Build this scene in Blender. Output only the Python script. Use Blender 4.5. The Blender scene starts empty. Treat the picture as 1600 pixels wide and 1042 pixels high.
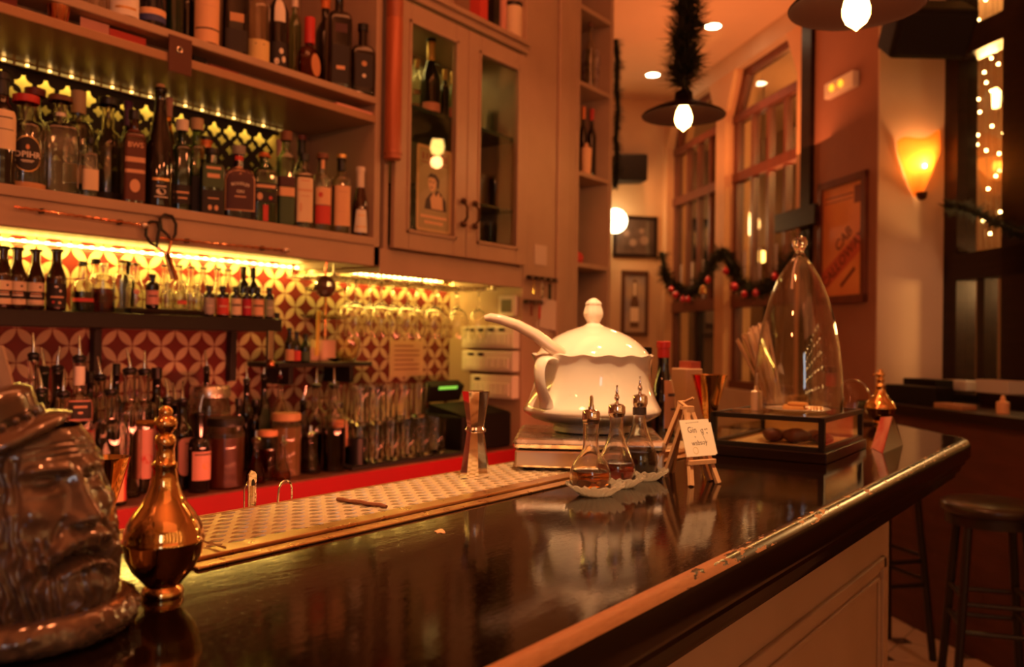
import bpy, bmesh, math, random
from mathutils import Vector, Matrix, noise
random.seed(7)
SC = bpy.context.scene
COL = SC.collection
PI = math.pi
sin, cos = math.sin, math.cos

# ------------------------------------------------------------------ camera
F = 1350.0
th, pi_, ro = math.radians(36.329), math.radians(0.548), math.radians(0.818)
CAM = Vector((0, 0, 1.34))
_f = Vector((cos(th)*cos(pi_), sin(th)*cos(pi_), sin(pi_)))
_r = Vector((sin(th), -cos(th), 0))
_u = _r.cross(_f)
RR = (cos(ro)*_r + sin(ro)*_u).normalized()
UU = (-sin(ro)*_r + cos(ro)*_u).normalized()
cd = bpy.data.cameras.new('camera'); cam = bpy.data.objects.new('camera', cd); COL.objects.link(cam)
M = Matrix.Identity(4)
for i in range(3):
    M[i][0] = RR[i]; M[i][1] = UU[i]; M[i][2] = -_f[i]; M[i][3] = CAM[i]
cam.matrix_world = M
cd.sensor_width = 36; cd.lens = F/1600*36; cd.clip_start = 0.02
cd.dof.use_dof = True; cd.dof.focus_distance = 1.17; cd.dof.aperture_fstop = 4.5
SC.camera = cam

# sight lines measured on the photograph, met with the planes things stand on
def ray(x, y): return _f + RR*((x-800)/F) - UU*((y-521)/F)
def HZ(x, y, z): d = ray(x, y); return CAM + d*((z-CAM.z)/d.z)
def HY(x, y, Y): d = ray(x, y); return CAM + d*(Y/d.y)
def HP(x, y, p0, n): d = ray(x, y); return CAM + d*((p0-CAM).dot(n)/d.dot(n))
def HD(x, y, t): return CAM + ray(x, y)*t
def depth(p): return (Vector(p)-CAM).dot(_f)

# ------------------------------------------------------------------ materials
MATS = {}
def lin(c):
    """sRGB 0-255 or linear 0-1 triple -> linear rgba"""
    if max(c) > 1.0:
        c = [((v/255)/12.92 if v/255 <= .04045 else ((v/255+.055)/1.055)**2.4) for v in c]
    return (c[0], c[1], c[2], 1)
def newmat(n):
    m = bpy.data.materials.new(n); m.use_nodes = True
    nt = m.node_tree; nt.nodes.clear()
    out = nt.nodes.new('ShaderNodeOutputMaterial')
    return m, nt, out
def N(nt, t, **kw):
    n = nt.nodes.new(t)
    for k, v in kw.items(): setattr(n, k, v)
    return n
def math_(nt, op, a, b=None, c=None):
    n = nt.nodes.new('ShaderNodeMath'); n.operation = op
    for i, v in enumerate((a, b, c)):
        if v is None: continue
        if isinstance(v, (int, float)): n.inputs[i].default_value = v
        else: nt.links.new(v, n.inputs[i])
    return n.outputs[0]
def mixc(nt, fac, a, b):
    n = nt.nodes.new('ShaderNodeMix'); n.data_type = 'RGBA'
    for i, v in ((0, fac), (6, a), (7, b)):
        if isinstance(v, (int, float)): n.inputs[i].default_value = v
        elif isinstance(v, tuple): n.inputs[i].default_value = v
        else: nt.links.new(v, n.inputs[i])
    return n.outputs[2]
def noise_(nt, scale, detail=3, stretch=(1, 1, 1), dim='Object', rough=.5):
    tc = N(nt, 'ShaderNodeTexCoord'); mp = N(nt, 'ShaderNodeMapping')
    mp.inputs['Scale'].default_value = stretch
    nt.links.new(tc.outputs[dim], mp.inputs['Vector'])
    n = N(nt, 'ShaderNodeTexNoise'); n.inputs['Scale'].default_value = scale; n.inputs['Detail'].default_value = detail
    n.inputs['Roughness'].default_value = rough
    nt.links.new(mp.outputs[0], n.inputs['Vector'])
    return n.outputs['Fac']
def ramp(nt, fac, a, b):
    n = N(nt, 'ShaderNodeMapRange'); n.inputs['From Min'].default_value = a; n.inputs['From Max'].default_value = b
    nt.links.new(fac, n.inputs['Value']); return n.outputs[0]
def bump(nt, h, dist, strength=1.0):
    b = N(nt, 'ShaderNodeBump'); b.inputs['Distance'].default_value = dist; b.inputs['Strength'].default_value = strength
    nt.links.new(h, b.inputs['Height']); return b.outputs[0]
def pbr(n, col, rough=.5, metal=0., col2=None, nscale=8, stretch=(1, 1, 1), bmp=0., bscale=None, spec=.5, coat=0., emit=None, estr=0.,
        trans=0., ior=1.45, rvar=0., sss=0.):
    if n in MATS: return MATS[n]
    m, nt, out = newmat(n)
    b = N(nt, 'ShaderNodeBsdfPrincipled'); nt.links.new(b.outputs[0], out.inputs[0])
    b.inputs['Base Color'].default_value = lin(col); b.inputs['Roughness'].default_value = rough
    b.inputs['Metallic'].default_value = metal; b.inputs['Specular IOR Level'].default_value = spec
    b.inputs['Coat Weight'].default_value = coat; b.inputs['Coat Roughness'].default_value = .05
    b.inputs['Transmission Weight'].default_value = trans; b.inputs['IOR'].default_value = ior
    if sss: b.inputs['Subsurface Weight'].default_value = sss; b.inputs['Subsurface Radius'].default_value = (.01, .006, .003)
    if emit: b.inputs['Emission Color'].default_value = lin(emit); b.inputs['Emission Strength'].default_value = estr
    if col2 is not None or rvar or bmp:
        nz = noise_(nt, nscale, 4, stretch)
        if col2 is not None:
            nt.links.new(mixc(nt, ramp(nt, nz, .35, .65), lin(col), lin(col2)), b.inputs['Base Color'])
        if rvar:
            nt.links.new(math_(nt, 'MULTIPLY_ADD', ramp(nt, nz, .3, .7), rvar, rough), b.inputs['Roughness'])
        if bmp:
            hz_ = noise_(nt, bscale or nscale*4, 4, stretch)
            nt.links.new(bump(nt, hz_, bmp), b.inputs['Normal'])
    MATS[n] = m; return m
def glass(n, tint=(1, 1, 1), rough=.02, ior=1.5, boost=1.0):
    """thin walled glass: clear transmission with a tint, mirror reflection by fresnel"""
    if n in MATS: return MATS[n]
    m, nt, out = newmat(n)
    fr = N(nt, 'ShaderNodeFresnel'); geo = N(nt, 'ShaderNodeNewGeometry')
    # same reflectance from either face of a thin wall (no inner total reflection)
    nt.links.new(math_(nt, 'ADD', math_(nt, 'MULTIPLY', geo.outputs['Backfacing'], 1/ior-ior), ior), fr.inputs[0])
    t = N(nt, 'ShaderNodeBsdfTransparent'); t.inputs[0].default_value = (*tint, 1)
    g = N(nt, 'ShaderNodeBsdfGlossy'); g.inputs['Roughness'].default_value = rough
    mx = N(nt, 'ShaderNodeMixShader')
    f = math_(nt, 'MULTIPLY', fr.outputs[0], boost); f = math_(nt, 'MINIMUM', f, 1.0)
    nt.links.new(f, mx.inputs[0]); nt.links.new(t.outputs[0], mx.inputs[1]); nt.links.new(g.outputs[0], mx.inputs[2])
    nt.links.new(mx.outputs[0], out.inputs[0]); MATS[n] = m; return m
def emis(n, col, s):
    if n in MATS: return MATS[n]
    m, nt, out = newmat(n)
    e = N(nt, 'ShaderNodeEmission'); e.inputs[0].default_value = lin(col); e.inputs[1].default_value = s
    nt.links.new(e.outputs[0], out.inputs[0]); MATS[n] = m; return m

def wallglass(n, tint=(1, 1, 1), k=0., rough=.02, ior=1.48):
    """glass with real walls: part refraction, part straight-through light so what it holds stays lit"""
    if n in MATS: return MATS[n]
    m, nt, out = newmat(n)
    g = N(nt, 'ShaderNodeBsdfPrincipled'); g.inputs['Base Color'].default_value = (*tint, 1); g.inputs['Transmission Weight'].default_value = 1; g.inputs['Roughness'].default_value = rough; g.inputs['IOR'].default_value = ior
    t = N(nt, 'ShaderNodeBsdfTransparent'); t.inputs[0].default_value = (*[c**.5 for c in tint], 1)
    mx = N(nt, 'ShaderNodeMixShader'); mx.inputs[0].default_value = k
    nt.links.new(g.outputs[0], mx.inputs[1]); nt.links.new(t.outputs[0], mx.inputs[2]); nt.links.new(mx.outputs[0], out.inputs[0]); MATS[n] = m; return m
def pressed(n):
    m, nt, out = newmat(n)
    g = N(nt, 'ShaderNodeBsdfPrincipled'); g.inputs['Base Color'].default_value = (1, .97, .92, 1); g.inputs['Transmission Weight'].default_value = 1; g.inputs['Roughness'].default_value = .03
    t = N(nt, 'ShaderNodeBsdfTranslucent'); t.inputs[0].default_value = (.95, .86, .70, 1)
    d = N(nt, 'ShaderNodeBsdfDiffuse'); d.inputs[0].default_value = (.9, .8, .62, 1)  # milky part stands in for light the clear glass would focus
    m1 = N(nt, 'ShaderNodeMixShader'); m1.inputs[0].default_value = .35; nt.links.new(t.outputs[0], m1.inputs[1]); nt.links.new(d.outputs[0], m1.inputs[2])
    m2 = N(nt, 'ShaderNodeMixShader'); m2.inputs[0].default_value = .30; nt.links.new(g.outputs[0], m2.inputs[1]); nt.links.new(m1.outputs[0], m2.inputs[2])
    nt.links.new(m2.outputs[0], out.inputs[0]); MATS[n] = m; return m
# ------------------------------------------------------------------ mesh building
class MB:
    def __init__(s): s.v = []; s.f = []; s.mi = []
    def add(s, vs, fs, mi=0):
        o = len(s.v); s.v += [tuple(v) for v in vs]; s.f += [tuple(i+o for i in f) for f in fs]; s.mi += [mi]*len(fs); return s
    def box(s, x0, x1, y0, y1, z0, z1, mi=0):
        vs = [(x, y, z) for z in (z0, z1) for y in (y0, y1) for x in (x0, x1)]
        return s.add(vs, [(0, 2, 3, 1), (4, 5, 7, 6), (0, 1, 5, 4), (2, 6, 7, 3), (0, 4, 6, 2), (1, 3, 7, 5)], mi)
    def obox(s, c, ax, ay, az, mi=0):
        """oriented box: centre, three half axes"""
        c, ax, ay, az = Vector(c), Vector(ax), Vector(ay), Vector(az)
        vs = [c+ax*i+ay*j+az*k for k in (-1, 1) for j in (-1, 1) for i in (-1, 1)]
        return s.add(vs, [(0, 2, 3, 1), (4, 5, 7, 6), (0, 1, 5, 4), (2, 6, 7, 3), (0, 4, 6, 2), (1, 3, 7, 5)], mi)
    def lathe(s, prof, seg=24, c=(0, 0, 0), mi=0, sec=None, a0=0., a1=2*PI):
        """prof: (r, z) from bottom to top; sec(a, r, z) -> (x, y)"""
        full = abs(a1-a0-2*PI) < 1e-6
        vs = []; fs = []; rows = []
        n = seg if full else seg+1
        for r, z in prof:
            if r < 1e-6: rows.append([len(vs)]); vs.append((c[0], c[1], c[2]+z)); continue
            row = []
            for i in range(n):
                a = a0+(a1-a0)*i/seg
                x, y = sec(a, r, z) if sec else (r*sin(a), -r*cos(a))
                row.append(len(vs)); vs.append((c[0]+x, c[1]+y, c[2]+z))
            rows.append(row)
        for A, B in zip(rows, rows[1:]):
            m_ = seg if full else seg
            for i in range(m_):
                j = (i+1) % n
                if len(A) == 1 and len(B) == 1: break
                if len(A) == 1: fs.append((A[0], B[j], B[i]))
                elif len(B) == 1: fs.append((A[i], A[j], B[0]))
                else: fs.append((A[i], A[j], B[j], B[i]))
        return s.add(vs, fs, mi)
    def tube(s, pts, r, seg=8, mi=0, cap=True, closed=False):
        pts = [Vector(p) for p in pts]; n = len(pts)
        rs = r if isinstance(r, (list, tuple)) else [r]*n
        vs = []; fs = []
        up = None
        for i, p in enumerate(pts):
            if closed: t = pts[(i+1) % n]-pts[i-1]
            else: t = pts[min(i+1, n-1)]-pts[max(i-1, 0)]
            t.normalize()
            if up is None:
                up = Vector((0, 0, 1)) if abs(t.z) < .9 else Vector((1, 0, 0))
            x = up.cross(t)
            if x.length < 1e-5: x = Vector((0, 1, 0)).cross(t)
            x.normalize(); y = t.cross(x); up = y
            for k in range(seg):
                a = 2*PI*k/seg; vs.append(p+x*(rs[i]*cos(a))+y*(rs[i]*sin(a)))
        m = n if closed else n-1
        for i in range(m):
            i2 = (i+1) % n
            for k in range(seg):
                k2 = (k+1) % seg; fs.append((i*seg+k, i*seg+k2, i2*seg+k2, i2*seg+k))
        if cap and not closed:
            fs.append(tuple(range(seg))[::-1]); fs.append(tuple((n-1)*seg+k for k in range(seg)))
        return s.add(vs, fs, mi)
    def prism(s, outline, z0, z1, mi=0):
        n = len(outline)
        vs = [(x, y, z0) for x, y in outline]+[(x, y, z1) for x, y in outline]
        fs = [tuple(range(n))[::-1], tuple(range(n, 2*n))]+[(i, (i+1) % n, n+(i+1) % n, n+i) for i in range(n)]
        return s.add(vs, fs, mi)
    def sweep(s, prof, path, mi=0, closed=False):
        """prof: (out, up) pairs; path: list of (x, y) with outward normal computed to the right of travel; z = up"""
        n = len(path); m = len(prof); vs = []
        P = [Vector((p[0], p[1])) for p in path]
        for i in range(n):
            if closed: a = (P[i]-P[i-1]).normalized(); b = (P[(i+1) % n]-P[i]).normalized()
            else:
                a = (P[i]-P[max(i-1, 0)]); b = (P[min(i+1, n-1)]-P[i])
                if a.length < 1e-9: a = b.copy()
                if b.length < 1e-9: b = a.copy()
                a.normalize(); b.normalize()
            na = Vector((a.y, -a.x)); nb = Vector((b.y, -b.x)); q = (na+nb)
            q = q/max(.2, (1+na.dot(nb)))
            for o, u in prof: vs.append((P[i].x+q.x*o, P[i].y+q.y*o, u))
        fs = []
        for i in range(n if closed else n-1):
            i2 = (i+1) % n
            for k in range(m-1): fs.append((i*m+k, i2*m+k, i2*m+k+1, i*m+k+1))
        return s.add(vs, fs, mi)
    def sphere(s, c, r, seg=12, rings=8, sc=(1, 1, 1), mi=0):
        prof = [(r*sin(PI*i/rings), -r*cos(PI*i/rings)) for i in range(rings+1)]
        prof[0] = (0, -r); prof[-1] = (0, r)
        o = MB().lathe(prof, seg)
        return s.add([(c[0]+x*sc[0], c[1]+y*sc[1], c[2]+z*sc[2]) for x, y, z in o.v], o.f, mi)
    def xf(s, M_):
        s.v = [tuple(M_ @ Vector(v)) for v in s.v]; return s
    def join(s, o, M_=None, mi=None):
        vs = o.v if M_ is None else [tuple(M_ @ Vector(v)) for v in o.v]
        off = len(s.v); s.v += vs; s.f += [tuple(i+off for i in f) for f in o.f]; s.mi += (o.mi if mi is None else [mi]*len(o.f)); return s

def shell(pr, th_, floor=.005):
    """closed glass wall: the outer profile up to the mouth, then back down inside"""
    inn = [(max(r-th_, .0012), max(z, floor)) for r, z in pr[::-1] if r > .003]
    return list(pr)+inn+[(0, floor)]
def RZ(a): return Matrix.Rotation(a, 4, 'Z')
def T(x, y, z): return Matrix.Translation((x, y, z))

def mk(name, mb, mat, parent=None, smooth=40, bevel=0, subs=0, loc=None, rz=0, solid=0):
    me = bpy.data.meshes.new(name)
    me.from_pydata(mb.v, [], mb.f); me.validate()
    mats = mat if isinstance(mat, (list, tuple)) else [mat]
    for m in mats: me.materials.append(m)
    if len(mats) > 1 and len(me.polygons) == len(mb.mi): me.polygons.foreach_set('material_index', mb.mi)
    bm = bmesh.new(); bm.from_mesh(me); bmesh.ops.recalc_face_normals(bm, faces=bm.faces); bm.to_mesh(me); bm.free()
    if smooth:
        me.polygons.foreach_set('use_smooth', [True]*len(me.polygons))
        me.set_sharp_from_angle(angle=math.radians(smooth))
    o = bpy.data.objects.new(name, me); COL.objects.link(o)
    if parent: o.parent = parent
    if loc is not None: o.location = loc
    if rz: o.rotation_euler = (0, 0, rz)
    if bevel:
        b = o.modifiers.new('bevel', 'BEVEL'); b.width = bevel; b.segments = 2; b.limit_method = 'ANGLE'; b.angle_limit = math.radians(40)
    if subs:
        b = o.modifiers.new('subd', 'SUBSURF'); b.levels = subs; b.render_levels = subs
    if solid:
        b = o.modifiers.new('solid', 'SOLIDIFY'); b.thickness = solid; b.offset = 0
    return o
def tag(o, label, cat, group=None, kind=None):
    o['label'] = label; o['category'] = cat
    if group: o['group'] = group
    if kind: o['kind'] = kind
    return o
def thing(name, label, cat, loc=(0, 0, 0), rz=0, group=None):
    o = bpy.data.objects.new(name, None); COL.objects.link(o); o.empty_display_size = .05
    o.location = loc; o.rotation_euler = (0, 0, rz)
    return tag(o, label, cat, group)
def solo(name, mb, mat, label, cat, loc=(0, 0, 0), rz=0, group=None, **kw):
    return tag(mk(name, mb, mat, None, loc=loc, rz=rz, **kw), label, cat, group)
def struct(name, mb, mat, **kw):
    o = mk(name, mb, mat, None, **kw); o['kind'] = 'structure'; return o
def dup(root, loc, rz=None, label=None, group=None):
    r = root.copy(); COL.objects.link(r); r.location = loc
    if rz is not None: r.rotation_euler = (0, 0, rz)
    if label: r['label'] = label
    if group: r['group'] = group
    for ch in list(root.children):
        c = ch.copy(); COL.objects.link(c); c.parent = r
        for g in list(ch.children):
            d = g.copy(); COL.objects.link(d); d.parent = c
    return r
def textmesh(txt, size, extr=.0002, align='CENTER', bold=0.):
    cu = bpy.data.curves.new('t', 'FONT'); cu.body = txt; cu.size = size; cu.extrude = extr; cu.align_x = align; cu.align_y = 'CENTER'; cu.offset = bold
    cu.resolution_u = 2
    ob = bpy.data.objects.new('t', cu); COL.objects.link(ob)
    dg = bpy.context.evaluated_depsgraph_get(); dg.update()
    me = bpy.data.meshes.new_from_object(ob.evaluated_get(dg))
    mb = MB(); mb.add([v.co[:] for v in me.vertices], [tuple(p.vertices) for p in me.polygons])
    bpy.data.objects.remove(ob); bpy.data.curves.remove(cu); bpy.data.meshes.remove(me)
    return mb          # lies in x-y, facing +z
def light(name, kind, loc, energy, col, size=.1, to=None, spot=None, sizey=None, blend=.5, spread=180):
    l = bpy.data.lights.new(name, kind); l.energy = energy; l.color = col
    if kind == 'AREA':
        l.size = size; l.spread = math.radians(spread)
        if sizey: l.shape = 'RECTANGLE'; l.size_y = sizey
    else: l.shadow_soft_size = size
    if kind == 'SPOT': l.spot_size = math.radians(spot or 60); l.spot_blend = blend
    o = bpy.data.objects.new(name, l); COL.objects.link(o); o.location = loc
    if to is not None: o.rotation_euler = (Vector(to)-Vector(loc)).to_track_quat('-Z', 'Y').to_euler()
    return o
# ================================================================== materials of the place
PAINT = pbr('cabinet_paint', (.46, .32, .22), .45, col2=(.42, .29, .20), nscale=5, bmp=.0004, bscale=60)
PLASTER = pbr('plaster', (.66, .50, .34), .8, col2=(.58, .43, .29), nscale=2.5, bmp=.001, bscale=30)
CEILM = pbr('ceiling_paint', (.70, .50, .34), .85, col2=(.64, .46, .31), nscale=1.5, bmp=.001, bscale=14)
TERRA = pbr('terracotta_paint', (.36, .17, .11), .75, col2=(.32, .15, .10), nscale=3, bmp=.001, bscale=30)
DARKWOOD = pbr('dark_wood', (.014, .006, .0045), .4, col2=(.022, .009, .006), spec=.25, nscale=6, stretch=(1, 1, 8), bmp=.0003)
REDWOOD = pbr('red_brown_wood', (.16, .045, .025), .4, col2=(.12, .033, .02), nscale=5, stretch=(6, 6, 1), bmp=.0003)
BLACK = pbr('black_paint', (.012, .010, .009), .4)
BLACKP = pbr('black_plastic', (.010, .008, .007), .55, spec=.2)
METAL = pbr('steel', (.72, .66, .58), .22, 1.0, rvar=.12, nscale=30)
CHROME = pbr('chrome', (.85, .82, .78), .06, 1.0)
GOLD = pbr('gold_plate', (.86, .52, .20), .07, 1.0)
BRASS = pbr('brass', (.80, .55, .25), .2, 1.0)
COPPER = pbr('copper', (.75, .33, .18), .22, 1.0)
WHITEC = pbr('white_ceramic', (.86, .80, .70), .08, coat=.6, spec=.6)
CREAMP = pbr('cream_paper', (.80, .70, .55), .8)
WHITEP = pbr('white_plastic', (.78, .72, .62), .4)
LED = emis('led_tape', (1., .62, .10), 14)
LEDHOT = emis('led_diode', (1., .70, .20), 24)

# ---- hydraulic floor tiles
def floor_mat():
    m, nt, out = newmat('floor_tiles'); b = N(nt, 'ShaderNodeBsdfPrincipled'); nt.links.new(b.outputs[0], out.inputs[0])
    tc = N(nt, 'ShaderNodeTexCoord'); mp = N(nt, 'ShaderNodeMapping'); mp.inputs['Rotation'].default_value = (0, 0, math.radians(3)); nt.links.new(tc.outputs['Object'], mp.inputs[0])
    sx = N(nt, 'ShaderNodeSeparateXYZ'); nt.links.new(mp.outputs[0], sx.inputs[0])
    def cell(o): return math_(nt, 'ABSOLUTE', math_(nt, 'SUBTRACT', math_(nt, 'FRACT', math_(nt, 'DIVIDE', o, .28)), .5))
    a, c = cell(sx.outputs[0]), cell(sx.outputs[1])
    dia = math_(nt, 'GREATER_THAN', math_(nt, 'ADD', a, c), .80)
    gr = math_(nt, 'GREATER_THAN', math_(nt, 'MAXIMUM', a, c), .49)
    nz = noise_(nt, 6, 4)
    c1 = mixc(nt, nz, lin((.46, .33, .24)), lin((.60, .46, .34)))
    c2 = mixc(nt, dia, c1, lin((.03, .022, .02)))
    nt.links.new(mixc(nt, gr, c2, lin((.16, .11, .08))), b.inputs['Base Color']); b.inputs['Roughness'].default_value = .35
    return m
mb = MB().box(-3, 9, -5, 6, -.1, 0); struct('floor', mb, floor_mat(), smooth=0)
CZ = 3.5
mb = MB().box(-3, 9, -5, 6, CZ, CZ+.1); struct('ceiling', mb, CEILM, smooth=0)

# ---- patterned tile wall behind the bar: cream petals on maroon
def tile_mat():
    m, nt, out = newmat('petal_tiles'); b = N(nt, 'ShaderNodeBsdfPrincipled'); nt.links.new(b.outputs[0], out.inputs[0])
    tc = N(nt, 'ShaderNodeTexCoord'); sx = N(nt, 'ShaderNodeSeparateXYZ'); nt.links.new(tc.outputs['Object'], sx.inputs[0])
    s = .0712
    u = math_(nt, 'DIVIDE', sx.outputs[0], s*1.4142); v = math_(nt, 'DIVIDE', sx.outputs[2], s*1.4142)
    p = math_(nt, 'ADD', u, v); q = math_(nt, 'SUBTRACT', u, v)
    a = math_(nt, 'ABSOLUTE', math_(nt, 'SUBTRACT', math_(nt, 'FRACT', p), .5))
    c = math_(nt, 'ABSOLUTE', math_(nt, 'SUBTRACT', math_(nt, 'FRACT', q), .5))
    mx = math_(nt, 'MAXIMUM', a, c); mn = math_(nt, 'MINIMUM', a, c)
    d = math_(nt, 'SQRT', math_(nt, 'ADD', math_(nt, 'POWER', math_(nt, 'SUBTRACT', 1.0, mx), 2), math_(nt, 'POWER', mn, 2)))
    petal = math_(nt, 'LESS_THAN', d, .69)
    nz = noise_(nt, 14, 4)
    red = mixc(nt, nz, lin((.13, .018, .018)), lin((.20, .03, .025)))
    crm = mixc(nt, nz, lin((.50, .38, .22)), lin((.66, .52, .33)))
    nt.links.new(mixc(nt, petal, red, crm), b.inputs['Base Color'])
    b.inputs['Roughness'].default_value = .22
    nt.links.new(bump(nt, noise_(nt, 9, 3), .0015), b.inputs['Normal'])
    return m
YT = 2.62                                     # face of the tile wall
XE = 3.83                                     # far end of the back bar
mb = MB().box(-2.5, XE, YT, YT+.12, 0, 1.70); struct('wall_back', mb, tile_mat(), smooth=0)
mb = MB().box(-2.5, XE, YT, YT+.12, 1.70, CZ); struct('wall_back', mb, PLASTER, smooth=0)
mb = MB().box(XE-.1, XE, YT+.12, 5.9, 0, CZ); struct('wall_side', mb, PLASTER, smooth=0)

# ---- window wall: frame of reference on the far corner; x runs towards the camera, y out to the street
K = HZ(1038, 158, CZ); K.z = 0
pw = math.radians(47.705)
W = Vector((cos(pw), sin(pw), 0)); E_ = Vector((sin(pw), -cos(pw), 0))
FW = Matrix.Identity(4)
for i in range(3): FW[i][0] = -W[i]; FW[i][1] = E_[i]; FW[i][2] = (0, 0, 1)[i]; FW[i][3] = K[i]
def wl(mb): return mb.xf(FW)
def wpt(s, y, z): return FW @ Vector((s, y, z))
OP = [(.08, 1.09), (1.25, 2.28)]              # window openings along the wall
ZB, ZTOP, TH = 1.02, 3.36, .22
mb = MB()
mb.box(-.2, 2.28, 0, TH, 0, ZB); mb.box(-.2, 2.49, 0, TH, ZTOP, CZ)
wl(mb); struct('wall_window', mb, PLASTER, smooth=0)
for i, (a, b) in enumerate(((-.2, .08), (1.09, 1.25), (2.28, 2.38))):
    m2 = MB().box(a, b, 0, TH, ZB, ZTOP)
    for (s0, sg) in ((a, -1), (b, 1)):
        if s0 < 0 or s0 > 2.3: continue
        m2.add([(s0, 0, ZTOP), (s0+sg*.15, 0, ZTOP), (s0, 0, ZTOP-.30), (s0, TH, ZTOP), (s0+sg*.15, TH, ZTOP), (s0, TH, ZTOP-.30)],
               [(0, 1, 2), (3, 5, 4), (0, 3, 4, 1), (1, 4, 5, 2), (2, 5, 3, 0)])
    struct('trim_%d' % (i+1), wl(m2), pbr('window_pier_paint', (.70, .42, .22), .7, col2=(.63, .37, .19), nscale=3), smooth=0)
mb = MB().box(2.38, 2.49, -.03, TH, 0, CZ); struct('trim_4', wl(mb), DARKWOOD, smooth=0)
mb = MB().box(2.49, 3.127, 0, .42, 0, CZ)
struct('wall_poster', wl(mb), TERRA, smooth=0)
mb = MB().box(3.127-.12, 3.127, .0, .9, 0, CZ)           # pier turning towards the street
mb.v = [(x, y, z) for x, y, z in mb.v]
struct('wall_pier', wl(MB().box(3.118, 3.130, 0.0, .426, 0, CZ)), pbr('pier_paint', (.66, .50, .36), .75, col2=(.60, .45, .32), nscale=2.2, bmp=.001, bscale=24), smooth=0)
mb = MB().box(-.2, 0.0, -5.0, .22, 0, CZ)
struct('wall_end', wl(mb), pbr('end_wall_paint', (.62, .42, .24), .8, col2=(.56, .37, .21), nscale=2, bmp=.001, bscale=24), smooth=0)

# street side seen through the panes: a dim wall across the alley
mb = MB().box(-1.5, 3.0, 1.5, 1.6, 0, 4.2); wl(mb)
struct('wall_alley', mb, pbr('alley_wall', (.30, .17, .09), .9, col2=(.16, .08, .04), nscale=1.3, bmp=.004), smooth=0)

RS_ = 3.127
WGLASS = glass('window_glass', (.80, .74, .64), .03, 1.5, 1.4)
def window_unit(n, s0, s1, z0, z1, rails, frame_m, y0=.07, y1=.13, chamf=True, ncol=3):
    o = thing('window_%d' % n, '', '', FW @ Vector((s0, 0, 0))); del o['label']; del o['category']; o['kind'] = 'structure'
    o.location = (0, 0, 0)
    fr = MB(); w = .055
    fr.box(s0, s0+w, y0, y1, z0, z1); fr.box(s1-w, s1, y0, y1, z0, z1); fr.box(s0, s1, y0, y1, z1-w, z1); fr.box(s0, s1, y0-.02, y1, z0, z0+w)
    for z, t in rails: fr.box(s0, s1, y0-.012, y1, z-t/2, z+t/2)
    if chamf:
        for sx_, sg in ((s0, 1), (s1, -1)):
            fr.add([(sx_, y0, z1), (sx_+sg*.24, y0, z1), (sx_, y0, z1-.42), (sx_, y1, z1), (sx_+sg*.24, y1, z1), (sx_, y1, z1-.42)],
                   [(0, 1, 2), (3, 5, 4), (0, 3, 4, 1), (1, 4, 5, 2), (2, 5, 3, 0)])
    mk('frame', wl(fr), frame_m, o, smooth=0)
    return o
levels = [1.66, 2.58, 3.02]
for n, (a, b) in enumerate(OP):
    w = window_unit(n+1, a, b, ZB, ZTOP, [(1.66, .09), (2.58, .07), (3.02, .06)], REDWOOD)
    for (za, zb) in ((1.70, 2.55), (2.61, 2.99)):
        for k in (1, 2, 3):
            x = a+.055+(b-a-.11)*k/4
            mk('muntin', wl(MB().box(x-.016, x+.016, .075, .125, za, zb)), REDWOOD, w, smooth=0)
    x = (a+b)/2
    mk('muntin', wl(MB().box(x-.03, x+.03, .07, .13, ZB, 1.63)), DARKWOOD, w, smooth=0)
    for (za, zb) in ((ZB, 1.66), (1.66, 2.58), (2.58, 3.02), (3.02, ZTOP)):
        mk('pane', wl(MB().box(a+.02, b-.02, .098, .102, za, zb)), WGLASS, w, smooth=0)
    for k in range(4):  # thin pale upright bars before the panes
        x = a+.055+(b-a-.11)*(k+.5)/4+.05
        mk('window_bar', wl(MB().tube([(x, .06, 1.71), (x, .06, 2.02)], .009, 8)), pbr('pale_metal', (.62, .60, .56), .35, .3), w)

# the rest of the room, behind the guest
struct('wall_street', wl(MB().box(RS_+1.45, 9.2, .30, .5, 0, CZ)), PLASTER, smooth=0)
struct('wall_left', MB().box(-2.95, -2.85, -5, YT, 0, CZ), PLASTER, smooth=0)
struct('wall_front', MB().box(-2.95, 2.2, -2.95, -2.85, 0, CZ), PLASTER, smooth=0)
# ---- the right-hand window in the recess beyond the pier
RS, RY = 3.127, .426
def rwin():
    o = thing('window_3', '', ''); del o['label']; del o['category']; o['kind'] = 'structure'
    fr = MB(); z0, z1 = 1.05, CZ
    fr.box(RS, RS+.105, RY-.03, RY+.09, z0, z1)
    fr.box(RS+.42, RS+.60, RY-.03, RY+.09, z0, z1)
    fr.box(RS+1.3, RS+1.45, RY-.03, RY+.09, z0, z1)
    fr.box(RS, RS+1.45, RY-.03, RY+.09, 1.70, 1.84); fr.box(RS, RS+1.45, RY-.03, RY+.09, 2.88, 3.02); fr.box(RS, RS+1.45, RY-.03, RY+.09, 1.05, 1.10)
    fr.box(RS+.235, RS+.285, RY-.01, RY+.07, 1.1, 1.7)
    mk('frame', wl(fr), DARKWOOD, o, smooth=0)
    for za, zb in ((1.1, 1.7), (1.84, 2.88), (3.02, CZ)):
        mk('pane', wl(MB().box(RS+.1, RS+1.35, RY+.028, RY+.032, za, zb)), WGLASS, o, smooth=0)
rwin()
struct('wall_recess', wl(MB().box(RS-.6, RS+2.6, RY+.9, RY+1.0, 0, 4)), pbr('recess_wall', (.66, .48, .30), .85, col2=(.52, .35, .20), nscale=2), smooth=0)
struct('wall_ledge', wl(MB().box(RS, RS+2.2, -.09, -.02, 0, 1.01)), pbr('wood_panel', (.11, .035, .022), .5, col2=(.08, .026, .017), nscale=4, stretch=(1, 1, 6)), smooth=0)
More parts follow.
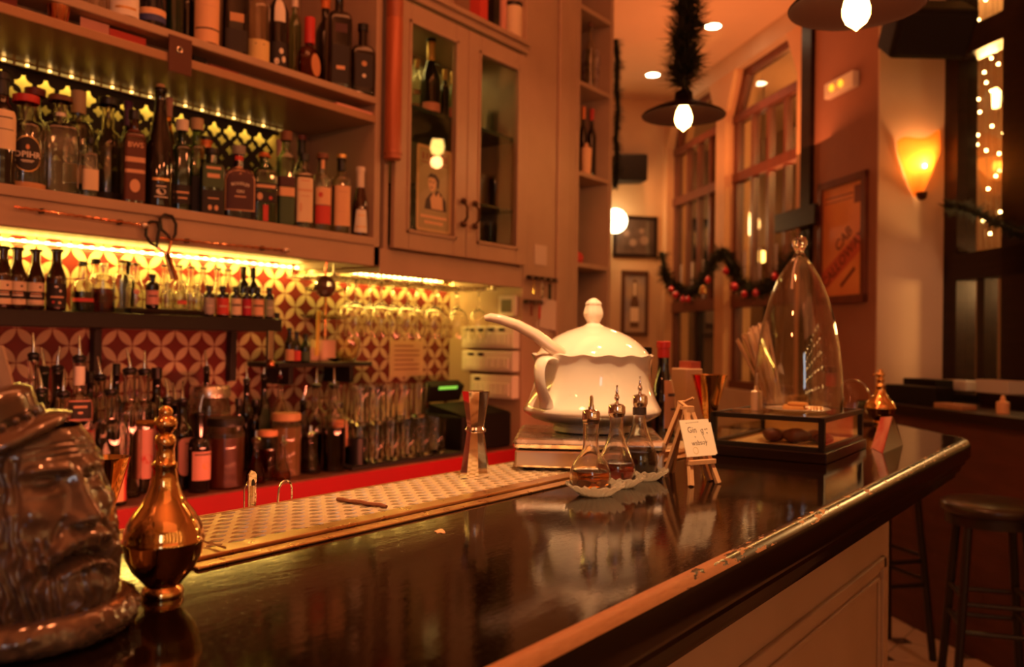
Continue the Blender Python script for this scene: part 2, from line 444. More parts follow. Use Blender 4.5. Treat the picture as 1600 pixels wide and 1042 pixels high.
o = solo('window_counter', wl(MB().box(RS+.01, RS+2.2, -.12, RY-.035, 1.012, 1.06)), DARKWOOD, 'long dark wooden counter built into the window recess at right', 'counter', smooth=0, bevel=.004)

# ================================================================== back bar furniture
YF = 2.20                                      # face of the wall units
ZS1, ZR, ZS2 = 1.700, 2.130, 2.195             # bottle shelf, slot board, upper shelf (tops)
def boxpart(name, b, mat, parent, bevel=.003, label=None):
    o = mk(name, MB().box(*b), mat, parent, smooth=0, bevel=bevel)
    if label: o['label'] = label
    return o
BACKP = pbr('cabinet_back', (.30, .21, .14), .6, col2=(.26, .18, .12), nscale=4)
cab = thing('shelf_cabinet', 'painted open shelf cabinet along the tiled wall carrying rows of spirit bottles', 'cabinet', (0, 0, 0))
XL, XR = -.35, 2.19
boxpart('side_panel', (XR-.03, XR, YF, YT, 1.60, 2.95), PAINT, cab)
boxpart('side_panel', (XL, XL+.03, YF, YT, 1.60, 2.95), PAINT, cab)
boxpart('bottom_board', (XL, XR, YF+.02, YT, 1.625, 1.64), PAINT, cab)
boxpart('fascia', (XL, XR, YF, YF+.02, 1.60, 1.672), PAINT, cab)
boxpart('shelf', (XL, XR-.03, YF-.006, YT, ZS1-.028, ZS1), PAINT, cab)
boxpart('slot_board', (XL, XR-.03, YF-.004, YT, ZR-.026, ZR), pbr('cabinet_paint_gloss', (.40, .24, .14), .24, bmp=.0006, nscale=30), cab)
boxpart('shelf', (XL, XR-.03, YF-.006, YT, ZS2-.024, ZS2), PAINT, cab)
boxpart('slot_back', (XL, XR-.03, YF+.09, YF+.10, ZR, ZS2-.024), BACKP, cab)
boxpart('top_board', (XL, XR, YF, YT, 2.95, 2.98), PAINT, cab)
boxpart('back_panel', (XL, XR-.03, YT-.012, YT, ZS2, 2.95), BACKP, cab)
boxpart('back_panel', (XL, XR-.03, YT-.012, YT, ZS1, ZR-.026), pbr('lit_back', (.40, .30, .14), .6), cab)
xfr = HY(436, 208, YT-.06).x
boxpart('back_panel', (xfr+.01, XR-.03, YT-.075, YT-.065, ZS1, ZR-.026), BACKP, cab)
# perforated screen, lit from behind
fw = MB(); d = .062; zt = ZR-.050; nrow = 7
yy = YT-.060; NA = 32
def star(a, R):
    a = a % (PI/2); q = abs(a-PI/4)          # concave four-point star, points on the axes
    c = R*1.0
    # distance along angle to arc centred (c, c) radius k
    k = R*.80; ux, uy = cos(a), sin(a); bq = c*(ux+uy); disc = bq*bq-(2*c*c-k*k)
    if disc <= 0: return R*.9
    return min(bq-math.sqrt(disc), R)
def diamond(a, h): return h/(abs(cos(a))+abs(sin(a)))
ncol = int((xfr-XL)/d)
for r_ in range(nrow):
    for c_ in range(ncol):
        cx = XL+.03+(c_+.5+.5*(r_ % 2))*d; cz = zt-d*.5-r_*d*.5
        if cx < .55 or cx > xfr-d*.5: continue
        hh = d*.5; Rs = hh*(.84, .56, .52, .36, .30, .2, .2)[r_]  # holes shrink row by row, standing in for the fading backlight
        o_ = [(cx+cos(2*PI*i/NA)*diamond(2*PI*i/NA, hh), cz+sin(2*PI*i/NA)*diamond(2*PI*i/NA, hh)) for i in range(NA)]
        i_ = [(cx+cos(2*PI*i/NA)*star(2*PI*i/NA, Rs), cz+sin(2*PI*i/NA)*star(2*PI*i/NA, Rs)) for i in range(NA)]
        vs = [(x, yy, z) for x, z in o_]+[(x, yy, z) for x, z in i_]+[(x, yy+.004, z) for x, z in i_]
        fs = [(i, (i+1) % NA, NA+(i+1) % NA, NA+i) for i in range(NA)]+[(NA+i, NA+(i+1) % NA, 2*NA+(i+1) % NA, 2*NA+i) for i in range(NA)]
        fw.add(vs, fs)
# edge fillers along the top row and a solid skirt lower down
for c_ in range(ncol):
    cx = XL+.03+(c_+.5)*d
    if cx < .55 or cx > xfr-d: continue
    fw.add([(cx, yy, zt), (cx+d, yy, zt), (cx+d/2, yy, zt-d/2)], [(0, 1, 2)])
fw.box(.5, xfr, yy, yy+.004, zt, ZR-.027); fw.box(.5, xfr, yy, yy+.004, ZS1, zt-d*.5*nrow-d*.25)
mk('fretwork_screen', fw, pbr('fretwork_black', (.010, .007, .005), .5), cab, smooth=0)
# led tape in its channel in front of the screen top, and diodes behind the screen
mk('led_channel', MB().box(.3, xfr, yy-.016, yy-.004, ZR-.040, ZR-.027), pbr('alu', (.55, .42, .22), .35, .8), cab, smooth=0)
lb = MB(); x = .55
while x < xfr-.02: lb.box(x, x+.022, yy-.018, yy-.016, ZR-.037, ZR-.031); x += .031
mk('led_tape', lb, emis('led_soft', (1., .55, .12), .55), cab, smooth=0)
lb = MB().box(.4, xfr, YT-.05, YT-.013, ZR-.040, ZR-.032)
mk('led_tape', lb, emis('led_back', (1., .66, .11), 12), cab, smooth=0)

dd = MB(); x = .58
while x < xfr-.03: dd.box(x-.004, x+.004, yy-.0195, yy-.0182, ZR-.036, ZR-.030); x += d
mk('diode', dd, emis('led_up', (1., .55, .14), 8), cab, smooth=0)['kind'] = 'stuff'
# led tape under the cabinet along the tiles
led = MB(); led.box(.2, 3.0, YT-.016, YT-.004, 1.607, 1.6125)
t_ = tag(mk('led_strip', led, LED, None, smooth=0), 'warm yellow LED strip running along the top of the patterned tiles', 'light strip')
dd = MB(); x = .5
while x < 2.95: dd.box(x, x+.010, YT-.020, YT-.016, 1.606, 1.6135); x += .033
mk('diode', dd, LEDHOT, t_, smooth=0)['kind'] = 'stuff'
# copper-coloured downpipe
px_ = HY(617, 200, YF-.045)
pz = HY(617, 250, YF-.045).z
PIPE = pbr('copper_paint', (.42, .12, .055), .38, .2)
pp = thing('copper_pipe', 'copper coloured round pipe hanging between the open shelves and the glass cabinet', 'pipe', (px_.x, YF-.036, pz))
mk('pipe', MB().lathe([(0, 0), (.024, 0), (.030, .004), (.030, .50), (.0285, .502), (.0285, .506), (.030, .508), (.030, CZ-pz)], 20), PIPE, pp)
mk('collar', MB().lathe([(.0302, .02), (.0325, .02), (.0325, .03), (.0302, .03)], 20), PIPE, pp)

# glazed cabinet
XG0, XG1 = 2.215, 3.065
gz0 = HY(612, 388, YF).z; gz1 = HY(645, 10, YF).z
gc = thing('glass_cabinet', 'painted wall cabinet with two glazed doors', 'cabinet')
ztop = gz1+.02
boxpart('side_panel', (XG0, XG0+.02, YF+.004, YT, 1.585, ztop+.02), PAINT, gc)
boxpart('side_panel', (XG1-.02, XG1, YF+.004, YT, 1.585, ztop+.02), PAINT, gc)
boxpart('bottom_board', (XG0, XG1, YF+.02, YT, gz0-.01, gz0+.015), PAINT, gc)
boxpart('fascia', (XG0-.02, XG1, YF+.002, YF+.022, 1.575, gz0-.004), PAINT, gc)
boxpart('back_panel', (XG0, XG1, YT-.012, YT, gz0, ztop), pbr('glazed_back', (.26, .22, .12), .6), gc)
boxpart('cornice', (XG0, XG1, YF-.015, YT, ztop, ztop+.03), PAINT, gc)
boxpart('cornice', (XG0, XG1, YF-.03, YT, ztop+.03, ztop+.05), PAINT, gc)
mid = HY(723, 300, YF).x
CABGLASS = glass('cabinet_glass', (.93, .93, .86), .02, 1.5, .7)
for k, (a, b) in enumerate(((XG0+.025, mid-.002), (mid+.002, XG1-.01))):
    dr = MB(); st = .075; z0, z1 = gz0+.0, gz1
    y0, y1 = YF-.022, YF
    ox = MB().box(a, a+st, y0, y1, z0, z1).box(b-st, b, y0, y1, z0, z1).box(a+st, b-st, y0, y1, z0, z0+st).box(a+st, b-st, y0, y1, z1-st, z1)
    dobj = mk('door', ox, PAINT, gc, smooth=0, bevel=.004)
    pr = [(.0, y0-.006), (.012, y0-.006), (.016, y0+.004), (.016, y1)]
    mo = MB()
    A, B, C_, D = a+st-.012, b-st+.012, z0+st-.012, z1-st+.012
    for (q0, q1, r0, r1) in ((A, A+.012, C_, D), (B-.012, B, C_, D), (A, B, C_, C_+.012), (A, B, D-.012, D)): mo.box(q0, q1, y0-.006, y0+.01, r0, r1)
    mk('moulding', mo, PAINT, dobj, smooth=0, bevel=.002)
    pn = MB().box(a+st-.005, b-st+.005, y0+.012, y0+.015, z0+st-.005, z1-st+.005)
    pn.v = [(x, y+(x-(a+b)/2)*(.018 if k == 0 else -.012)-(z-(z0+z1)/2)*(.030 if k == 0 else 0), z) for x, y, z in pn.v]      # panes tilted to shift the lamp reflection off the sign
    mk('pane', pn, CABGLASS, dobj, smooth=0)
    hx_ = b-.035 if k == 0 else a+.035
    hz_ = HY(716, 334, YF).z
    h = MB()
    for zz in (hz_+.045, hz_-.045): h.sphere((hx_, y0-.016, zz), .013, 12, 8); h.lathe([(.006, 0), (.006, .012)], 8, (hx_, y0-.01, zz))
    h.tube([(hx_, y0-.012, hz_+.045), (hx_, y0-.034, hz_+.02), (hx_, y0-.034, hz_-.02), (hx_, y0-.012, hz_-.045)], .005, 8)
    mk('handle', h, pbr('bronze', (.10, .05, .03), .35, .8), dobj)
GZ = [HY(690, 222, YF+.06).z, HY(780, 331, YF+.06).z]
SHELFG = pbr('glass_shelf', (.10, .16, .12), .05, trans=.6)
zlow = HY(770, 325, YF+.05).z; zup = HY(770, 212, YF+.05).z
for zz in (zlow, zup, HY(680, 187, YF+.10).z):
    mk('glass_shelf', MB().box(XG0+.02, XG1-.02, YF+.03, YT-.02, zz-.004, zz+.004), SHELFG, gc, smooth=0)
GLSH = (zlow+.004, zup+.004, HY(680, 187, YF+.10).z+.004)
mk('led_strip', MB().box(XG0+.05, mid, YT-.03, YT-.02, ztop-.02, ztop-.014), emis('cab_led', (1., .75, .2), 7), gc, smooth=0)
# fluted pilaster
XP0, XP1 = 3.068, 3.49
pil = struct('wall_pilaster', MB().box(XP0, XP1, YF, YT, 0, CZ), PAINT, smooth=0, bevel=.004)
xb = HY(874, 300, YF).x
struct('trim_5', MB().box(xb-.03, xb+.055, YF-.016, YF, 0, CZ), PAINT, smooth=0, bevel=.008)
# tall open end shelves
en = thing('end_shelf', 'tall narrow painted open shelf unit closing the far end of the back bar', 'shelf')
XQ0, XQ1 = XP1, XE
boxpart('side_panel', (XQ0, XQ0+.025, YF-.002, YT, 0, CZ), PAINT, en)
boxpart('side_panel', (XQ1-.03, XQ1, YF-.002, YT, 0, CZ), PAINT, en)
boxpart('back_panel', (XQ0, XQ1, YT-.012, YT, 0, CZ), BACKP, en)
EZ = [HY(925, y, YF).z for y in (16, 134, 273, 413)]
for zz in EZ+[.95, .45]: boxpart('shelf', (XQ0+.025, XQ1-.03, YF-.002, YT-.012, zz-.022, zz), PAINT, en)

# low back counter with its red front
ZC = .885
REDP = pbr('red_lacquer', (.42, .010, .016), .35, col2=(.36, .008, .013), nscale=3, rvar=.1)
bc = thing('back_counter', 'low back counter with a red front below the patterned tiles', 'counter')
STONE = pbr('counter_stone', (.24, .10, .07), .3, col2=(.15, .06, .045), nscale=18)
boxpart('worktop', (-1.2, XP0-.002, YF-.01, YT-.002, ZC-.03, ZC), STONE, bc)
boxpart('front_panel', (-1.2, XP0-.002, YF+.015, YF+.03, .08, ZC-.03), REDP, bc)
boxpart('edge_band', (-1.2, XP0-.002, YF-.016, YF-.0095, ZC-.17, ZC-.004), REDP, bc)
boxpart('carcass', (-1.2, XP0-.002, YF+.03, YT-.002, 0, ZC-.03), BLACK, bc)
# black shelf on the tiles, with its brackets
YB = 2.40
ZK = HY(220, 490, YB).z
xs = HY(441, 507, YB).x
ks = thing('wall_shelf', 'black wooden shelf on the tiled wall under the LED strip', 'shelf')
boxpart('board', (-.4, xs, YB, YT-.001, ZK-.045, ZK), BLACK, ks)
for q in (178, 391):
    xx = HY(q, 540, YB+.1).x; boxpart('bracket', (xx-.012, xx+.012, YT-.03, YT-.001, ZK-.22, ZK-.045), BLACK, ks)
YM = 2.44
ZM = HY(510, 566, YM).z; xm0, xm1 = HY(436, 566, YM).x, HY(582, 568, YM).x
ms = thing('wall_shelf', 'small black shelf on the tiles holding cups and a bowl beside the hanging glasses', 'shelf')
boxpart('board', (xm0, xm1, YM, YT-.001, ZM-.018, ZM), BLACK, ms)
for xx in (xm0+.08, xm1-.08): boxpart('bracket', (xx-.01, xx+.01, YM+.03, YT-.001, ZM-.08, ZM-.018), BLACK, ms)
# ================================================================== the bar counter
ZT = 1.10
def lacquer():
    m, nt, out = newmat('bar_lacquer'); b = N(nt, 'ShaderNodeBsdfPrincipled'); nt.links.new(b.outputs[0], out.inputs[0])
    nz = noise_(nt, 5, 5, (1, 3, 1)); n2 = noise_(nt, 160, 2, rough=.7)
    nt.links.new(mixc(nt, nz, lin((.005, .0022, .0013)), lin((.011, .0045, .0022))), b.inputs['Base Color'])
    sp = ramp(nt, n2, .55, .8)
    nt.links.new(math_(nt, 'ADD', math_(nt, 'MULTIPLY_ADD', nz, .07, .045), math_(nt, 'MULTIPLY', sp, .16)), b.inputs['Roughness'])
    h = math_(nt, 'ADD', math_(nt, 'MULTIPLY', noise_(nt, 22, 3, (1, 3, 1)), .3), math_(nt, 'MULTIPLY', n2, .12))
    nt.links.new(bump(nt, h, .0004), b.inputs['Normal'])
    b.inputs['Specular IOR Level'].default_value = .24
    return m
LAC = lacquer()
def wear():
    m, nt, out = newmat('worn_edge'); b = N(nt, 'ShaderNodeBsdfPrincipled'); nt.links.new(b.outputs[0], out.inputs[0])
    tc = N(nt, 'ShaderNodeTexCoord'); sx = N(nt, 'ShaderNodeSeparateXYZ'); nt.links.new(tc.outputs['Object'], sx.inputs[0])
    nz = noise_(nt, 42, 5, (.75, 2.2, 2.2), rough=.6); big = noise_(nt, 5, 2, (1, 0, 0))
    thr = math_(nt, 'ADD', math_(nt, 'MULTIPLY', ramp(nt, sx.outputs[0], .72, 1.10), .33), math_(nt, 'MULTIPLY_ADD', big, .30, .14))
    mask = ramp(nt, math_(nt, 'SUBTRACT', nz, thr), -.01, .012)
    raw = mixc(nt, noise_(nt, 60, 3, (1, 6, 6)), lin((.42, .21, .08)), lin((.62, .36, .16)))
    nt.links.new(mixc(nt, mask, lin((.012, .006, .004)), raw), b.inputs['Base Color'])
    nt.links.new(math_(nt, 'MULTIPLY_ADD', mask, .25, .25), b.inputs['Roughness'])
    return m
XC0 = -.9
path = [(XC0, .388), (2.545, .388), (2.585, .400), (2.881, .625), (3.375, 1.005)]
bar = thing('bar_counter', 'long bar counter with a black lacquered top and a chipped wooden front edge', 'bar counter')
top = [(x, y) for x, y in path if y < 1.0]+[(3.375, 1.005), (XC0, 1.005)]
mk('worktop', MB().prism(top, 1.06, ZT), LAC, bar, smooth=0)
mk('edge_moulding', MB().sweep([(.0128, 1.0905), (.0165, 1.084), (.0165, 1.056), (.012, 1.048), (.004, 1.044), (.004, 1.036), (-.004, 1.030), (-.008, 1.016), (-.018, 1.008), (-.020, .998), (-.20, .998)], path), pbr('edge_lacquer', (.006, .003, .002), .22, spec=.16), bar, smooth=50)
mk('worn_edge', MB().sweep([(-.0030, 1.1003), (.002, 1.1003), (.0085, 1.0975), (.0128, 1.0905)], path), wear(), bar, smooth=60)['label'] = 'chipped raw wood edge'
YPN = .575
xpe = HY(1389, 860, YPN).x
PANELM = pbr('bar_front_paint', (.50, .36, .22), .5, col2=(.44, .31, .18), nscale=3, bmp=.0004, bscale=40)
mk('front_panel', MB().box(XC0, xpe, YPN, YPN+.03, 0, 1.03), PANELM, bar, smooth=0, bevel=.003)
mk('end_panel', MB().box(xpe-.03, xpe, YPN+.03, .99, 0, 1.03), PANELM, bar, smooth=0)
zpt = HY(1362, 880, YPN).z
for (a, b) in ((xpe-.075-1.55, xpe-.075),):
    mo = MB()
    for (q, w_, h_) in ((0, .030, .012), (.045, .012, .008)):
        mo.box(a+q, b-q, YPN-h_, YPN, zpt-q-w_, zpt-q).box(a+q, b-q, YPN-h_, YPN, .12+q, .12+q+w_).box(a+q, a+q+w_, YPN-h_, YPN, .12+q, zpt-q).box(b-q-w_, b-q, YPN-h_, YPN, .12+q, zpt-q)
    mk('panel_moulding', mo, PANELM, bar, smooth=0, bevel=.003)

# ---- perforated drip tray
TX0, TX1, TY0, TY1 = .54, 1.96, .838, 1.006
ZP = ZT+.0040
tray = thing('drip_tray', 'long perforated steel drip tray with a brass rim let into the bar top', 'tray')
TRAYM = pbr('tray_steel', (.86, .70, .46), .38, .75, rvar=.12, nscale=60)
pm = MB(); P_ = .0300; rows = 9; PD = (TY1-TY0-.008)/rows; y0 = TY0+.004; NH = 12
ncols = int((TX1-TX0-.02)/P_)
for r_ in range(rows):
    off = (r_ % 2)*.5*P_; xa = TX0+.008
    yc = y0+(r_+.5)*PD
    if off: pm.add([(xa, yc-PD/2, ZP), (xa+off, yc-PD/2, ZP), (xa+off, yc+PD/2, ZP), (xa, yc+PD/2, ZP)], [(0, 1, 2, 3)])
    n_ = ncols-(1 if off else 0)
    for c_ in range(n_):
        cx = xa+off+(c_+.5)*P_
        if cx > 1.80: break
        o_, i_, k_ = [], [], []
        for j in range(NH):
            a = 2*PI*j/NH+PI/NH*0; sc = 1/max(abs(cos(a))/(P_/2), abs(sin(a))/(PD/2))
            o_.append((cx+cos(a)*sc, yc+sin(a)*sc, ZP))
            rx, ry = .0112, .0066; q = 1/((abs(cos(a))/rx)**1.4+(abs(sin(a))/ry)**1.4)**(1/1.4)
            i_.append((cx+cos(a)*q*1.06, yc+sin(a)*q*1.06, ZP+.0005)); k_.append((cx+cos(a)*q, yc+sin(a)*q, ZP-.0016))
        vs = o_+i_+k_
        # square corners
        fs = [(j, (j+1) % NH, NH+(j+1) % NH, NH+j) for j in range(NH)]+[(NH+j, NH+(j+1) % NH, 2*NH+(j+1) % NH, 2*NH+j) for j in range(NH)]
        b0 = len(vs); qs = [(1, 1), (-1, 1), (-1, -1), (1, -1)]
        for sx_, sy_ in qs: vs.append((cx+sx_*P_/2, yc+sy_*PD/2, ZP))
        for qi, (sx_, sy_) in enumerate(qs):
            j0 = [j for j in range(NH) if (cos(2*PI*j/NH)*sx_ > -1e-6 and sin(2*PI*j/NH)*sy_ > -1e-6)]
            j0.sort(key=lambda j: math.atan2(sin(2*PI*j/NH-PI/4-qi*PI/2), cos(2*PI*j/NH-PI/4-qi*PI/2)))
            near = sorted(j0, key=lambda j: -abs(cos(2*PI*j/NH)*sin(2*PI*j/NH)))[:2]
            near.sort(key=lambda j: math.atan2(sin(2*PI*j/NH-PI/4-qi*PI/2), cos(2*PI*j/NH-PI/4-qi*PI/2)))
            fs.append((near[0], b0+qi, near[1]))
        pm.add(vs, fs)
    xend = xa+off+min(n_, int((1.80-xa-off)/P_+.5))*P_
    pm.add([(xend, yc-PD/2, ZP), (TX1-.006, yc-PD/2, ZP), (TX1-.006, yc+PD/2, ZP), (xend, yc+PD/2, ZP)], [(0, 1, 2, 3)])
mk('grille', pm, TRAYM, tray, smooth=0)
mk('pan', MB().box(TX0, TX1, TY0, TY1, ZT+.0004, ZT+.0009), pbr('tray_dark', (.05, .035, .02), .3, .8), tray, smooth=0)
RIM = pbr('rim_metal', (.80, .52, .26), .25, 1.0, rvar=.15, nscale=40)
rm = MB()
rm.box(TX0-.012, TX1, TY0-.024, TY0+.004, ZT, ZT+.0058).box(TX0-.012, TX1, TY1-.004, TY1+.0005, ZT, ZT+.0052).box(TX0-.012, TX0+.006, TY0, TY1, ZT, ZT+.0052)
rm.box(TX0-.012, TX1, TY0-.044, TY0-.030, ZT, ZT+.0026).box(TX0-.012, TX1, TY0-.054, TY0-.046, ZT, ZT+.0034)
mk('rim', rm, RIM, tray, smooth=0, bevel=.0015)
ZG = ZP+.0006                                  # things stand on the grille here

# ---- octagonal steel jigger
p = HZ(742, 745, ZG)
jr = MB().lathe([(.0, .0), (.0262, .0), (.0265, .003), (.0155, .078), (.0162, .081), (.0162, .084), (.0152, .086), (.0150, .089), (.0245, .1475), (.0250, .149), (.0238, .149), (.0145, .092), (0, .090)], 8)
jg = thing('jigger', 'tall faceted steel jigger standing on the perforated drip tray', 'jigger', p, .12)
mk('cup', jr, CHROME, jg, smooth=20)
mk('collar', MB().lathe([(.0150, .0775), (.0180, .079), (.0180, .083), (.0150, .0865)], 24), CHROME, jg)

# ---- small steel bits on the tray
p = HZ(397, 790, ZT+.006)
op = thing('bottle_opener', 'upright flat steel bottle opener clipped to the back rim of the drip tray', 'bottle opener', (p.x, TY1+.003, ZT+.0), .35)
b = MB()
o_ = [(-.0085, 0), (.0085, 0), (.0105, .048), (.006, .0525), (-.003, .0555), (-.0095, .05)]
h_ = [(.004*cos(a)+.001, .036+.0065*sin(a)) for a in [2*PI*i/16 for i in range(16)]]
b.add([(x, -.001, z) for x, z in o_]+[(x, .001, z) for x, z in o_], [tuple(range(6)), tuple(range(6, 12))]+[(i, (i+1) % 6, 6+(i+1) % 6, 6+i) for i in range(6)])
mk('blade', b, CHROME, op, smooth=0, bevel=.0005)
mk('slot', MB().add([(x, -.0012, z) for x, z in h_], [tuple(range(16))]), BLACK, op, smooth=0)
mk('clip', MB().tube([(-.012, .004, 0), (-.0125, .004, .03), (-.004, .004, .040)], .0012, 6).tube([(.013, .003, 0), (.0145, .003, .018), (.0135, .003, .022)], .0014, 6).tube([(-.001, -.002, 0), (-.001, -.002, .034)], .003, 8), CHROME, op)
p = HZ(459, 784, ZT+.006)
pts = [Vector((-.0145+.0010*math.sin(i), 0, .012)) for i in range(1)]+[Vector((.0145*-cos(PI*i/12), 0, .013+.016*sin(PI*i/12))) for i in range(13)]+[Vector((.0145, 0, 0))]
pts[0] = Vector((-.0160, 0, 0))
solo('steel_hoop', MB().tube(pts, .0016, 8), CHROME, 'small bent steel hoop standing up from the back rim of the drip tray', 'hoop', (p.x, TY1-.002, ZT+.0054), .2)
p = HZ(565, 785, ZG+.003); q1, q2 = HZ(527, 780, ZG+.003), HZ(604, 791, ZG+.003)
solo('cinnamon_stick', MB().tube([q1+(q2-q1)*(i/8)+Vector((0, 0, .0008*sin(i*2.1))) for i in range(9)], [.0028, .0034, .003, .0036, .0032, .0035, .003, .0032, .0026], 8), pbr('rust_brown', (.22, .07, .03), .6, bmp=.001, nscale=60), 'thin brown cinnamon stick lying on the drip tray', 'stick')
q1, q2 = HZ(300, 842, ZP+.004), HZ(352, 857, ZP+.004)
tg = MB()
for s_ in (-1, 1):
    tg.obox((q1+q2)/2+Vector((0, s_*.004, .001)), (q2-q1)/2+Vector((0, s_*-.003, 0)), Vector((0, .0016, 0)), Vector((0, 0, .0012)))
solo('tweezers', tg, METAL, 'small steel tweezers lying at the near end of the drip tray', 'tweezers', smooth=0, bevel=.0004)
p = HZ(688, 831, ZT)
fl = MB().prism([(.011*(1+.3*sin(3*a+1)+.15*sin(7*a))*cos(a), .0065*(1+.35*sin(2*a)+.2*sin(5*a))*sin(a)) for a in [2*PI*i/20 for i in range(20)]], 0, .0009)
solo('paint_flake', fl, pbr('flake', (.62, .36, .18), .6), 'pale flake lying alone on the dark bar top', 'flake', p, .5, smooth=0)

# ---- stainless warmer under the tureen
A = HZ(800, 735, ZP+.002); B = HZ(1042, 741, ZP+.002); u = (B-A); u.z = 0; wd = u.length; u.normalize(); v = Vector((-u.y, u.x, 0))
wm = thing('food_warmer', 'low stainless steel warmer under the white tureen', 'warmer', (A.x, A.y, ZT+.0048), math.atan2(u.y, u.x))
D_ = .27
mk('body', MB().box(.004, wd-.004, .006, D_-.006, .006, .038), pbr('brushed_steel', (.62, .52, .42), .32, 1.0, rvar=.12, nscale=8, stretch=(1, 1, 20)), wm, smooth=0, bevel=.004)
mk('top_plate', MB().box(0, wd, 0, D_, .040, .060), METAL, wm, smooth=0, bevel=.009)
for sx_ in (.03, wd-.03):
    for sy_ in (.03, D_-.03): mk('foot', MB().lathe([(0, 0), (.012, 0), (.012, .007), (0, .007)], 12, (sx_, sy_, -.0003)), BLACKP, wm)
ZW = ZT+.0048+.060

# ---- tureen
ctr = HZ(925, 674, ZW)
ts = depth(ctr)/1350.
tu = thing('soup_tureen', 'big white porcelain soup tureen with scalloped rim standing on the steel warmer', 'tureen', (ctr.x, ctr.y, ZW), 0)
tu.scale = (.975, .975, .86)
def tsec(a, r, z):
    k = max(0, min(1, (z-.012)/.12)); w = .012*(1-.5*k)+.012*max(0, (z-.13)/.04)
    rr = r*(1+w*cos(8*a)); return rr*sin(a), -rr*cos(a)
H_ = .0
bp = [(0, .002), (.070, 0), (.078, .003), (.079, .010), (.076, .015), (.092, .020), (.118, .030), (.137, .044), (.1395, .052), (.134, .062), (.127, .078), (.121, .100), (.1175, .125), (.1170, .150), (.1190, .164), (.1220, .172), (.1238, .176), (.1205, .1775), (.1165, .172), (.1135, .155), (.113, .10), (.12, .06), (.09, .03), (0, .025)]
nb = MB().lathe(bp, 96, sec=tsec)
nb.v = [(x, y, z+(.0020*cos(16*math.atan2(x, y)) if z > .165 else 0)) for x, y, z in nb.v]
mk('bowl', nb, WHITEC, tu, smooth=60)
lid = [(.112, .170), (.116, .172), (.115, .176), (.106, .190), (.092, .205), (.074, .219), (.054, .230), (.034, .238), (.022, .242), (.016, .246), (.0135, .250), (.0155, .256), (.0195, .264), (.0205, .272), (.0190, .280), (.0165, .288), (.0165, .291), (.0175, .293), (.0150, .298), (.009, .304), (.004, .307), (0, .3075)]
def lsec(a, r, z):
    rr = r*(1+(.03*cos(8*a) if z > .262 and r > .006 else 0)); return rr*sin(a), -rr*cos(a)
mk('lid', MB().lathe(lid, 64, sec=lsec), WHITEC, tu, smooth=60)
view = (CAM-ctr); view.z = 0; view.normalize(); right = Vector((-view.y, view.x, 0))   # right as seen by a guest at the bar
def ear(sg, dirv):
    out_ = dirv; side = Vector((-out_.y, out_.x, 0))
    ctl = [(.114, .160), (.128, .168), (.143, .166), (.152, .152), (.1535, .130), (.149, .108), (.141, .090), (.135, .076), (.1325, .060)]
    pts = []; NP = 29
    for i in range(NP):
        q = i/(NP-1)*(len(ctl)-1); k = min(int(q), len(ctl)-2); t = q-k
        P = [ctl[max(0, min(len(ctl)-1, k+d_))] for d_ in (-1, 0, 1, 2)]
        c = [.5*(2*P[1][j]+(P[2][j]-P[0][j])*t+(2*P[0][j]-5*P[1][j]+4*P[2][j]-P[3][j])*t*t+(3*P[1][j]-P[0][j]-3*P[2][j]+P[3][j])*t**3) for j in (0, 1)]
        pts.append(out_*c[0]+Vector((0, 0, c[1])))
    m_ = MB()
    vs, fs = [], []; n8 = 10
    for i, p_ in enumerate(pts):
        t_ = (pts[min(i+1, NP-1)]-pts[max(i-1, 0)]).normalized(); nrm = side.cross(t_).normalized()
        w_ = .0165*(1.25-.4*sin(PI*i/(NP-1))); h__ = .0060
        for k in range(n8):
            a = 2*PI*k/n8; vs.append(p_+side*(w_*cos(a))+nrm*(h__*sin(a)))
    for i in range(NP-1):
        for k in range(n8): fs.append((i*n8+k, i*n8+(k+1) % n8, (i+1)*n8+(k+1) % n8, (i+1)*n8+k))
    m_.add(vs, fs); return m_
hd = (-right*.66+view*.75).normalized()
mk('handle', ear(1, hd), WHITEC, tu, smooth=70)
mk('handle', ear(1, -hd), WHITEC, tu, smooth=70)
# ladle
lz = Vector((ctr.x, ctr.y, ZW))
g = [HP(885, 556, ctr+view*.085, view), HP(862, 543, ctr+view*.089, view), HP(836, 523, ctr+view*.092, view), HP(808, 508, ctr+view*.096, view), HP(782, 499, ctr+view*.1, view), HP(766, 496, ctr+view*.102, view), HP(757, 497, ctr+view*.103, view)]
ld = thing('ladle', 'white ladle with its handle leaning out over the rim of the tureen', 'ladle', (0, 0, 0))
dn = [g[0]+Vector((.01, .02, -.05)), g[0]+Vector((.004, .010, -.02))]
mk('handle', MB().tube(dn+g, [.010, .0115, .0125, .0125, .0115, .0105, .0095, .0085, .005], 12), pbr('ladle_china', (.78, .62, .50), .15, coat=.5), ld)
mk('bowl', MB().sphere(dn[0]+Vector((.01, .015, -.012)), .026, 16, 10, (1, 1, .7)), pbr('ladle_china', (.8, .6, .5)), ld)

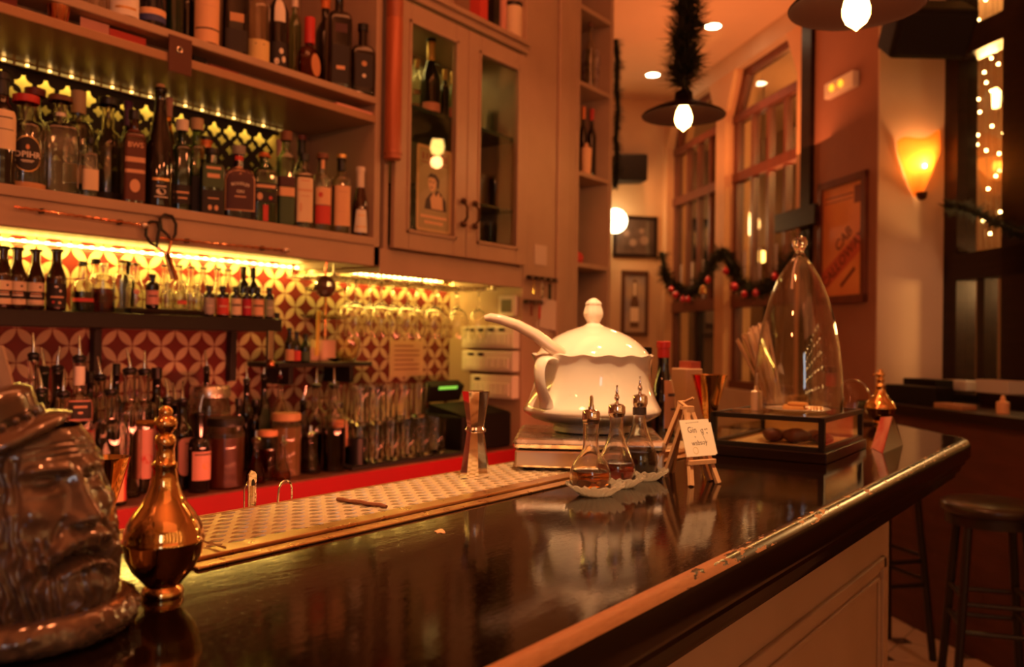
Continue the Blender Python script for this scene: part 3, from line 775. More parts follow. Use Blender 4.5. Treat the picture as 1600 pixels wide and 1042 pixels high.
# ---- cruets on cut glass dishes
CG = glass('clear_glass', (.97, .97, .95), .01, 1.5)
CRYS = pbr('cut_crystal', (1, .98, .94), .02, trans=1.0, ior=1.5)
PRESSED = pressed('pressed_glass')
AMB = pbr('amber_liquid', (.85, .27, .03), .02, trans=.85, ior=1.33)
REDL = pbr('red_liquid', (1.0, .12, .07), .02, trans=.70, ior=1.33)
DRKL = pbr('dark_liquid', (.10, .02, .012), .04, trans=.5, ior=1.33)
def dish(loc, label, s=1.0):
    def sec(a, r, z):
        k = max(0, (r-.022)/.024); rr = r*(1+.035*k*cos(18*a)); return rr*sin(a), -rr*cos(a)
    pr = [(0, .002), (.020, .0), (.026, .002), (.034, .009), (.043, .0155), (.0465, .0175), (.0455, .0195), (.038, .0155), (.029, .010), (.020, .0085), (0, .008)]
    pr = [(r*s, z) for r, z in pr]
    nb = MB().lathe(pr, 72, sec=sec)
    nb.v = [(x, y, z+(.0018*cos(18*math.atan2(x, y)) if (x*x+y*y) > (.040*s)**2 else 0)+(.0009*cos(24*math.atan2(x, y)+z*900) if .0004 < (x*x+y*y) else 0)) for x, y, z in nb.v]
    return solo('glass_dish', nb, PRESSED, label, 'dish', loc, smooth=25, group='cut glass dishes under the dasher bottles')
def inner(pr, level, th_=.0016):
    """liquid inside a profile up to a level"""
    q = []; last = None
    for r, z in pr:
        if r < .001: continue
        if z > level:
            if last: t = (level-last[1])/max(1e-6, (z-last[1])); q.append((last[0]+(r-last[0])*t-th_, level))
            break
        q.append((max(.0008, r-th_), max(z, .003))); last = (r, z)
    return [(0, .003)]+q+[(0, level)]
def cruet(loc, pr, level, liq, capz, capr, tip, label, band=None, tipkind=0):
    c = thing('dasher_bottle', label, 'bottle', loc, 0, 'dasher bottles beside the card')
    mk('glass', MB().lathe(pr+[(r-.0022, z) for r, z in pr[::-1][:-1] if z > .002]+[(0, .0032)], 40), wallglass('cruet_glass', (1, .99, .96), .06, .01, 1.5), c, smooth=60)
    mk('liquid', MB().lathe(inner(pr, level, .0027), 40), liq, c, smooth=50)
    z = capz
    mk('cap', MB().lathe([(capr*.9, z-.004), (capr*.92, z), (capr, z+.001), (capr*1.02, z+.004), (capr*1.0, z+.013), (capr*.93, z+.0165), (capr*.6, z+.0185), (.004, z+.0195), (0, z+.0195)], 28), CHROME, c, smooth=50)
    if tipkind == 0:
        mk('spout', MB().lathe([(.0050, z+.0185), (.0048, z+.024), (.0036, z+.027), (.0030, z+.038), (.0017, tip), (0, tip)], 14), CHROME, c)
    else:
        mk('spout', MB().lathe([(.0040, z+.0185), (.0024, z+.023), (.0045, z+.028), (.0040, z+.032), (.0020, z+.035), (.0026, z+.039), (.0012, z+.043), (.0016, tip), (0, tip)], 14), CHROME, c)
    if band: mk('band', MB().lathe([(band[0], band[1]), (band[0], band[2])], 28), pbr('band_dark', (.035, .018, .015), .6), c)
    return c
d1 = HZ(930, 774, ZT); dish(d1, 'cut glass dish under the nearest dasher bottle, amber liquid above it', 1.0)
d2 = HZ(968, 761, ZT); dish(d2, 'cut glass dish under the middle dasher bottle with red liquid', .92)
d3 = HZ(1006, 750, ZT); dish(d3, 'cut glass dish under the dark liquid dasher bottle beside the easel', .92)
P1 = [(0, 0), (.024, 0), (.030, .005), (.0330, .014), (.0328, .026), (.0290, .038), (.0215, .048), (.0155, .056), (.0128, .064), (.0122, .074), (.0126, .098), (.0132, .106)]
dh = Vector((0, 0, .0092))
e1 = cruet(HZ(922, 771, ZT)+dh, P1, .027, AMB, .106, .0142, .147, 'round glass dasher bottle with amber liquid and a plain chrome spout')
P2 = [(0, 0), (.022, 0), (.029, .005), (.0335, .016), (.0325, .026), (.0270, .040), (.0190, .058), (.0135, .074), (.0115, .088), (.0115, .104), (.012, .110)]
e2 = cruet(HZ(962, 758, ZT)+dh, P2, .030, REDL, .110, .0145, .160, 'flared glass dasher bottle with bright red liquid, middle of three', None, 1)
P3 = [(0, 0), (.026, 0), (.031, .006), (.0335, .020), (.0320, .034), (.0255, .052), (.0170, .072), (.0125, .088), (.0112, .102), (.0112, .116), (.012, .122)]
e3 = cruet(HZ(998, 747, ZT)+dh, P3, .040, DRKL, .122, .0140, .172, 'glass dasher bottle with nearly black liquid and a dark neck band', (.0122, .104, .117), 1)

# ---- little wooden easels with a handwritten card
PINE = pbr('pine', (.62, .36, .18), .55, col2=(.52, .28, .13), nscale=20, stretch=(1, 1, .2))
def stick(mb, a, b, w=.004, t=.003, side=Vector((1, 0, 0))):
    a, b = Vector(a), Vector(b); ax = (b-a)/2; s_ = (side-ax.normalized()*side.dot(ax.normalized())).normalized(); n_ = ax.normalized().cross(s_)
    return mb.obox((a+b)/2, s_*w, n_*t, ax)
def easel(loc, rz, label, hgt=.115, lean=.030):
    e = thing('mini_easel', label, 'easel', loc, rz, 'little wooden easels on the bar')
    apex = Vector((0, lean, hgt))
    for s_ in (-1, 1): mk('leg', stick(MB(), (s_*.032, 0, .001), apex+Vector((s_*.004, 0, 0)), .0045, .0035), PINE, e, smooth=0, bevel=.0006)
    mk('back_leg', stick(MB(), (0, lean+.058, .001), apex+Vector((0, .004, -.004)), .0045, .0035), PINE, e, smooth=0, bevel=.0006)
    mk('crossbar', MB().obox((0, lean*.32-.004, hgt*.30), (.030, 0, 0), (0, .006, 0), (0, 0, .004)), PINE, e, smooth=0, bevel=.0006)
    mk('top_block', MB().obox(apex+Vector((0, 0, -.004)), (.009, 0, 0), (0, .006, 0), (0, 0, .008)), PINE, e, smooth=0, bevel=.001)
    mk('peg', MB().tube([apex+Vector((-.0, .004, .002)), apex+Vector((-.0, .022, .010))], .0026, 8), PINE, e)
    return e
L0 = HZ(1084, 764, ZT); L1 = HZ(1118, 752, ZT)
d_ = (L1-L0); ang = math.atan2(d_.y, d_.x); mid_ = (L0+L1)/2
ang = ang-.42
e1 = easel(Vector((mid_.x, mid_.y, ZT)), ang, 'small pine easel holding the handwritten card at the front of the bar', .128, .042)
pbk = mid_+Vector((cos(ang+1.45), sin(ang+1.45), 0))*.125
easel(Vector((pbk.x, pbk.y, ZT)), ang+PI+.25, 'small pine easel standing behind the handwritten card, facing away', .134, .042)
lean_a = math.atan2(.042, .128)
ca = thing('card', 'white handwritten card about gin resting on the small pine easel', 'card', Vector((mid_.x, mid_.y, ZT+.045)), ang)
n_ = Vector((0, -cos(lean_a), sin(lean_a))); upv = Vector((0, sin(lean_a), cos(lean_a)))
cc = Vector((0, .013, .0)) + upv*.034+n_*.0055
CM = Matrix.Identity(4)
for i in range(3): CM[i][0] = (1, 0, 0)[i]; CM[i][1] = upv[i]; CM[i][2] = n_[i]; CM[i][3] = cc[i]
mk('sheet', MB().box(-.034, .034, -.032, .032, -.0016, 0).box(-.026, .040, -.030, .026, -.0034, -.0018).xf(CM), CREAMP, ca, smooth=0)
INK = pbr('ink', (.10, .05, .035), .8)
wr = MB()
def word(mb, txt, x, y, size, rot=0):
    mb.join(textmesh(txt, size, .00005, 'LEFT'), CM @ T(x, y, .0001) @ Matrix.Rotation(rot, 4, 'Z'))
word(wr, 'Gin  q', -.021, .014, .0150, -.04); word(wr, 'x', -.007, .0020, .006); word(wr, 'wsbsoy', -.017, -.0095, .0125, .03)
def dash(mb, x0, y0, x1, y1, w): 
    d_ = Vector((x1-x0, y1-y0, 0)); n2 = Vector((-d_.y, d_.x, 0)).normalized()*w; p0 = Vector((x0, y0, .0002)); p1 = Vector((x1, y1, .0002))
    mb.add([CM @ (p0-n2), CM @ (p1-n2), CM @ (p1+n2), CM @ (p0+n2)], [(0, 1, 2, 3)])
dash(wr, .0105, .0105, .0165, -.0065, .0004)
for k in range(7): dash(wr, -.021+.0045*k, .0262+.0002*k, -.0182+.0045*k, .0264+.0002*k, .0005)
for (x, y) in ((.0195, .0145), (.0235, .0150), (.0225, .0080)): dash(wr, x, y, x+.0028, y-.0012, .0009)
mk('writing', wr, INK, ca, smooth=0)
sm = MB().lathe([(.0052, 0), (.006, .0002)], 20).xf(CM @ T(-.011, -.022, .0001))
mk('stamp', sm, pbr('ochre_ink', (.55, .38, .10), .8), ca, smooth=0)

# ---- glass display box, dome and company
O_ = HZ(1291, 726, ZT); Rb = HZ(1366, 695, ZT)
v = (Rb-O_); v.z = 0; v.normalize(); u = Vector((-v.y, v.x, 0)); lu, lv = .255, .36
BXA = math.atan2(-u.y, -u.x)                    # local x runs from left front to right front corner
bx = thing('display_box', 'flat black framed glass display box on the bar with the glass dome on it', 'display box', (O_.x+u.x*lu, O_.y+u.y*lu, ZT), BXA)
LU, LV = lu, lv
mk('base', MB().box(0, LU, 0, LV, 0, .022), DARKWOOD, bx, smooth=0, bevel=.002)
fr = MB(); a0, a1, b0, b1, q = .012, LU-.012, .012, LV-.012, .006
zb0, zb1 = .0225, .092
for xx in (a0, a1):
    for yy_ in (b0, b1): fr.box(xx-q, xx+q, yy_-q, yy_+q, zb0, zb1)
for zz in (zb0+.004, zb1-.004):
    for yy_ in (b0, b1): fr.box(a0, a1, yy_-q, yy_+q, zz-.005, zz+.005)
    for xx in (a0, a1): fr.box(xx-q, xx+q, b0, b1, zz-.005, zz+.005)
mk('frame', fr, BLACK, bx, smooth=0)
for nm, b_ in (('pane', (a0, a1, b0-.001, b0+.001, zb0, zb1)), ('pane', (a1-.001, a1+.001, b0, b1, zb0, zb1)), ('pane', (a0-.001, a0+.001, b0, b1, zb0, zb1)), ('pane', (a0, a1, b1-.001, b1+.001, zb0, zb1)), ('lid', (a0, a1, b0, b1, zb1-.002, zb1))):
    mk(nm, MB().box(*b_), CG, bx, smooth=0)
mk('lining', MB().box(a0+.004, a1-.004, b0+.004, b1-.004, zb0, zb0+.002), pbr('gold_lining', (.78, .55, .25), .35, .6), bx, smooth=0)
mk('back_lining', MB().box(a0+.004, a1-.004, b1-.006, b1-.003, zb0, zb1-.01), pbr('gold_lining', (.78, .55, .25), .35, .6), bx, smooth=0)
BM = T(O_.x+u.x*lu, O_.y+u.y*lu, ZT) @ RZ(BXA)
def onbox(x, y, z=.0925): return BM @ Vector((x, y, z))
for i, (x, y, r, c) in enumerate(((.42, .35, .028, 0), (.52, .45, .024, 1), (.62, .36, .030, 0), (.72, .5, .025, 1), (.34, .55, .022, 1), (.82, .42, .022, 0))):
    dm = MB().sphere((0, 0, 0), r, 18, 12, (1, .8, .55)); dm.v = [tuple(Vector(w_)*(1+.18*noise.noise(Vector(w_)*60+Vector((i, 0, 0))))) for w_ in dm.v]
    pz_ = onbox(x*LU, y*LV, zb0+.0023+r*.56)
    solo('dried_fruit', dm, pbr('dried_dark', (.12, .03, .015), .4) if c == 0 else pbr('dried_amber', (.35, .12, .03), .35), ['large dark dried fruit in the glass box, left end of its heap', 'small amber dried fruit in the glass box behind the big dark one', 'largest dark dried fruit in the middle of the glass box', 'amber dried fruit towards the back right of the glass box', 'small amber dried fruit at the left back of the glass box', 'small dark dried fruit at the right of the glass box'][i], 'dried fruit', pz_, i, group='dried fruit in the display box')
# dome
dc = HP(1258, 620, onbox(.60*LU, .5*LV), v); lp = BM.inverted() @ dc
dc = onbox(min(max(lp.x, .11), LU-.11), .50*LV)
dmr = .098
dome = thing('glass_dome', 'tall pointed clear glass dome with a round knob on the display box', 'glass dome', dc)
dp = [(dmr, 0), (dmr*.995, .03), (dmr*.97, .09), (dmr*.90, .15), (dmr*.80, .205), (dmr*.66, .255), (dmr*.48, .300), (dmr*.30, .330), (dmr*.165, .348), (.011, .358)]
mk('bell', MB().lathe([(0, .3535)]+[(r-.0030, z-.002*(z > .3)) for r, z in dp[::-1][1:]]+dp+[(0, .3585)], 64), glass('dome_glass', (.985, .97, .93), .015, 1.52, 2.0), dome, smooth=60)
mk('knob', MB().lathe([(.011, .357), (.009, .362), (.0125, .368), (.0165, .376), (.0170, .384), (.0145, .392), (.008, .397), (0, .3985)], 24), CRYS, dome, smooth=60)
cp = thing('plate', 'small plate of golden biscuits under the glass dome', 'plate', dc+Vector((0, 0, .0005)))
mk('dish', MB().lathe([(0, 0), (.060, 0), (.072, .005), (.071, .0065), (.059, .003), (0, .003)], 32), WHITEC, cp)
for i, (x, y, a) in enumerate(((-.03, .0, .3), (.025, .02, 1.2), (.01, -.03, 2.1), (.0, .0, .7))):
    nb = MB().lathe([(0, 0), (.022, 0), (.0235, .003), (.021, .007), (0, .008)], 18)
    solo('biscuit', nb, pbr('biscuit', (.72, .36, .10), .7, bmp=.001, nscale=50), ['golden biscuit at the left of the plate under the dome', 'golden biscuit at the back of the plate under the dome', 'golden biscuit at the front of the plate under the dome', 'golden biscuit lying on top of the others under the dome'][i], 'biscuit', dc+Vector((x, y, .0040 if i < 3 else .0122)), a, group='biscuits under the dome')
# candle and matchstick
cpn = HP(1182, 630, onbox(.34*LU, .35*LV), v)
cl_ = BM.inverted() @ cpn; cpn = onbox(cl_.x, .35*LV)
cnd = thing('candle', 'short cream candle on the left of the display box', 'candle', cpn)
mk('wax', MB().lathe([(0, 0), (.0125, 0), (.0125, .042), (.0105, .044), (.0055, .046), (.0045, .055), (0, .056)], 18), pbr('wax', (.85, .72, .48), .4, sss=.3), cnd)
mk('wick', MB().tube([(0, 0, .056), (.001, 0, .085)], .0022, 6), pbr('pale_metal', (.62, .60, .56), .35, .3), cnd)
m0, m1 = onbox(.30*LU-.055, .30*LV, .0945), onbox(.30*LU+.04, .40*LV, .0945)
solo('wooden_stirrer', MB().obox((m0+m1)/2, (m1-m0)/2, (0, .003, 0), (0, 0, .001)), PINE, 'flat wooden stirrer lying on top of the display box', 'stirrer', smooth=0)
# small glass bottles behind the dome
gb = HZ(1297, 672, ZT); gb = HD(1298, 640, 2.62); gb.z = ZT
# stands on the bar behind the box
hb = thing('glass_bottle', 'round glass bottle with a pink neck and dark cap behind the glass dome', 'bottle', gb)
sc_ = depth(gb)/1350
mk('glass', MB().lathe([(0, 0), (.040, 0), (.047, .012), (.048, .05), (.044, .075), (.030, .098), (.017, .112), (.0125, .125), (.0125, .150)], 32), glass('warm_glass', (.95, .86, .72), .015), hb, smooth=60)
mk('neck_seal', MB().lathe([(.0130, .118), (.0150, .122), (.0150, .160), (0, .160)], 20), pbr('pink_seal', (.62, .12, .12), .5), hb)
mk('cap', MB().lathe([(.026, .160), (.027, .162), (.027, .178), (.024, .180), (0, .180)], 20), pbr('wine_cap', (.10, .02, .02), .4), hb)
gb2 = HD(1331, 640, 2.72); gb2.z = ZT
hb = thing('glass_cloche', 'small round glass cloche behind the right side of the dome', 'cloche', gb2)
mk('bell', MB().lathe([(.058, 0), (.059, .05), (.053, .095), (.038, .125), (.015, .138), (0, .139)], 32), glass('warm_glass', (.95, .86, .72)), hb, smooth=60)
mk('base', MB().lathe([(0, 0), (.066, 0), (.066, .008), (0, .009)], 32, (0, 0, -.0)), DARKWOOD, hb)
# straws in a holder behind the box
sb = HD(1214, 640, 2.58); sb.z = ZT
hold = thing('straw_holder', 'clear tumbler holding a slanting bundle of paper straws behind the box', 'tumbler', sb)
mk('glass', MB().lathe([(0, 0), (.036, 0), (.040, .10), (.042, .14), (.040, .14), (.038, .10), (.034, .006), (0, .005)], 28), CG, hold)
STR = [pbr('straw_white', (.84, .72, .56), .6), pbr('straw_tan', (.62, .44, .28), .6)]
tipc = HD(1168, 522, 2.62)
for i in range(26):
    a = 2*PI*i*.618; rr = .030*math.sqrt((i+.5)/26)
    b0 = sb+Vector((rr*cos(a)*.7+.010, rr*sin(a)*.7, .012))
    hi = i/25.
    tp = HD(1146+52*hi+4*sin(i*5), 518-14*sin(hi*PI*.8)+5*cos(i*3), 2.58+.05*sin(i*2.3))
    tp = b0+(tp-b0).normalized()*(.305-.03*(1-hi))
    big = hi > .35
    solo('straw', MB().tube([b0, tp], .0042 if big else .0026, 8), STR[0 if big else 1], ('thick white paper straw leaning left in the tumbler bundle behind the box' if big else 'thin tan stirrer at the lower edge of the straw bundle'), 'straw', group='thick white paper straws in the tumbler' if big else 'thin tan stirrers in the tumbler')
# gold jiggers
def gold_jigger(loc, label, s=1.0):
    j = thing('jigger', label, 'jigger', loc)
    mk('cup', MB().lathe([(0, 0), (.017*s, 0), (.017*s, .002), (.0075*s, .034*s), (.0062*s, .038*s), (.0075*s, .042*s), (.0235*s, .100*s), (.0240*s, .102*s), (.0228*s, .102*s), (.0065*s, .046*s), (0, .045*s)], 32), GOLD, j, smooth=50)
    return j
p = HD(1108, 640, 1.96); p.z = ZT
gold_jigger(p, 'flared gold jigger standing behind the handwritten card and box', (1.34-(587-540)/1350*1.96-ZT)/.102)
p = HD(166, 800, .97); p.z = ZT
gold_jigger(p, 'gold jigger half hidden behind the bearded head mug', (HD(166, 714, .97).z-ZT)/.102)

# ---- brass flask dashers
FLP = [(0, 0), (.0195, 0), (.0205, .003), (.0190, .008), (.0165, .011), (.0200, .016), (.029, .026), (.0355, .040), (.0380, .053), (.0392, .0545), (.0392, .0575), (.0378, .059), (.0378, .064), (.0345, .073), (.0290, .083), (.0220, .092), (.0172, .101), (.0140, .111), (.0110, .126), (.0122, .128), (.0122, .132), (.0095, .134), (.0085, .146), (.0098, .150), (.0105, .154), (.0090, .159), (.0058, .1615), (.0070, .1635), (.0105, .1675), (.0115, .172), (.0100, .1765), (.0062, .179), (.0066, .182), (.0062, .186), (.0030, .189), (0, .1895)]
def flask(loc, rz, label, s=1.0):
    f_ = thing('brass_flask', label, 'flask', loc, rz)
    mk('body', MB().lathe([(r*s, z*s) for r, z in FLP[:24]]+[(FLP[23][0]*s*.9, FLP[23][1]*s)], 48), GOLD, f_, smooth=50)
    mk('stopper', MB().lathe([(r*s, z*s) for r, z in FLP[23:]], 32), GOLD, f_, smooth=50)
    mk('spout', MB().tube([(.006*s, 0, .171*s), (.019*s, 0, .1715*s), (.0285*s, 0, .1715*s)], [.0042*s, .0036*s, .0030*s], 12), GOLD, f_)
    return f_
p = HZ(240, 941, ZT)
toleft = -RR
p = Vector((p.x, p.y, ZT))+Vector((_f.x, _f.y, 0)).normalized()*.02
fa = math.atan2(toleft.y, toleft.x)
flask(p, fa, 'shiny gold flask with a side spout beside the bearded head mug', (HP(212, 633, p, _f).z-ZT)/.1895)
p = HD(1375, 655, 2.70); p.z = ZT
flask(p, fa+.5, 'gold flask at the far corner of the bar beside the red menu holder', (HD(1375, 577, 2.70).z-ZT)/.1895).scale = (1.3, 1.3, 1)
# red menu holder at the corner
a_, b_ = HZ(1368, 704, ZT), HZ(1408, 694, ZT)
mh = thing('menu_holder', 'folded red menu standing at the far corner of the bar', 'menu', (0, 0, 0))
tp_ = HD(1386, 651, depth((a_+b_)/2)+.03)
wv = (a_-CAM); wv.z = 0; wv.normalize()
l0, l1 = HZ(1362, 700, ZT), HZ(1379, 708, ZT)
back = wv*.05
r0 = HZ(1410, 695, ZT)
def sheet(q0, q1, q2, q3, th_):
    q = [Vector(x) for x in (q0, q1, q2, q3)]; n_ = (q[1]-q[0]).cross(q[3]-q[0]).normalized()*th_
    vs = [x for x in q]+[x+n_ for x in q]
    return MB().add(vs, [(0, 1, 2, 3), (7, 6, 5, 4), (0, 1, 5, 4), (1, 2, 6, 5), (2, 3, 7, 6), (3, 0, 4, 7)])
tl, tr = HD(1377, 652, depth(l0)+.03), HD(1394, 651, depth(l1)+.03)
mk('front_leaf', sheet(l0, l1, tr, tl, .0015), pbr('menu_red', (.55, .05, .04), .35, col2=(.75, .30, .20), nscale=16), mh, smooth=0)
mk('back_leaf', sheet(l1+Vector((0, 0, 0)), r0, tr+Vector((.012, -.002, -.002)), tr, .0015), pbr('menu_brown', (.16, .06, .035), .3), mh, smooth=0)
# bottle and box behind the tureen
wb = HD(1037, 620, 2.42); wb.z = ZT
# ---- bearded head mug
hc = HD(30, 1000, .70); hc = Vector((hc.x, hc.y, ZT))
S = depth(hc)/1350.
mug = thing('head_mug', 'brown glazed ceramic mug shaped as a bearded man in a peaked cap', 'mug', hc, 0)
tocam = (CAM-hc); tocam.z = 0
fa = math.atan2(tocam.y, tocam.x)+math.radians(40)          # the face looks to the right of the viewer
mug.rotation_euler = (0, 0, fa+PI/2); mug.scale = (.92, .92, .83)
GL = pbr('brown_glaze', (.17, .105, .068), .16, col2=(.085, .05, .033), nscale=24, coat=1.0, spec=.6)
def g2(a, z, a0, z0, sa, sz): return math.exp(-((a-a0)/sa)**2-((z-z0)/sz)**2)
def sst(x, a, b): t = max(0, min(1, (x-a)/(b-a))); return t*t*(3-2*t)
def headr(a, z):
    ab = abs(a); r = .0765
    if z < .05: r -= .003*((.05-z)/.05)
    r -= .0150*sst(z, .085, .170)
    if z > .160: r -= .016*((z-.160)/.04)**2
    r += .0065*math.exp(-((z-(.1650-.012*(ab-.35)**2))/.0050)**2)*sst(ab, .04, .16)*(1-sst(ab, .55, .8))      # brow
    r -= .0105*g2(ab, z, .40, .1540, .21, .0080)                                                            # socket
    r += .0085*g2(ab, z, .40, .1530, .14, .0058)                                                            # closed eye
    r -= .0050*math.exp(-((z-(.1500+.10*(ab-.40)**2-.012*(ab-.40)))/.0013)**2)*math.exp(-((ab-.40)/.17)**4) # lid line
    r -= .0030*math.exp(-((z-(.1580-.09*(ab-.40)**2))/.0013)**2)*math.exp(-((ab-.40)/.17)**4)
    r += .0030*g2(ab, z, .42, .1430, .16, .0035)
    k = 1-sst(z, .122, .160)
    if z > .108: r += (.0060+.0085*k)*math.exp(-(a/(.085+.05*k))**2)*(1-sst(z, .158, .170))*sst(z, .110, .117)  # nose
    r += .0050*g2(a, z, 0, .1210, .13, .0075)+.0075*g2(ab, z, .165, .1175, .065, .0065)
    r -= .0080*g2(ab, z, .115, .1115, .065, .0032)
    r += .0065*g2(ab, z, .56, .1280, .20, .0120)                                                            # cheek
    t = max(0, min(1, (.120-z)/.035)); r -= .0050*math.exp(-((ab-(.24+.26*t))/.045)**2)*sst(z, .080, .088)*(1-sst(z, .116, .124))
    mz = .1010-.060*ab*ab; r += .0080*math.exp(-((z-mz)/.0075)**2)*math.exp(-(ab/.62)**4)                   # moustache
    fz = .0840-.070*ab*ab; r -= .0150*math.exp(-((z-fz)/.0040)**2)*math.exp(-(ab/.44)**6)                   # mouth
    r += .0060*math.exp(-((z-(fz-.0090))/.0050)**2)*math.exp(-(ab/.30)**4)
    r += .0080*g2(a, z, 0, .050, .50, .0170)                                                                # chin
    for wz in (.1735, .1790, .1845): r -= .0016*math.exp(-((z-wz-.003*cos(a*2.5))/.0013)**2)*math.exp(-(ab/.6)**4)
    hair = max(sst(ab, .66, .82)*(1-sst(z, .170, .180)), (1-sst(z, .096, .108))*(.35 if (z > fz-.013 and ab < .32) else 1))
    w_ = noise.noise(Vector((a*5, z*45, 1)))
    r += hair*(.0030*sin(a*46+4.5*w_+z*60)+.0022*noise.noise(Vector((a*24+2*w_, z*60, 0))))
    r += .0005*noise.noise(Vector((a*9, z*120, 5)))
    if z < .034: r -= .007*((.034-z)/.012)**2 if z > .022 else .007
    return r
NA_, NZ_ = 300, 220
vs, fs = [], []
for j in range(NZ_+1):
    z = .020+(.200-.020)*j/NZ_
    for i in range(NA_):
        a = -PI+2*PI*i/NA_; r = headr(a, z); sh = .006*max(0, (z-.05)/.1)
        vs.append((r*sin(a), -r*cos(a)-sh*0, z))
for j in range(NZ_):
    for i in range(NA_): fs.append((j*NA_+i, j*NA_+(i+1) % NA_, (j+1)*NA_+(i+1) % NA_, (j+1)*NA_+i))
KS = (1.34-HP(60, 690, hc, _f).z) ; 
mk('head', MB().add(vs, fs), GL, mug, smooth=180)
rg = MB(); NR = 120
vs, fs = [], []
for j in range(17):
    b = PI*1.0*j/16-PI*.5
    for i in range(NR):
        a = 2*PI*i/NR; n_ = noise.noise(Vector((sin(a)*9, cos(a)*9, b*2.2)))+.9*sin(a*44+3*sin(b*3))*.8
        rr = .082+.0150*cos(b)*(1+.22*n_); z = .017+.0165*sin(b)
        vs.append((rr*sin(a), -rr*cos(a), max(0, z)))
for j in range(16):
    for i in range(NR): fs.append((j*NR+i, j*NR+(i+1) % NR, (j+1)*NR+(i+1) % NR, (j+1)*NR+i))
rg.add(vs, fs)
rg.lathe([(0, .0), (.080, 0)], 40).lathe([(.083, .033), (.060, .034)], 60)
mk('collar', rg, GL, mug, smooth=180)
# cap: tilted crown, band with studs, peak
cl = Matrix.Rotation(-(fa+PI/2), 4, 'Z') @ tocam.normalized()
lft = Vector((0, 0, 1)).cross(cl)*-1
HM = T(*(lft*.026+cl*-.004+Vector((0, 0, .183)))) @ Matrix.Scale(.86, 4) @ Matrix.Rotation(math.radians(27), 4, cl) @ Matrix.Rotation(math.radians(-6), 4, 'X')
cr = MB().lathe([(.056, -.010), (.0600, .002), (.0610, .018), (.0640, .028), (.0650, .036), (.058, .046), (.044, .050), (.0435, .046), (.042, .02), (0, .015)], 64)
cr.v = [(x*(1+.02*noise.noise(Vector((x, y, z))*25)), y, z) for x, y, z in cr.v]
mk('cap', cr.xf(HM), pbr('cap_glaze', (.12, .072, .045), .16, col2=(.08, .048, .03), nscale=20, coat=1.0), mug, smooth=60)
pk = MB(); vs, fs = [], []
for j in range(7):
    t = j/6
    for i in range(41):
        a = -1.15+2.3*i/40; ext = .030*max(0, cos(a/1.15*PI/2))**.6
        r = .0595+ext*t; vs.append((r*sin(a), -r*cos(a), .004-.006*t-.010*t*t*cos(a)))
for j in range(6):
    for i in range(40): fs.append((j*41+i, j*41+i+1, (j+1)*41+i+1, (j+1)*41+i))
pk.add(vs, fs)
pko = mk('peak', pk.xf(HM), GL, mug, smooth=60, solid=.006)
mk('cap_band', MB().lathe([(.0605, .003), (.0635, .004), (.0640, .015), (.0610, .016)], 64).xf(HM), pbr('band_glaze', (.02, .012, .009), .2, coat=1.0), mug, smooth=60)
for k in range(5):
    a = -.55+k*.22
    mk('stud', MB().sphere(HM @ Vector((.0640*sin(a), -.0640*cos(a), .0095)), .0036, 10, 8), pbr('cap_glaze', (.1, .06, .03)), mug)
s0 = HP(8, 600, hc, _f)
for i, (x0, y0, x1, y1) in enumerate(((24, 640, -4, 540), (10, 645, -18, 545))):
    solo('wooden_stirrer', MB().obox((HP(x0, y0, hc+_f*.01*i, _f)+HP(x1, y1, hc+_f*.01*i, _f))/2, (HP(x1, y1, hc+_f*.01*i, _f)-HP(x0, y0, hc+_f*.01*i, _f))/2, RR*.0045, _f*.001), pbr('pale_wood', (.72, .50, .32), .6, col2=(.62, .42, .26), nscale=30), ['pale wooden stirrer standing in the head mug, nearest its cap peak', 'pale wooden stirrer standing in the head mug at the left frame edge'][i], 'stirrer', smooth=0, bevel=.0005, group='wooden stirrers in the head mug')
# ================================================================== bottles
CLEAR = wallglass('bottle_clear', (.97, .97, .94))
CLEAR2 = wallglass('bottle_clear_warm', (.92, .88, .78))
GREEN = wallglass('bottle_pale_green', (.55, .72, .48))
REFR = (CLEAR, CLEAR2, GREEN)
DKGREEN = pbr('bottle_dark_green', (.008, .020, .008), .06, spec=.6, coat=.5)
DARK = pbr('bottle_dark', (.010, .006, .005), .06, spec=.6, coat=.5)
BROWN = pbr('bottle_brown', (.045, .014, .006), .06, spec=.6, coat=.5)
BLUEB = pbr('bottle_blue_black', (.008, .008, .018), .08, spec=.6, coat=.5)
AMBERB = glass('bottle_amber', (.72, .34, .10), .03, 1.5, 1.3)
FROST = pbr('bottle_smoke', (.16, .12, .09), .25, trans=.4)
def flatm(n, c, r=.6, **k): return pbr(n, c, r, **k)
L_CREAM = flatm('label_cream', (.78, .62, .42)); L_WHITE = flatm('label_white', (.80, .74, .66)); L_RED = flatm('label_red', (.60, .06, .05))
L_ORANGE = flatm('label_orange', (.72, .33, .16)); L_PEACH = flatm('label_peach', (.78, .46, .26)); L_BLACK = flatm('label_black', (.02, .014, .014))
L_BROWN = flatm('label_brown', (.11, .03, .018)); L_YEL = flatm('label_yellow', (.72, .55, .22)); L_PINK = flatm('label_pink', (.72, .34, .28)); L_GREY = flatm('label_grey', (.42, .38, .34))
L_PLUM = flatm('label_plum', (.07, .022, .026)); L_GOLD = flatm('label_gold', (.70, .42, .14), .35, metal=.6); L_GREEN = flatm('label_green', (.05, .10, .05)); L_BLUE = flatm('label_blue', (.05, .06, .22))
L_TAN = flatm('label_tan', (.55, .30, .15))
C_CORK = flatm('cork', (.55, .34, .18), .8); C_BLACK = flatm('cap_black', (.012, .010, .010), .35); C_RED = flatm('cap_red', (.60, .04, .04), .4); C_WHITE = flatm('cap_white', (.78, .68, .58), .45)
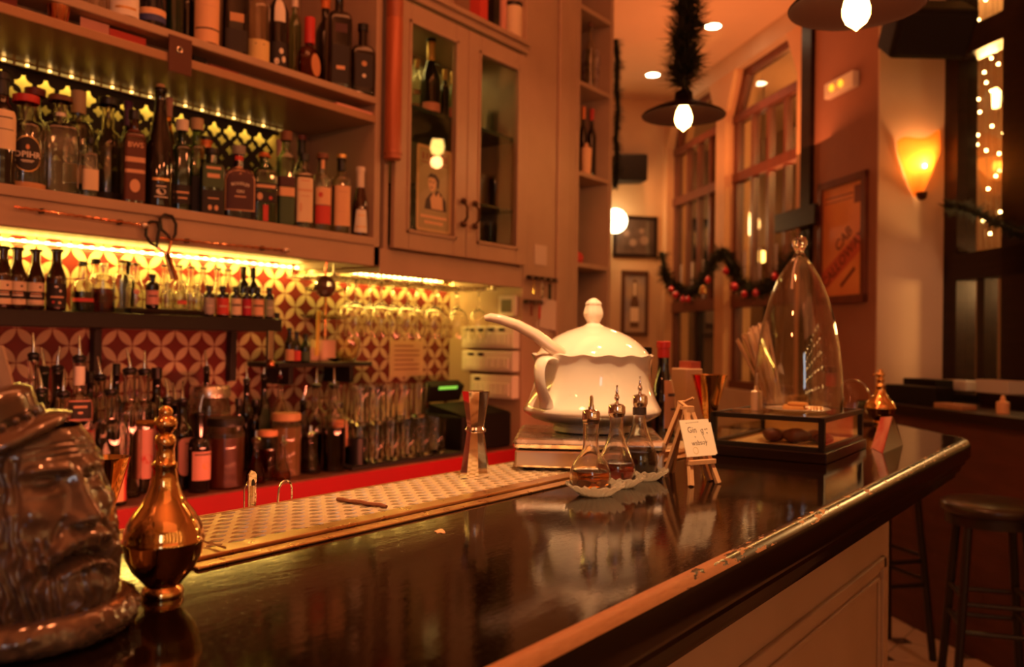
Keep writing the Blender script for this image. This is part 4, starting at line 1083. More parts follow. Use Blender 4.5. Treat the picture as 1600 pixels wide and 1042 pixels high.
C_BROWN = flatm('cap_brown', (.20, .08, .04), .5); C_DRED = flatm('cap_dark_red', (.16, .02, .02), .45); C_GOLD = L_GOLD; C_ORANGE = flatm('cap_orange', (.75, .22, .06), .4, metal=.2); C_BEIGE = flatm('cap_beige', (.52, .38, .22), .6)
C_GREY = flatm('cap_grey', (.28, .25, .23), .45); C_PINK = flatm('cap_pink', (.55, .30, .27), .5)
LQ_AMB = glass('spirit_amber', (.80, .42, .12), .03, 1.3); LQ_RED = glass('spirit_red', (.62, .07, .05), .03, 1.3); LQ_PUR = glass('spirit_purple', (.34, .06, .06), .03, 1.3); LQ_DARK = flatm('spirit_dark', (.012, .006, .005), .1)
LQ_CLR = glass('spirit_clear', (.97, .97, .95), .03, 1.33, .25)

def profile(kind, H, R, nr=None):
    nr = nr or min(.0150, R*.42)
    K_ = {'wine': (.60, .74, 1), 'gin': (.64, .74, 1.), 'tall': (.68, .80, 1), 'burg': (.40, .78, 1), 'beer': (.50, .80, 1), 'round': (.52, .72, 1), 'squat': (.56, .70, 1), 'flute': (.34, .86, 1), 'stub': (.66, .78, 1), 'decant': (.46, .62, 1)}[kind]
    b, s_, _ = K_; pr = [(0, 0), (R*.86, 0), (R*.97, .004), (R, .010)]
    if kind == 'round': pr = [(0, 0), (R*.70, 0), (R*.86, .004), (R*.97, H*.12), (R, H*.28), (R*.99, H*.42)]
    if kind == 'flute': pr[-1] = (R*1., .012); pr.append((R*1., H*.30))
    pr.append((R, H*b))
    n_ = 7
    for i in range(1, n_+1):
        t = i/n_
        if kind in ('burg', 'beer', 'flute'): k = .5-.5*cos(PI*t)
        elif kind in ('gin', 'stub', 'squat', 'decant'): k = 1-math.sqrt(max(0, 1-t**2.2)) if t < 1 else 1
        else: k = (.5-.5*cos(PI*t))*.5+.5*(1-math.sqrt(max(0, 1-t*t)))
        pr.append((R+(nr-R)*k, H*(b+(s_-b)*t)))
    pr += [(nr, H*.93), (nr*1.14, H*.935), (nr*1.14, H*.965), (nr, H*.97), (nr*.8, H*.97)]
    return pr
def section(n, dep, R, nr):
    def sec(a, r, z):
        w = max(0, min(1, (r-nr*1.2)/(R*.8-nr*1.2+1e-6))) if R > nr*1.5 else 0
        e = 2/(2+(n-2)*w); dd = 1+(dep-1)*w
        cs, sn = cos(a), sin(a)
        x = math.copysign(abs(sn)**e, sn)*r; y = -math.copysign(abs(cs)**e, cs)*r*dd
        return x, y
    return sec
def bottle(loc, H, R, kind='wine', mat=CLEAR, label='', cap=('screw', C_BLACK), labs=(), liq=None, rz=None, n=2, dep=1., nr=None, name='bottle', group=None, seg=28, cat='bottle'):
    loc = Vector(loc)
    if rz is None:
        d_ = CAM-loc; rz = (math.atan2(d_.y, d_.x)+PI/2)*.72
    o = thing(name, label, cat, loc, rz, group)
    nr = nr or min(.0150, R*.42)
    pr = profile(kind, H, R, nr); sec = section(n, dep, R, nr)
    sg = seg if n == 2 else 40
    gp_ = MB().lathe(shell(pr, .0026) if mat in REFR else pr, sg, sec=sec)
    mk('glass', gp_, mat, o, smooth=55)
    if liq:
        m_, lev = liq
        q = inner(pr, H*lev, .0034)
        mk('liquid', MB().lathe(q, sg, sec=section(n, dep, R, nr)), m_, o, smooth=55)
    def rad(z):
        for (r0, z0), (r1, z1) in zip(pr, pr[1:]):
            if z0 <= z <= z1 and z1 > z0: return r0+(r1-r0)*(z-z0)/(z1-z0)
        return R
    def surf(x, z, off):
        r = rad(z)
        if n == 2 and dep == 1: a = x/R; return Vector(((r+off)*sin(a), -(r+off)*cos(a), z))
        e = 2/n; q = min(.999, abs(x)/r)**(1/e); a = math.asin(q)*(1 if x >= 0 else -1)
        X, Y = sec(a, r, z); return Vector((X, Y-off, z))
    for L in labs:
        shape, z0, z1, hw, lm = L[:5]; z0 *= H; z1 *= H; hw = hw*R; mb = MB(); nc, nz = 16, 10
        off = .0006 if len(L) < 8 else L[7]
        for j in range(nz+1):
            for i in range(nc+1):
                u = -1+2*i/nc; t = j/nz; ww = hw; za, zb = z0, z1
                if shape == 'circle': zc = (z0+z1)/2; h = (z1-z0)/2*math.sqrt(max(0, 1-u*u)); za, zb = zc-h, zc+h
                if shape == 'arch': zb = z0+(z1-z0)*(.72+.28*math.sqrt(max(0, 1-u*u)))
                if shape == 'oval': zb = z0+(z1-z0)*(.86+.14*math.sqrt(max(0, 1-u**4))); za = z0+(z1-z0)*(.14-.14*math.sqrt(max(0, 1-u**4)))
                z = za+(zb-za)*t
                if shape == 'trap': ww = hw*(1-.35*t)
                if shape == 'tag': ww = hw*(1 if t < .45 else .82)
                mb.v.append(tuple(surf(u*ww, z, off)))
        for j in range(nz):
            for i in range(nc): mb.f.append((j*(nc+1)+i, j*(nc+1)+i+1, (j+1)*(nc+1)+i+1, (j+1)*(nc+1)+i)); mb.mi.append(0)
        lo = mk('label', mb, lm, o, smooth=60)
        if len(L) > 5 and L[5]:
            # printing: list of (text, relative height, size, colour) or bars
            for (tx, fz, size, tm) in L[5]:
                zc = z0+(z1-z0)*fz
                if tx == '-':         # a plain printed band, size = (relative half width, height)
                    pb = MB(); w_, h_ = size[0]*hw, size[1]*(z1-z0)
                    for i in range(9):
                        u = -w_+2*w_*i/8
                        for zz in (zc-h_/2, zc+h_/2): pb.v.append(tuple(surf(u, zz, off+.0004)))
                    pb.f = [(2*i, 2*i+2, 2*i+3, 2*i+1) for i in range(8)]; pb.mi = [0]*8
                elif tx == 'o':       # round printed spot
                    pb = MB(); vs = [surf(size[2]*hw+size[0]*R*cos(2*PI*k/20), zc+size[1]*R*sin(2*PI*k/20), off+.0004) for k in range(20)]
                    pb.add(vs, [tuple(range(20))])
                else:
                    tmb = textmesh(tx, size, 0, bold=size*.02)
                    arc = L[6] if len(L) > 6 and L[6] else 0
                    vs = []
                    for x, y, z in tmb.v:
                        if arc:
                            a = x/arc; vs.append(surf((arc+y)*sin(a), zc+(arc+y)*cos(a)-arc, off+.0006))
                        else: vs.append(surf(x, zc+y, off+.0006))
                    pb = MB().add(vs, tmb.f)
                mk('print', pb, tm, lo, smooth=0)
    ck, cm = cap[0], cap[1]
    if ck == 'screw': mk('cap', MB().lathe([(nr*1.22, H*.90), (nr*1.25, H*.905), (nr*1.25, H*.995), (nr*1.1, H), (0, H)], 20), cm, o)
    elif ck == 'cork':
        w_ = cap[2] if len(cap) > 2 else 1.5
        mk('cap', MB().lathe([(nr*.8, H*.955), (nr*w_, H*.957), (nr*w_*1.02, H*.96), (nr*w_*1.02, H*.995), (nr*w_*.9, H*1.0), (0, H)] if len(cap) < 4 else [(nr*w_, H*cap[3]), (nr*w_*1.02, H*(cap[3]+.004)), (nr*w_*1.02, H*.995), (nr*w_*.9, H), (0, H)], 20), cm, o)
    elif ck == 'sleeve':
        f0 = cap[2] if len(cap) > 2 else .80
        mk('cap', MB().lathe([(nr*1.10, H*f0), (nr*1.12, H*f0+.001), (nr*1.12, H*.93), (nr*1.28, H*.935), (nr*1.28, H*.992), (nr*1.1, H), (0, H)], 20), cm, o)
        if len(cap) > 3: mk('cap_top', MB().lathe([(nr*1.30, H*.955), (nr*1.32, H*.96), (nr*1.32, H*1.002), (0, H*1.003)], 20), cap[3], o)
    elif ck == 'crown': mk('cap', MB().lathe([(nr*1.3, H*.955), (nr*1.42, H*.958), (nr*1.3, H*.995), (nr*.8, H), (0, H)], 20), cm, o)
    elif ck == 'pour':
        ln = cap[2] if len(cap) > 2 else .055
        st = mk('pourer', MB().lathe([(nr*.9, H*.95), (nr*1.05, H*.97), (nr*1.22, H*.975), (nr*1.22, H*.995), (nr*.7, H*1.0+.003), (0, H+.003)], 16), cm, o)
        tilt_ = random.uniform(-.25, .3)
        mk('spout', MB().tube([(0, 0, H), (0, 0, H+.012), (tilt_*.25*ln, 0, H+ln*.5), (tilt_*.7*ln, -.002, H+ln)], [.0055, .0046, .0040, .0026], 10), CHROME, st)
    elif ck == 'ball':
        mk('stopper', MB().lathe([(nr*.8, H*.90), (nr*1.3, H*.905), (nr*.7, H*.93)], 16).sphere((0, 0, H*.955), H*.045, 14, 10), cm, o)
    elif ck == 'figure':
        mk('stopper', MB().lathe([(nr*1.5, H*.93), (nr*1.55, H*.94), (nr*1.2, H*.955), (nr*.9, H*.96), (nr*1.1, H*.97), (nr*1.1, H*.985), (nr*.6, H*1.0), (0, H)], 16), cm, o)
    return o
PLACED = []
LIMITS = ((ZS1, 2.206, 2.545, 2.157), (ZS2, 2.206, 2.60, 2.157), (ZK, 2.405, 2.615, 9), (ZC, 2.200, 2.612, 9), (ZM, 2.443, 2.615, 9))
def at(px, w, ytop, Y, z, ref=None):
    """a bottle seen at column px, w wide, mouth at row ytop, standing on the plane z at about depth Y;
    it is slid a little along its sight line until it stands clear of the things already on that shelf"""
    def spec(y_):
        p = HY(px, ref or 400, y_); t = depth((p.x, y_, z)); top = HY(px, ytop, y_)
        return p.x, y_, top.z-z, w*t/F*.5
    lim = next((l for l in LIMITS if abs(l[0]-z) < .03), None)
    best = None
    for sh in (1., .94, .88, .82, .76):
        for d_ in (0, .006, -.006, .012, -.012, .02, -.02, .03, -.03, .042, -.042, .056, -.056, .072, -.072, .09, -.09, .11, -.11):
            x, y_, h, r = spec(Y+d_); r *= sh
            if lim and (y_-r < lim[1] or y_+r > lim[2] or x+r > lim[3]): continue
            gap = min([math.hypot(x-q[0], y_-q[1])-r-q[2] for q in PLACED if abs(q[3]-z) < .03] or [1])
            if gap > .0008: best = (9, x, y_, h, r); break
            if best is None or gap > best[0]: best = (gap, x, y_, h, r)
        if best and best[0] == 9: break
    if best is None: x, y_, h, r = spec(Y); best = (0, x, y_, h, r)
    _, x, y_, h, r = best
    PLACED.append((x, y_, r, z))
    return (x, y_, z), h, r
def B(row, px, w, ytop, Y, *a, **k):
    z = {'U': ZS2, 'S': ZS1, 'K': ZK, 'C': ZC, 'M': ZM}[row]
    loc, H, R = at(px, w, ytop, Y, z, {'U': 60, 'S': 300, 'K': 450, 'C': 680, 'M': 560}[row])
    k.setdefault('group', {'U': 'spirit bottles on the upper shelf', 'S': 'spirit bottles on the lit middle shelf', 'K': 'small bottles on the black wall shelf', 'C': 'bottles on the back counter', 'M': 'small bottles on the little black shelf'}[row])
    return bottle(loc, H, R, *a, **k)
TXW = flatm('print_white', (.75, .66, .55)); TXD = flatm('print_dark', (.05, .03, .03)); TXG = L_GOLD; TXR = L_RED; TXO = flatm('print_peach', (.70, .40, .24))
# ---- lit middle shelf, front
B('S', 0, 42, 112, 2.27, 'wine', DARK, 'dark white label bottle cut off by the left frame edge on the lit shelf', ('sleeve', C_BLACK), [('rect', .32, .66, 1.1, L_CREAM, [('-', .8, (.6, .03), TXD), ('-', .5, (.7, .02), TXD)])])
B('S', 38, 58, 149, 2.275, 'gin', CLEAR, 'clear round bottle with bright red cap and black disc label', ('cork', C_RED, 1.75, .92), [('circle', .20, .56, .72, L_GOLD, None), ('circle', .21, .55, .685, L_BLACK, [('OPIHR', .47, .021, TXW), ('-', .30, (.45, .025), TXW), ('-', .26, (.35, .02), TXW), ('o', .70, (.09, .13, 0), L_ORANGE)], 0, .0011), ('rect', .02, .10, 1.3, L_TAN)], liq=(LQ_CLR, .6), nr=.0175)
B('S', 52, 46, 138, 2.42, 'wine', CLEAR2, 'clear bottle with a dark red cap behind the red capped one on the lit shelf', ('cork', C_DRED, 1.7, .93))
B('S', 92, 52, 150, 2.28, 'gin', CLEAR, 'tall clear bottle with brown stopper and ribbed sides on the lit shelf', ('cork', C_BROWN, 1.9, .945), [('rect', .80, .835, .5, L_WHITE)], n=5, nr=.0155, liq=(LQ_CLR, .55))
B('S', 120, 44, 142, 2.40, 'gin', CLEAR2, 'clear bottle with a long beige stopper behind the ribbed one', ('cork', C_BEIGE, 1.3, .80), [('rect', .18, .34, 1.2, L_CREAM)], nr=.0150)
B('S', 140, 24, 215, 2.31, 'stub', CLEAR, 'low clear flask with a small cream label between ribbed bottle and round bottle', ('screw', C_BLACK), [('rect', .18, .50, .95, L_CREAM)], n=4)
B('S', 167, 56, 153, 2.285, 'round', CLEAR2, 'big round shouldered clear bottle with a dark cap and dark base', ('cork', C_BLACK, 1.6, .93), [('rect', .0, .14, 1.5, L_BLACK)], liq=(LQ_CLR, .5), nr=.0165)
B('S', 198, 26, 158, 2.40, 'wine', DARK, 'dark capped bottle rising behind the brown label one', ('sleeve', flatm('cap_plum', (.10, .03, .10), .4), .78))
B('S', 208, 33, 172, 2.285, 'stub', BROWN, 'brown oblong bottle with wide brown label and leaf print', ('screw', C_BLACK), [('rect', .06, .80, 1.02, L_BROWN, [('BWS', .76, .020, TXO), ('-', .56, (.85, .07), TXO), ('-', .40, (.85, .05), TXO), ('o', .20, (.45, .62, 0), TXO)])], n=6)
B('S', 248, 46, 131, 2.27, 'flute', DARK, 'tall slim dark bottle with pale cork and white crest, tallest on the lit shelf', ('cork', C_CORK, .8, .93), [('rect', .22, .24, .55, L_GOLD), ('rect', .08, .20, .52, L_BLACK, [('-', .8, (.6, .08), TXW), ('o', .45, (.30, .22, 0), TXW), ('-', .1, (.8, .06), TXW)])], nr=.0150)
B('S', 262, 22, 152, 2.42, 'wine', AMBERB, 'amber bottle with a pale pink cap behind the tall dark one', ('sleeve', C_PINK, .84))
B('S', 283, 30, 187, 2.29, 'gin', DKGREEN, 'dark green bottle with white cap beside the tall dark one', ('cork', C_WHITE, 1.5, .88), [('rect', .10, .30, .9, L_BLACK, [('-', .6, (.7, .1), TXO), ('-', .3, (.5, .08), TXO)])], n=3)
B('S', 306, 30, 185, 2.31, 'gin', GREEN, 'greenish bottle with beige cap on the lit shelf', ('cork', C_BEIGE, 1.55, .88), [('rect', .06, .40, .9, L_BLACK)], n=3)
B('S', 320, 36, 214, 2.40, 'wine', DARK, 'dark bottle with a copper orange neck sleeve on the lit shelf', ('sleeve', C_ORANGE, .66, C_BLACK), nr=.0165)
B('S', 330, 40, 232, 2.275, 'stub', DKGREEN, 'dark green square bottle with a dim printed label and two coppery spots', ('screw', C_BLACK), [('rect', .40, .78, .82, L_GREEN, [('-', .75, (.7, .09), TXO), ('-', .45, (.6, .16), TXO)]), ('rect', .02, .36, .85, L_BLACK, [('o', .25, (.16, .22, -.3), TXO), ('o', .25, (.16, .22, .3), TXO), ('-', .65, (.5, .05), TXO)])], n=7)
B('S', 372, 50, 228, 2.265, 'squat', BLUEB, 'broad dark bottle with an arched plum label framed in copper', ('cork', C_GREY, 1.35, .88), [('arch', .12, .72, .90, TXO, None), ('arch', .135, .70, .84, L_PLUM, [('BOODLES', .60, .0125, TXW), ('GIN', .42, .013, TXW), ('-', .30, (.40, .03), TXO), ('o', .84, (.05, .05, 0), TXO)], .075, .0011), ('rect', .80, .86, .28, L_RED)], n=5, dep=.75)
B('S', 412, 38, 238, 2.275, 'stub', GREEN, 'pale green bottle with a small orange figure stopper and red strip', ('figure', C_ORANGE), [('rect', .46, .56, .95, L_BLACK, [('-', .5, (.8, .4), TXO)]), ('rect', .30, .44, .95, L_BLACK, [('o', .5, (.22, .3, -.5), TXO), ('o', .4, (.14, .14, .4), TXR)]), ('rect', .04, .26, .20, L_RED)], n=6, nr=.0145)
B('S', 446, 27, 205, 2.272, 'tall', GREEN, 'tall green bottle with cream band and dark collar label', ('cork', C_BROWN, 1.4, .90), [('rect', .42, .52, 1.0, L_PLUM), ('rect', .32, .41, 1.0, L_PEACH), ('rect', .0, .31, 1.0, L_GREEN)], n=6, nr=.0135)
B('S', 436, 22, 218, 2.40, 'wine', CLEAR2, 'bottle with a pink neck sleeve behind the tall green one', ('sleeve', C_PINK, .82))
B('S', 470, 26, 212, 2.42, 'wine', DARK, 'dark bottle with a red dot on its cap at the back of the lit shelf', ('sleeve', C_BLACK, .80, C_DRED))
B('S', 474, 28, 240, 2.272, 'tall', CLEAR, 'slender clear bottle with a tall white label and deer drawing', ('screw', C_BLACK), [('rect', .10, .72, .98, L_CREAM, [('-', .86, (.5, .03), TXO), ('-', .66, (.8, .05), TXO), ('o', .30, (.13, .55, -.45), TXO), ('-', .54, (.5, .02), TXO)])], n=5, nr=.013)
B('S', 503, 31, 240, 2.258, 'gin', CLEAR, 'clear bottle with orange neck and red orange label', ('cork', C_BROWN, 1.5, .93), [('rect', .80, .92, .42, L_PEACH), ('rect', .34, .56, .85, L_PEACH, [('o', .55, (.22, .26, -.35), L_RED)]), ('rect', .10, .33, .85, L_RED)], liq=(LQ_CLR, .5), nr=.0135)
B('S', 533, 29, 242, 2.245, 'gin', CLEAR2, 'bottle with a broad peach label and gold ringed black cap', ('sleeve', C_BLACK, .80, C_GOLD), [('rect', .10, .60, 1.1, L_PEACH, [('-', .85, (.5, .03), TXO), ('-', .35, (.5, .02), TXO)])], n=3, nr=.0135)
B('S', 563, 31, 261, 2.226, 'burg', BROWN, 'small dark bottle with white neck sleeve and trapezoid white label, last on its shelf', ('sleeve', C_WHITE, .70), [('trap', .06, .38, 1.05, L_WHITE, [('-', .25, (.7, .05), TXG), ('-', .75, (.4, .05), TXG)])], nr=.0130)

# ---- upper shelf
B('U', 148, 34, -60, 2.29, 'gin', CLEAR, 'clear jar like bottle at the left of the upper shelf', ('screw', C_BLACK))
B('U', 193, 44, -75, 2.27, 'gin', CLEAR2, 'stout bottle with a white and gold label on the upper shelf', ('screw', C_GOLD), [('rect', .08, .42, 1.2, L_WHITE, [('-', .3, (.6, .1), L_GOLD)])])
B('U', 236, 42, -70, 2.27, 'gin', BLUEB, 'dark bottle with blue and white bands on the upper shelf', ('screw', C_BLACK), [('rect', .20, .28, 1.3, L_PEACH), ('rect', .12, .20, 1.3, L_BLUE)])
B('U', 270, 32, -50, 2.30, 'wine', DKGREEN, 'dark green bottle with green glints behind the upper shelf edge', ('sleeve', C_BLACK))
B('U', 292, 26, -40, 2.34, 'wine', DARK, 'dark plain bottle left of the cream label one on the upper shelf', ('sleeve', C_BLACK))
B('U', 322, 38, -70, 2.27, 'gin', DARK, 'bottle with a tall cream label and black line on the upper shelf', ('screw', C_BLACK), [('rect', .06, .60, 1.25, L_PEACH, [('-', .26, (.9, .03), TXD), ('-', .7, (.5, .02), TXO)])])
B('U', 366, 42, -55, 2.27, 'gin', DARK, 'broad black bottle with a small slanted tan label', ('screw', C_BLACK), [('rect', .36, .45, .5, L_TAN), ('rect', .06, .28, .8, L_BLACK)], n=4)
B('U', 403, 36, -45, 2.27, 'wine', CLEAR2, 'clear bottle with a low yellow label on the upper shelf', ('cork', C_CORK), [('rect', .02, .26, 1.1, L_YEL, [('o', .8, (.06, .06, -.3), TXD), ('o', .8, (.06, .06, .3), TXD)])])
B('U', 434, 34, -40, 2.28, 'wine', DARK, 'black bottle with a white blotchy label on the upper shelf', ('sleeve', C_BLACK), [('rect', .04, .30, .8, L_BLACK, [('o', .25, (.22, .3, -.3), TXW), ('o', .65, (.2, .26, .2), TXW), ('o', .35, (.18, .3, .5), TXW)]), ('rect', .50, .80, .5, L_WHITE)])
B('U', 460, 22, -20, 2.37, 'wine', GREEN, 'tall pale green bottle behind the round disc bottle', ('sleeve', C_WHITE, .8))
loc, H, R = at(483, 58, 27, 2.275, ZS2, 100)
dk = thing('bottle', 'round flat disc shaped amber bottle with a red cap on the upper shelf', 'bottle', loc, .45, 'spirit bottles on the upper shelf')
dm = MB(); cz_ = R*1.02
dm.lathe([(0, -.022), (R*.82, -.022), (R, -.012), (R, .012), (R*.82, .022), (0, .022)], 40); dm.v = [(x, z, -y+cz_) for x, y, z in dm.v]
mk('glass', dm, AMBERB, dk); mm = MB().lathe([(R*.55, 0), (R*.6, .003), (0, .004)], 30); mm.v = [(x, -z-.022, -y+cz_) for x, y, z in mm.v]
mk('medallion', mm, L_ORANGE, dk)
mk('neck', MB().lathe([(.014, 2*R), (.0125, 2*R+.012), (.0125, H*.8), (.0125, H*.86)], 18), AMBERB, dk)
mk('cap', MB().lathe([(.0165, 2*R+.010), (.018, 2*R+.014), (.018, H*.985), (.014, H), (0, H)], 18), C_RED, dk)
B('U', 508, 30, -8, 2.36, 'wine', DARK, 'dark bottle with an orange capsule behind the disc bottle', ('sleeve', C_ORANGE, .86))
B('U', 529, 38, -25, 2.262, 'gin', DARK, 'black oblong bottle between the disc bottle and the last bottle', ('screw', C_BLACK), [('rect', .52, .60, .5, L_PLUM), ('rect', .06, .40, .7, L_BLACK, [('-', .4, (.5, .1), TXO)])], n=5)
B('U', 567, 38, 38, 2.232, 'squat', DARK, 'squat black bottle with a dim copper emblem, last on the upper shelf', ('screw', C_BLACK), [('rect', .10, .56, .72, L_BLACK, [('o', .70, (.22, .22, 0), L_TAN), ('o', .34, (.16, .16, 0), TXW)])], n=5, dep=.7)

# ---- things in the slot between the boards
def slot(px, y, Y=2.225): p = HY(px, y, Y); return Vector((p.x, Y, ZR))
p = slot(91, 40); solo('copper_cup', MB().lathe([(0, 0), (.020, 0), (.0215, .002), (.030, .060), (.0305, .0615), (.029, .060), (.020, .004), (0, .004)], 24), pbr('copper_bright', (.85, .32, .14), .16, 1.0), 'small copper cup standing in the slot under the upper shelf', 'cup', p, smooth=50)
p = slot(8, 12); solo('box', MB().box(-.028, .028, 0, .05, 0, .032), C_DRED, 'dark red box at the left end of the slot under the upper shelf', 'box', p, smooth=0, bevel=.002)
for a_, b_, m_, lb in ((125, 170, L_PINK, 'pinkish card leaning in the slot under the upper shelf'), (171, 228, L_RED, 'red card leaning in the slot beside the pinkish card')):
    p0, p1 = HY(a_, 60, 2.235), HY(b_, 70, 2.235)
    solo('card', MB().box(0, p1.x-p0.x, 0, .002, 0, .032 if m_ is L_RED else .038), m_, lb, 'card', (p0.x, 2.235, ZR), smooth=0)
p0, p1 = HY(264, 90, YF-.012), HY(300, 90, YF-.012); zt_, zb_ = HY(282, 58, YF-.012).z, HY(282, 115, YF-.012).z
tg_ = thing('leather_tag', 'dark brown leather tag with a metal eyelet hanging from the upper shelf edge', 'tag', (p0.x, YF-.012, zb_))
mk('strap', MB().box(0, p1.x-p0.x, 0, .004, 0, zt_-zb_), pbr('leather', (.10, .032, .02), .55, bmp=.0006, nscale=30), tg_, smooth=0, bevel=.001)
ey = MB().tube([(.0075*cos(2*PI*i/14), 0, .0075*sin(2*PI*i/14)) for i in range(14)], .0025, 6, closed=True)
ey.v = [(x+(p1.x-p0.x)*.45, y-.001, z+(zt_-zb_)*.64) for x, y, z in ey.v]; mk('eyelet', ey, CHROME, tg_)
for px1, px2, y, m_, h, lb, nm in ((300, 320, 100, BLACKP, .022, 'black lump in the slot right of the leather tag', 'box'), (325, 372, 118, C_DRED, .012, 'flat dark red case lying in the slot right of the leather tag', 'case'), (458, 478, 150, L_PINK, .006, 'small pink slip lying in the middle of the slot', 'paper'), (524, 588, 178, L_PINK, .014, 'folded pinkish paper at the right end of the slot', 'paper')):
    p0, p1 = HY(px1, y, 2.222), HY(px2, y+4, 2.222)
    solo(nm, MB().box(0, p1.x-p0.x, 0, .05, 0, h), m_, lb, 'box' if nm == 'box' else nm, (p0.x, 2.215, ZR), smooth=0, bevel=.002)

# ---- black wall shelf: ales, decanters, little bitters
for i, (px, w, y) in enumerate(((4, 27, 384), (26, 28, 386), (55, 28, 389), (88, 29, 389))):
    B('K', px, w, y, 2.445, 'beer', BROWN, ['brown ale bottle cut off by the left frame edge on the black shelf', 'brown ale bottle with cream label, second from the frame edge', 'brown ale bottle with cream label, third from the frame edge', 'brown ale bottle with a picture label, last of the four ales'][i], ('crown', C_BLACK),
      [('rect', .30, .45, 1.1, L_CREAM, [('o', .50, (.13, .13, .35), TXD)]), ('rect', .17, .30, 1.1, L_BLACK, [('-', .75, (.5, .14), TXO), ('-', .45, (.55, .2), TXW)]), ('rect', .08, .17, 1.0, L_CREAM)] if i < 3 else [('rect', .06, .44, 1.1, L_BLACK, [('o', .85, (.18, .12, -.1), TXW), ('o', .68, (.14, .14, .25), TXW), ('-', .42, (.6, .07), TXO), ('o', .2, (.14, .14, -.35), L_RED), ('o', .18, (.16, .14, .2), TXO)])], nr=.0125)
B('K', 129, 33, 408, 2.47, 'decant', CLEAR, 'glass flask of dark liquid with a red band on the black shelf', ('cork', C_BLACK, .9, .9), [('rect', .20, .27, 1.1, L_RED)], liq=(LQ_DARK, .40), nr=.0120)
B('K', 161, 35, 410, 2.455, 'stub', CLEAR, 'clear decanter with a crystal stopper and plum coloured liquid', ('ball', CRYS), liq=(LQ_PUR, .48), nr=.0130)
B('K', 190, 26, 406, 2.47, 'gin', CLEAR, 'plain clear bottle right of the plum coloured decanter', ('cork', C_CORK, 1.1, .95), nr=.011)
B('K', 149, 26, 404, 2.55, 'wine', CLEAR2, 'clear bottle with a black cap behind the plum decanter', ('screw', C_BLACK))
B('K', 198, 24, 407, 2.56, 'wine', DARK, 'dark bottle behind the plain clear bottle on the black shelf', ('screw', C_BLACK))
rz_ = MB(); p0, p1 = HY(202, 480, 2.44), HY(322, 484, 2.44)
rs_ = solo('riser', MB().box(p0.x, p1.x, 2.43, 2.60, ZK, ZK+.018), DARKWOOD, 'low black wooden riser under the small clear bottles on the black shelf', 'riser', smooth=0, bevel=.002)
def Bk(px, w, y, Y, *a, **k):
    loc, H, R = at(px, w, y, Y, ZK+.018, 450); k['group'] = 'small bottles on the black wall shelf'; return bottle(loc, H, R, *a, **k)
Bk(212, 25, 411, 2.47, 'burg', CLEAR, 'clear bottle with black cap and pink spot, leftmost on the riser', ('crown', C_BLACK), [('circle', .30, .42, .35, L_PINK)], liq=(LQ_CLR, .5))
Bk(238, 20, 428, 2.45, 'stub', DARK, 'little dark bottle with a pink label on the riser', ('screw', C_BLACK), [('rect', .12, .52, 1.1, L_PINK, [('-', .6, (.6, .1), TXD)])])
for i, (px, w, y, Y) in enumerate(((257, 20, 413, 2.53), (279, 22, 414, 2.53), (298, 22, 416, 2.53), (317, 20, 417, 2.53))):
    Bk(px, w, y, Y, 'burg', CLEAR, ['clear bottle with black crown cap behind the little dark bottle', 'clear bottle with black crown cap left of the scissor blades', 'clear bottle with black crown cap right of the scissor blades', 'clear bottle with black crown cap at the right end of the riser'][i], ('crown', C_BLACK), liq=(LQ_CLR, .4))
for i, (px, w, y, Y) in enumerate(((262, 18, 440, 2.455), (283, 24, 437, 2.45), (307, 17, 443, 2.455))):
    Bk(px, w, y, Y, 'decant', CLEAR, ['small round clear flask at the front of the riser beside the pink label', 'largest small clear flask at the front of the riser with red print', 'small clear flask at the right front of the riser'][i], ('ball', CRYS), [('rect', .18, .30, .6, L_RED)] if i == 1 else [], liq=(LQ_CLR, .35))
for i, (px, y) in enumerate(((340, 418), (356, 420))):
    B('K', px, 22, y, 2.55, 'burg', CLEAR, ['clear bottle with black crown cap behind the grey label bitters', 'clear bottle with black crown cap behind the red label bitters'][i], ('crown', C_BLACK))
for i, (px, y) in enumerate(((380, 416), (395, 418))):
    B('K', px, 19, y, 2.55, 'wine', DARK, ['tall dark bottle standing behind the little bitters', 'tall dark bottle at the right behind the little bitters'][i], ('sleeve', C_BLACK))
for i, (px, w, m_, lb) in enumerate(((327, 17, L_GREY, 'grey label bitters bottle, leftmost of the little row'), (348, 20, L_RED, 'red label bitters bottle in the little row'), (369, 17, L_CREAM, 'cream label bitters bottle in the little row'), (386, 15, flatm('label_crimson', (.45, .02, .05)), 'crimson label bitters bottle in the little row'), (403, 19, L_PEACH, 'peach label bitters bottle with dark lettering in the little row'), (421, 15, flatm('label_sage', (.34, .36, .24)), 'sage green label bitters bottle at the right end of the little row'))):
    B('K', px, w, 446+i*.6, 2.435, 'stub', DARK, lb, ('screw', C_BLACK), [('rect', .08, .60, 1.2, m_, [('-', .6, (.7, .1), TXD)] if i in (4, 2) else [('-', .5, (.5, .06), TXW)])], nr=.0085)
p = HY(433, 490, 2.46); solo('pot', MB().lathe([(0, 0), (.009, 0), (.010, .022), (0, .023)], 14), C_BLACK, 'tiny black pot at the right end of the black shelf', 'pot', (p.x, 2.46, ZK))

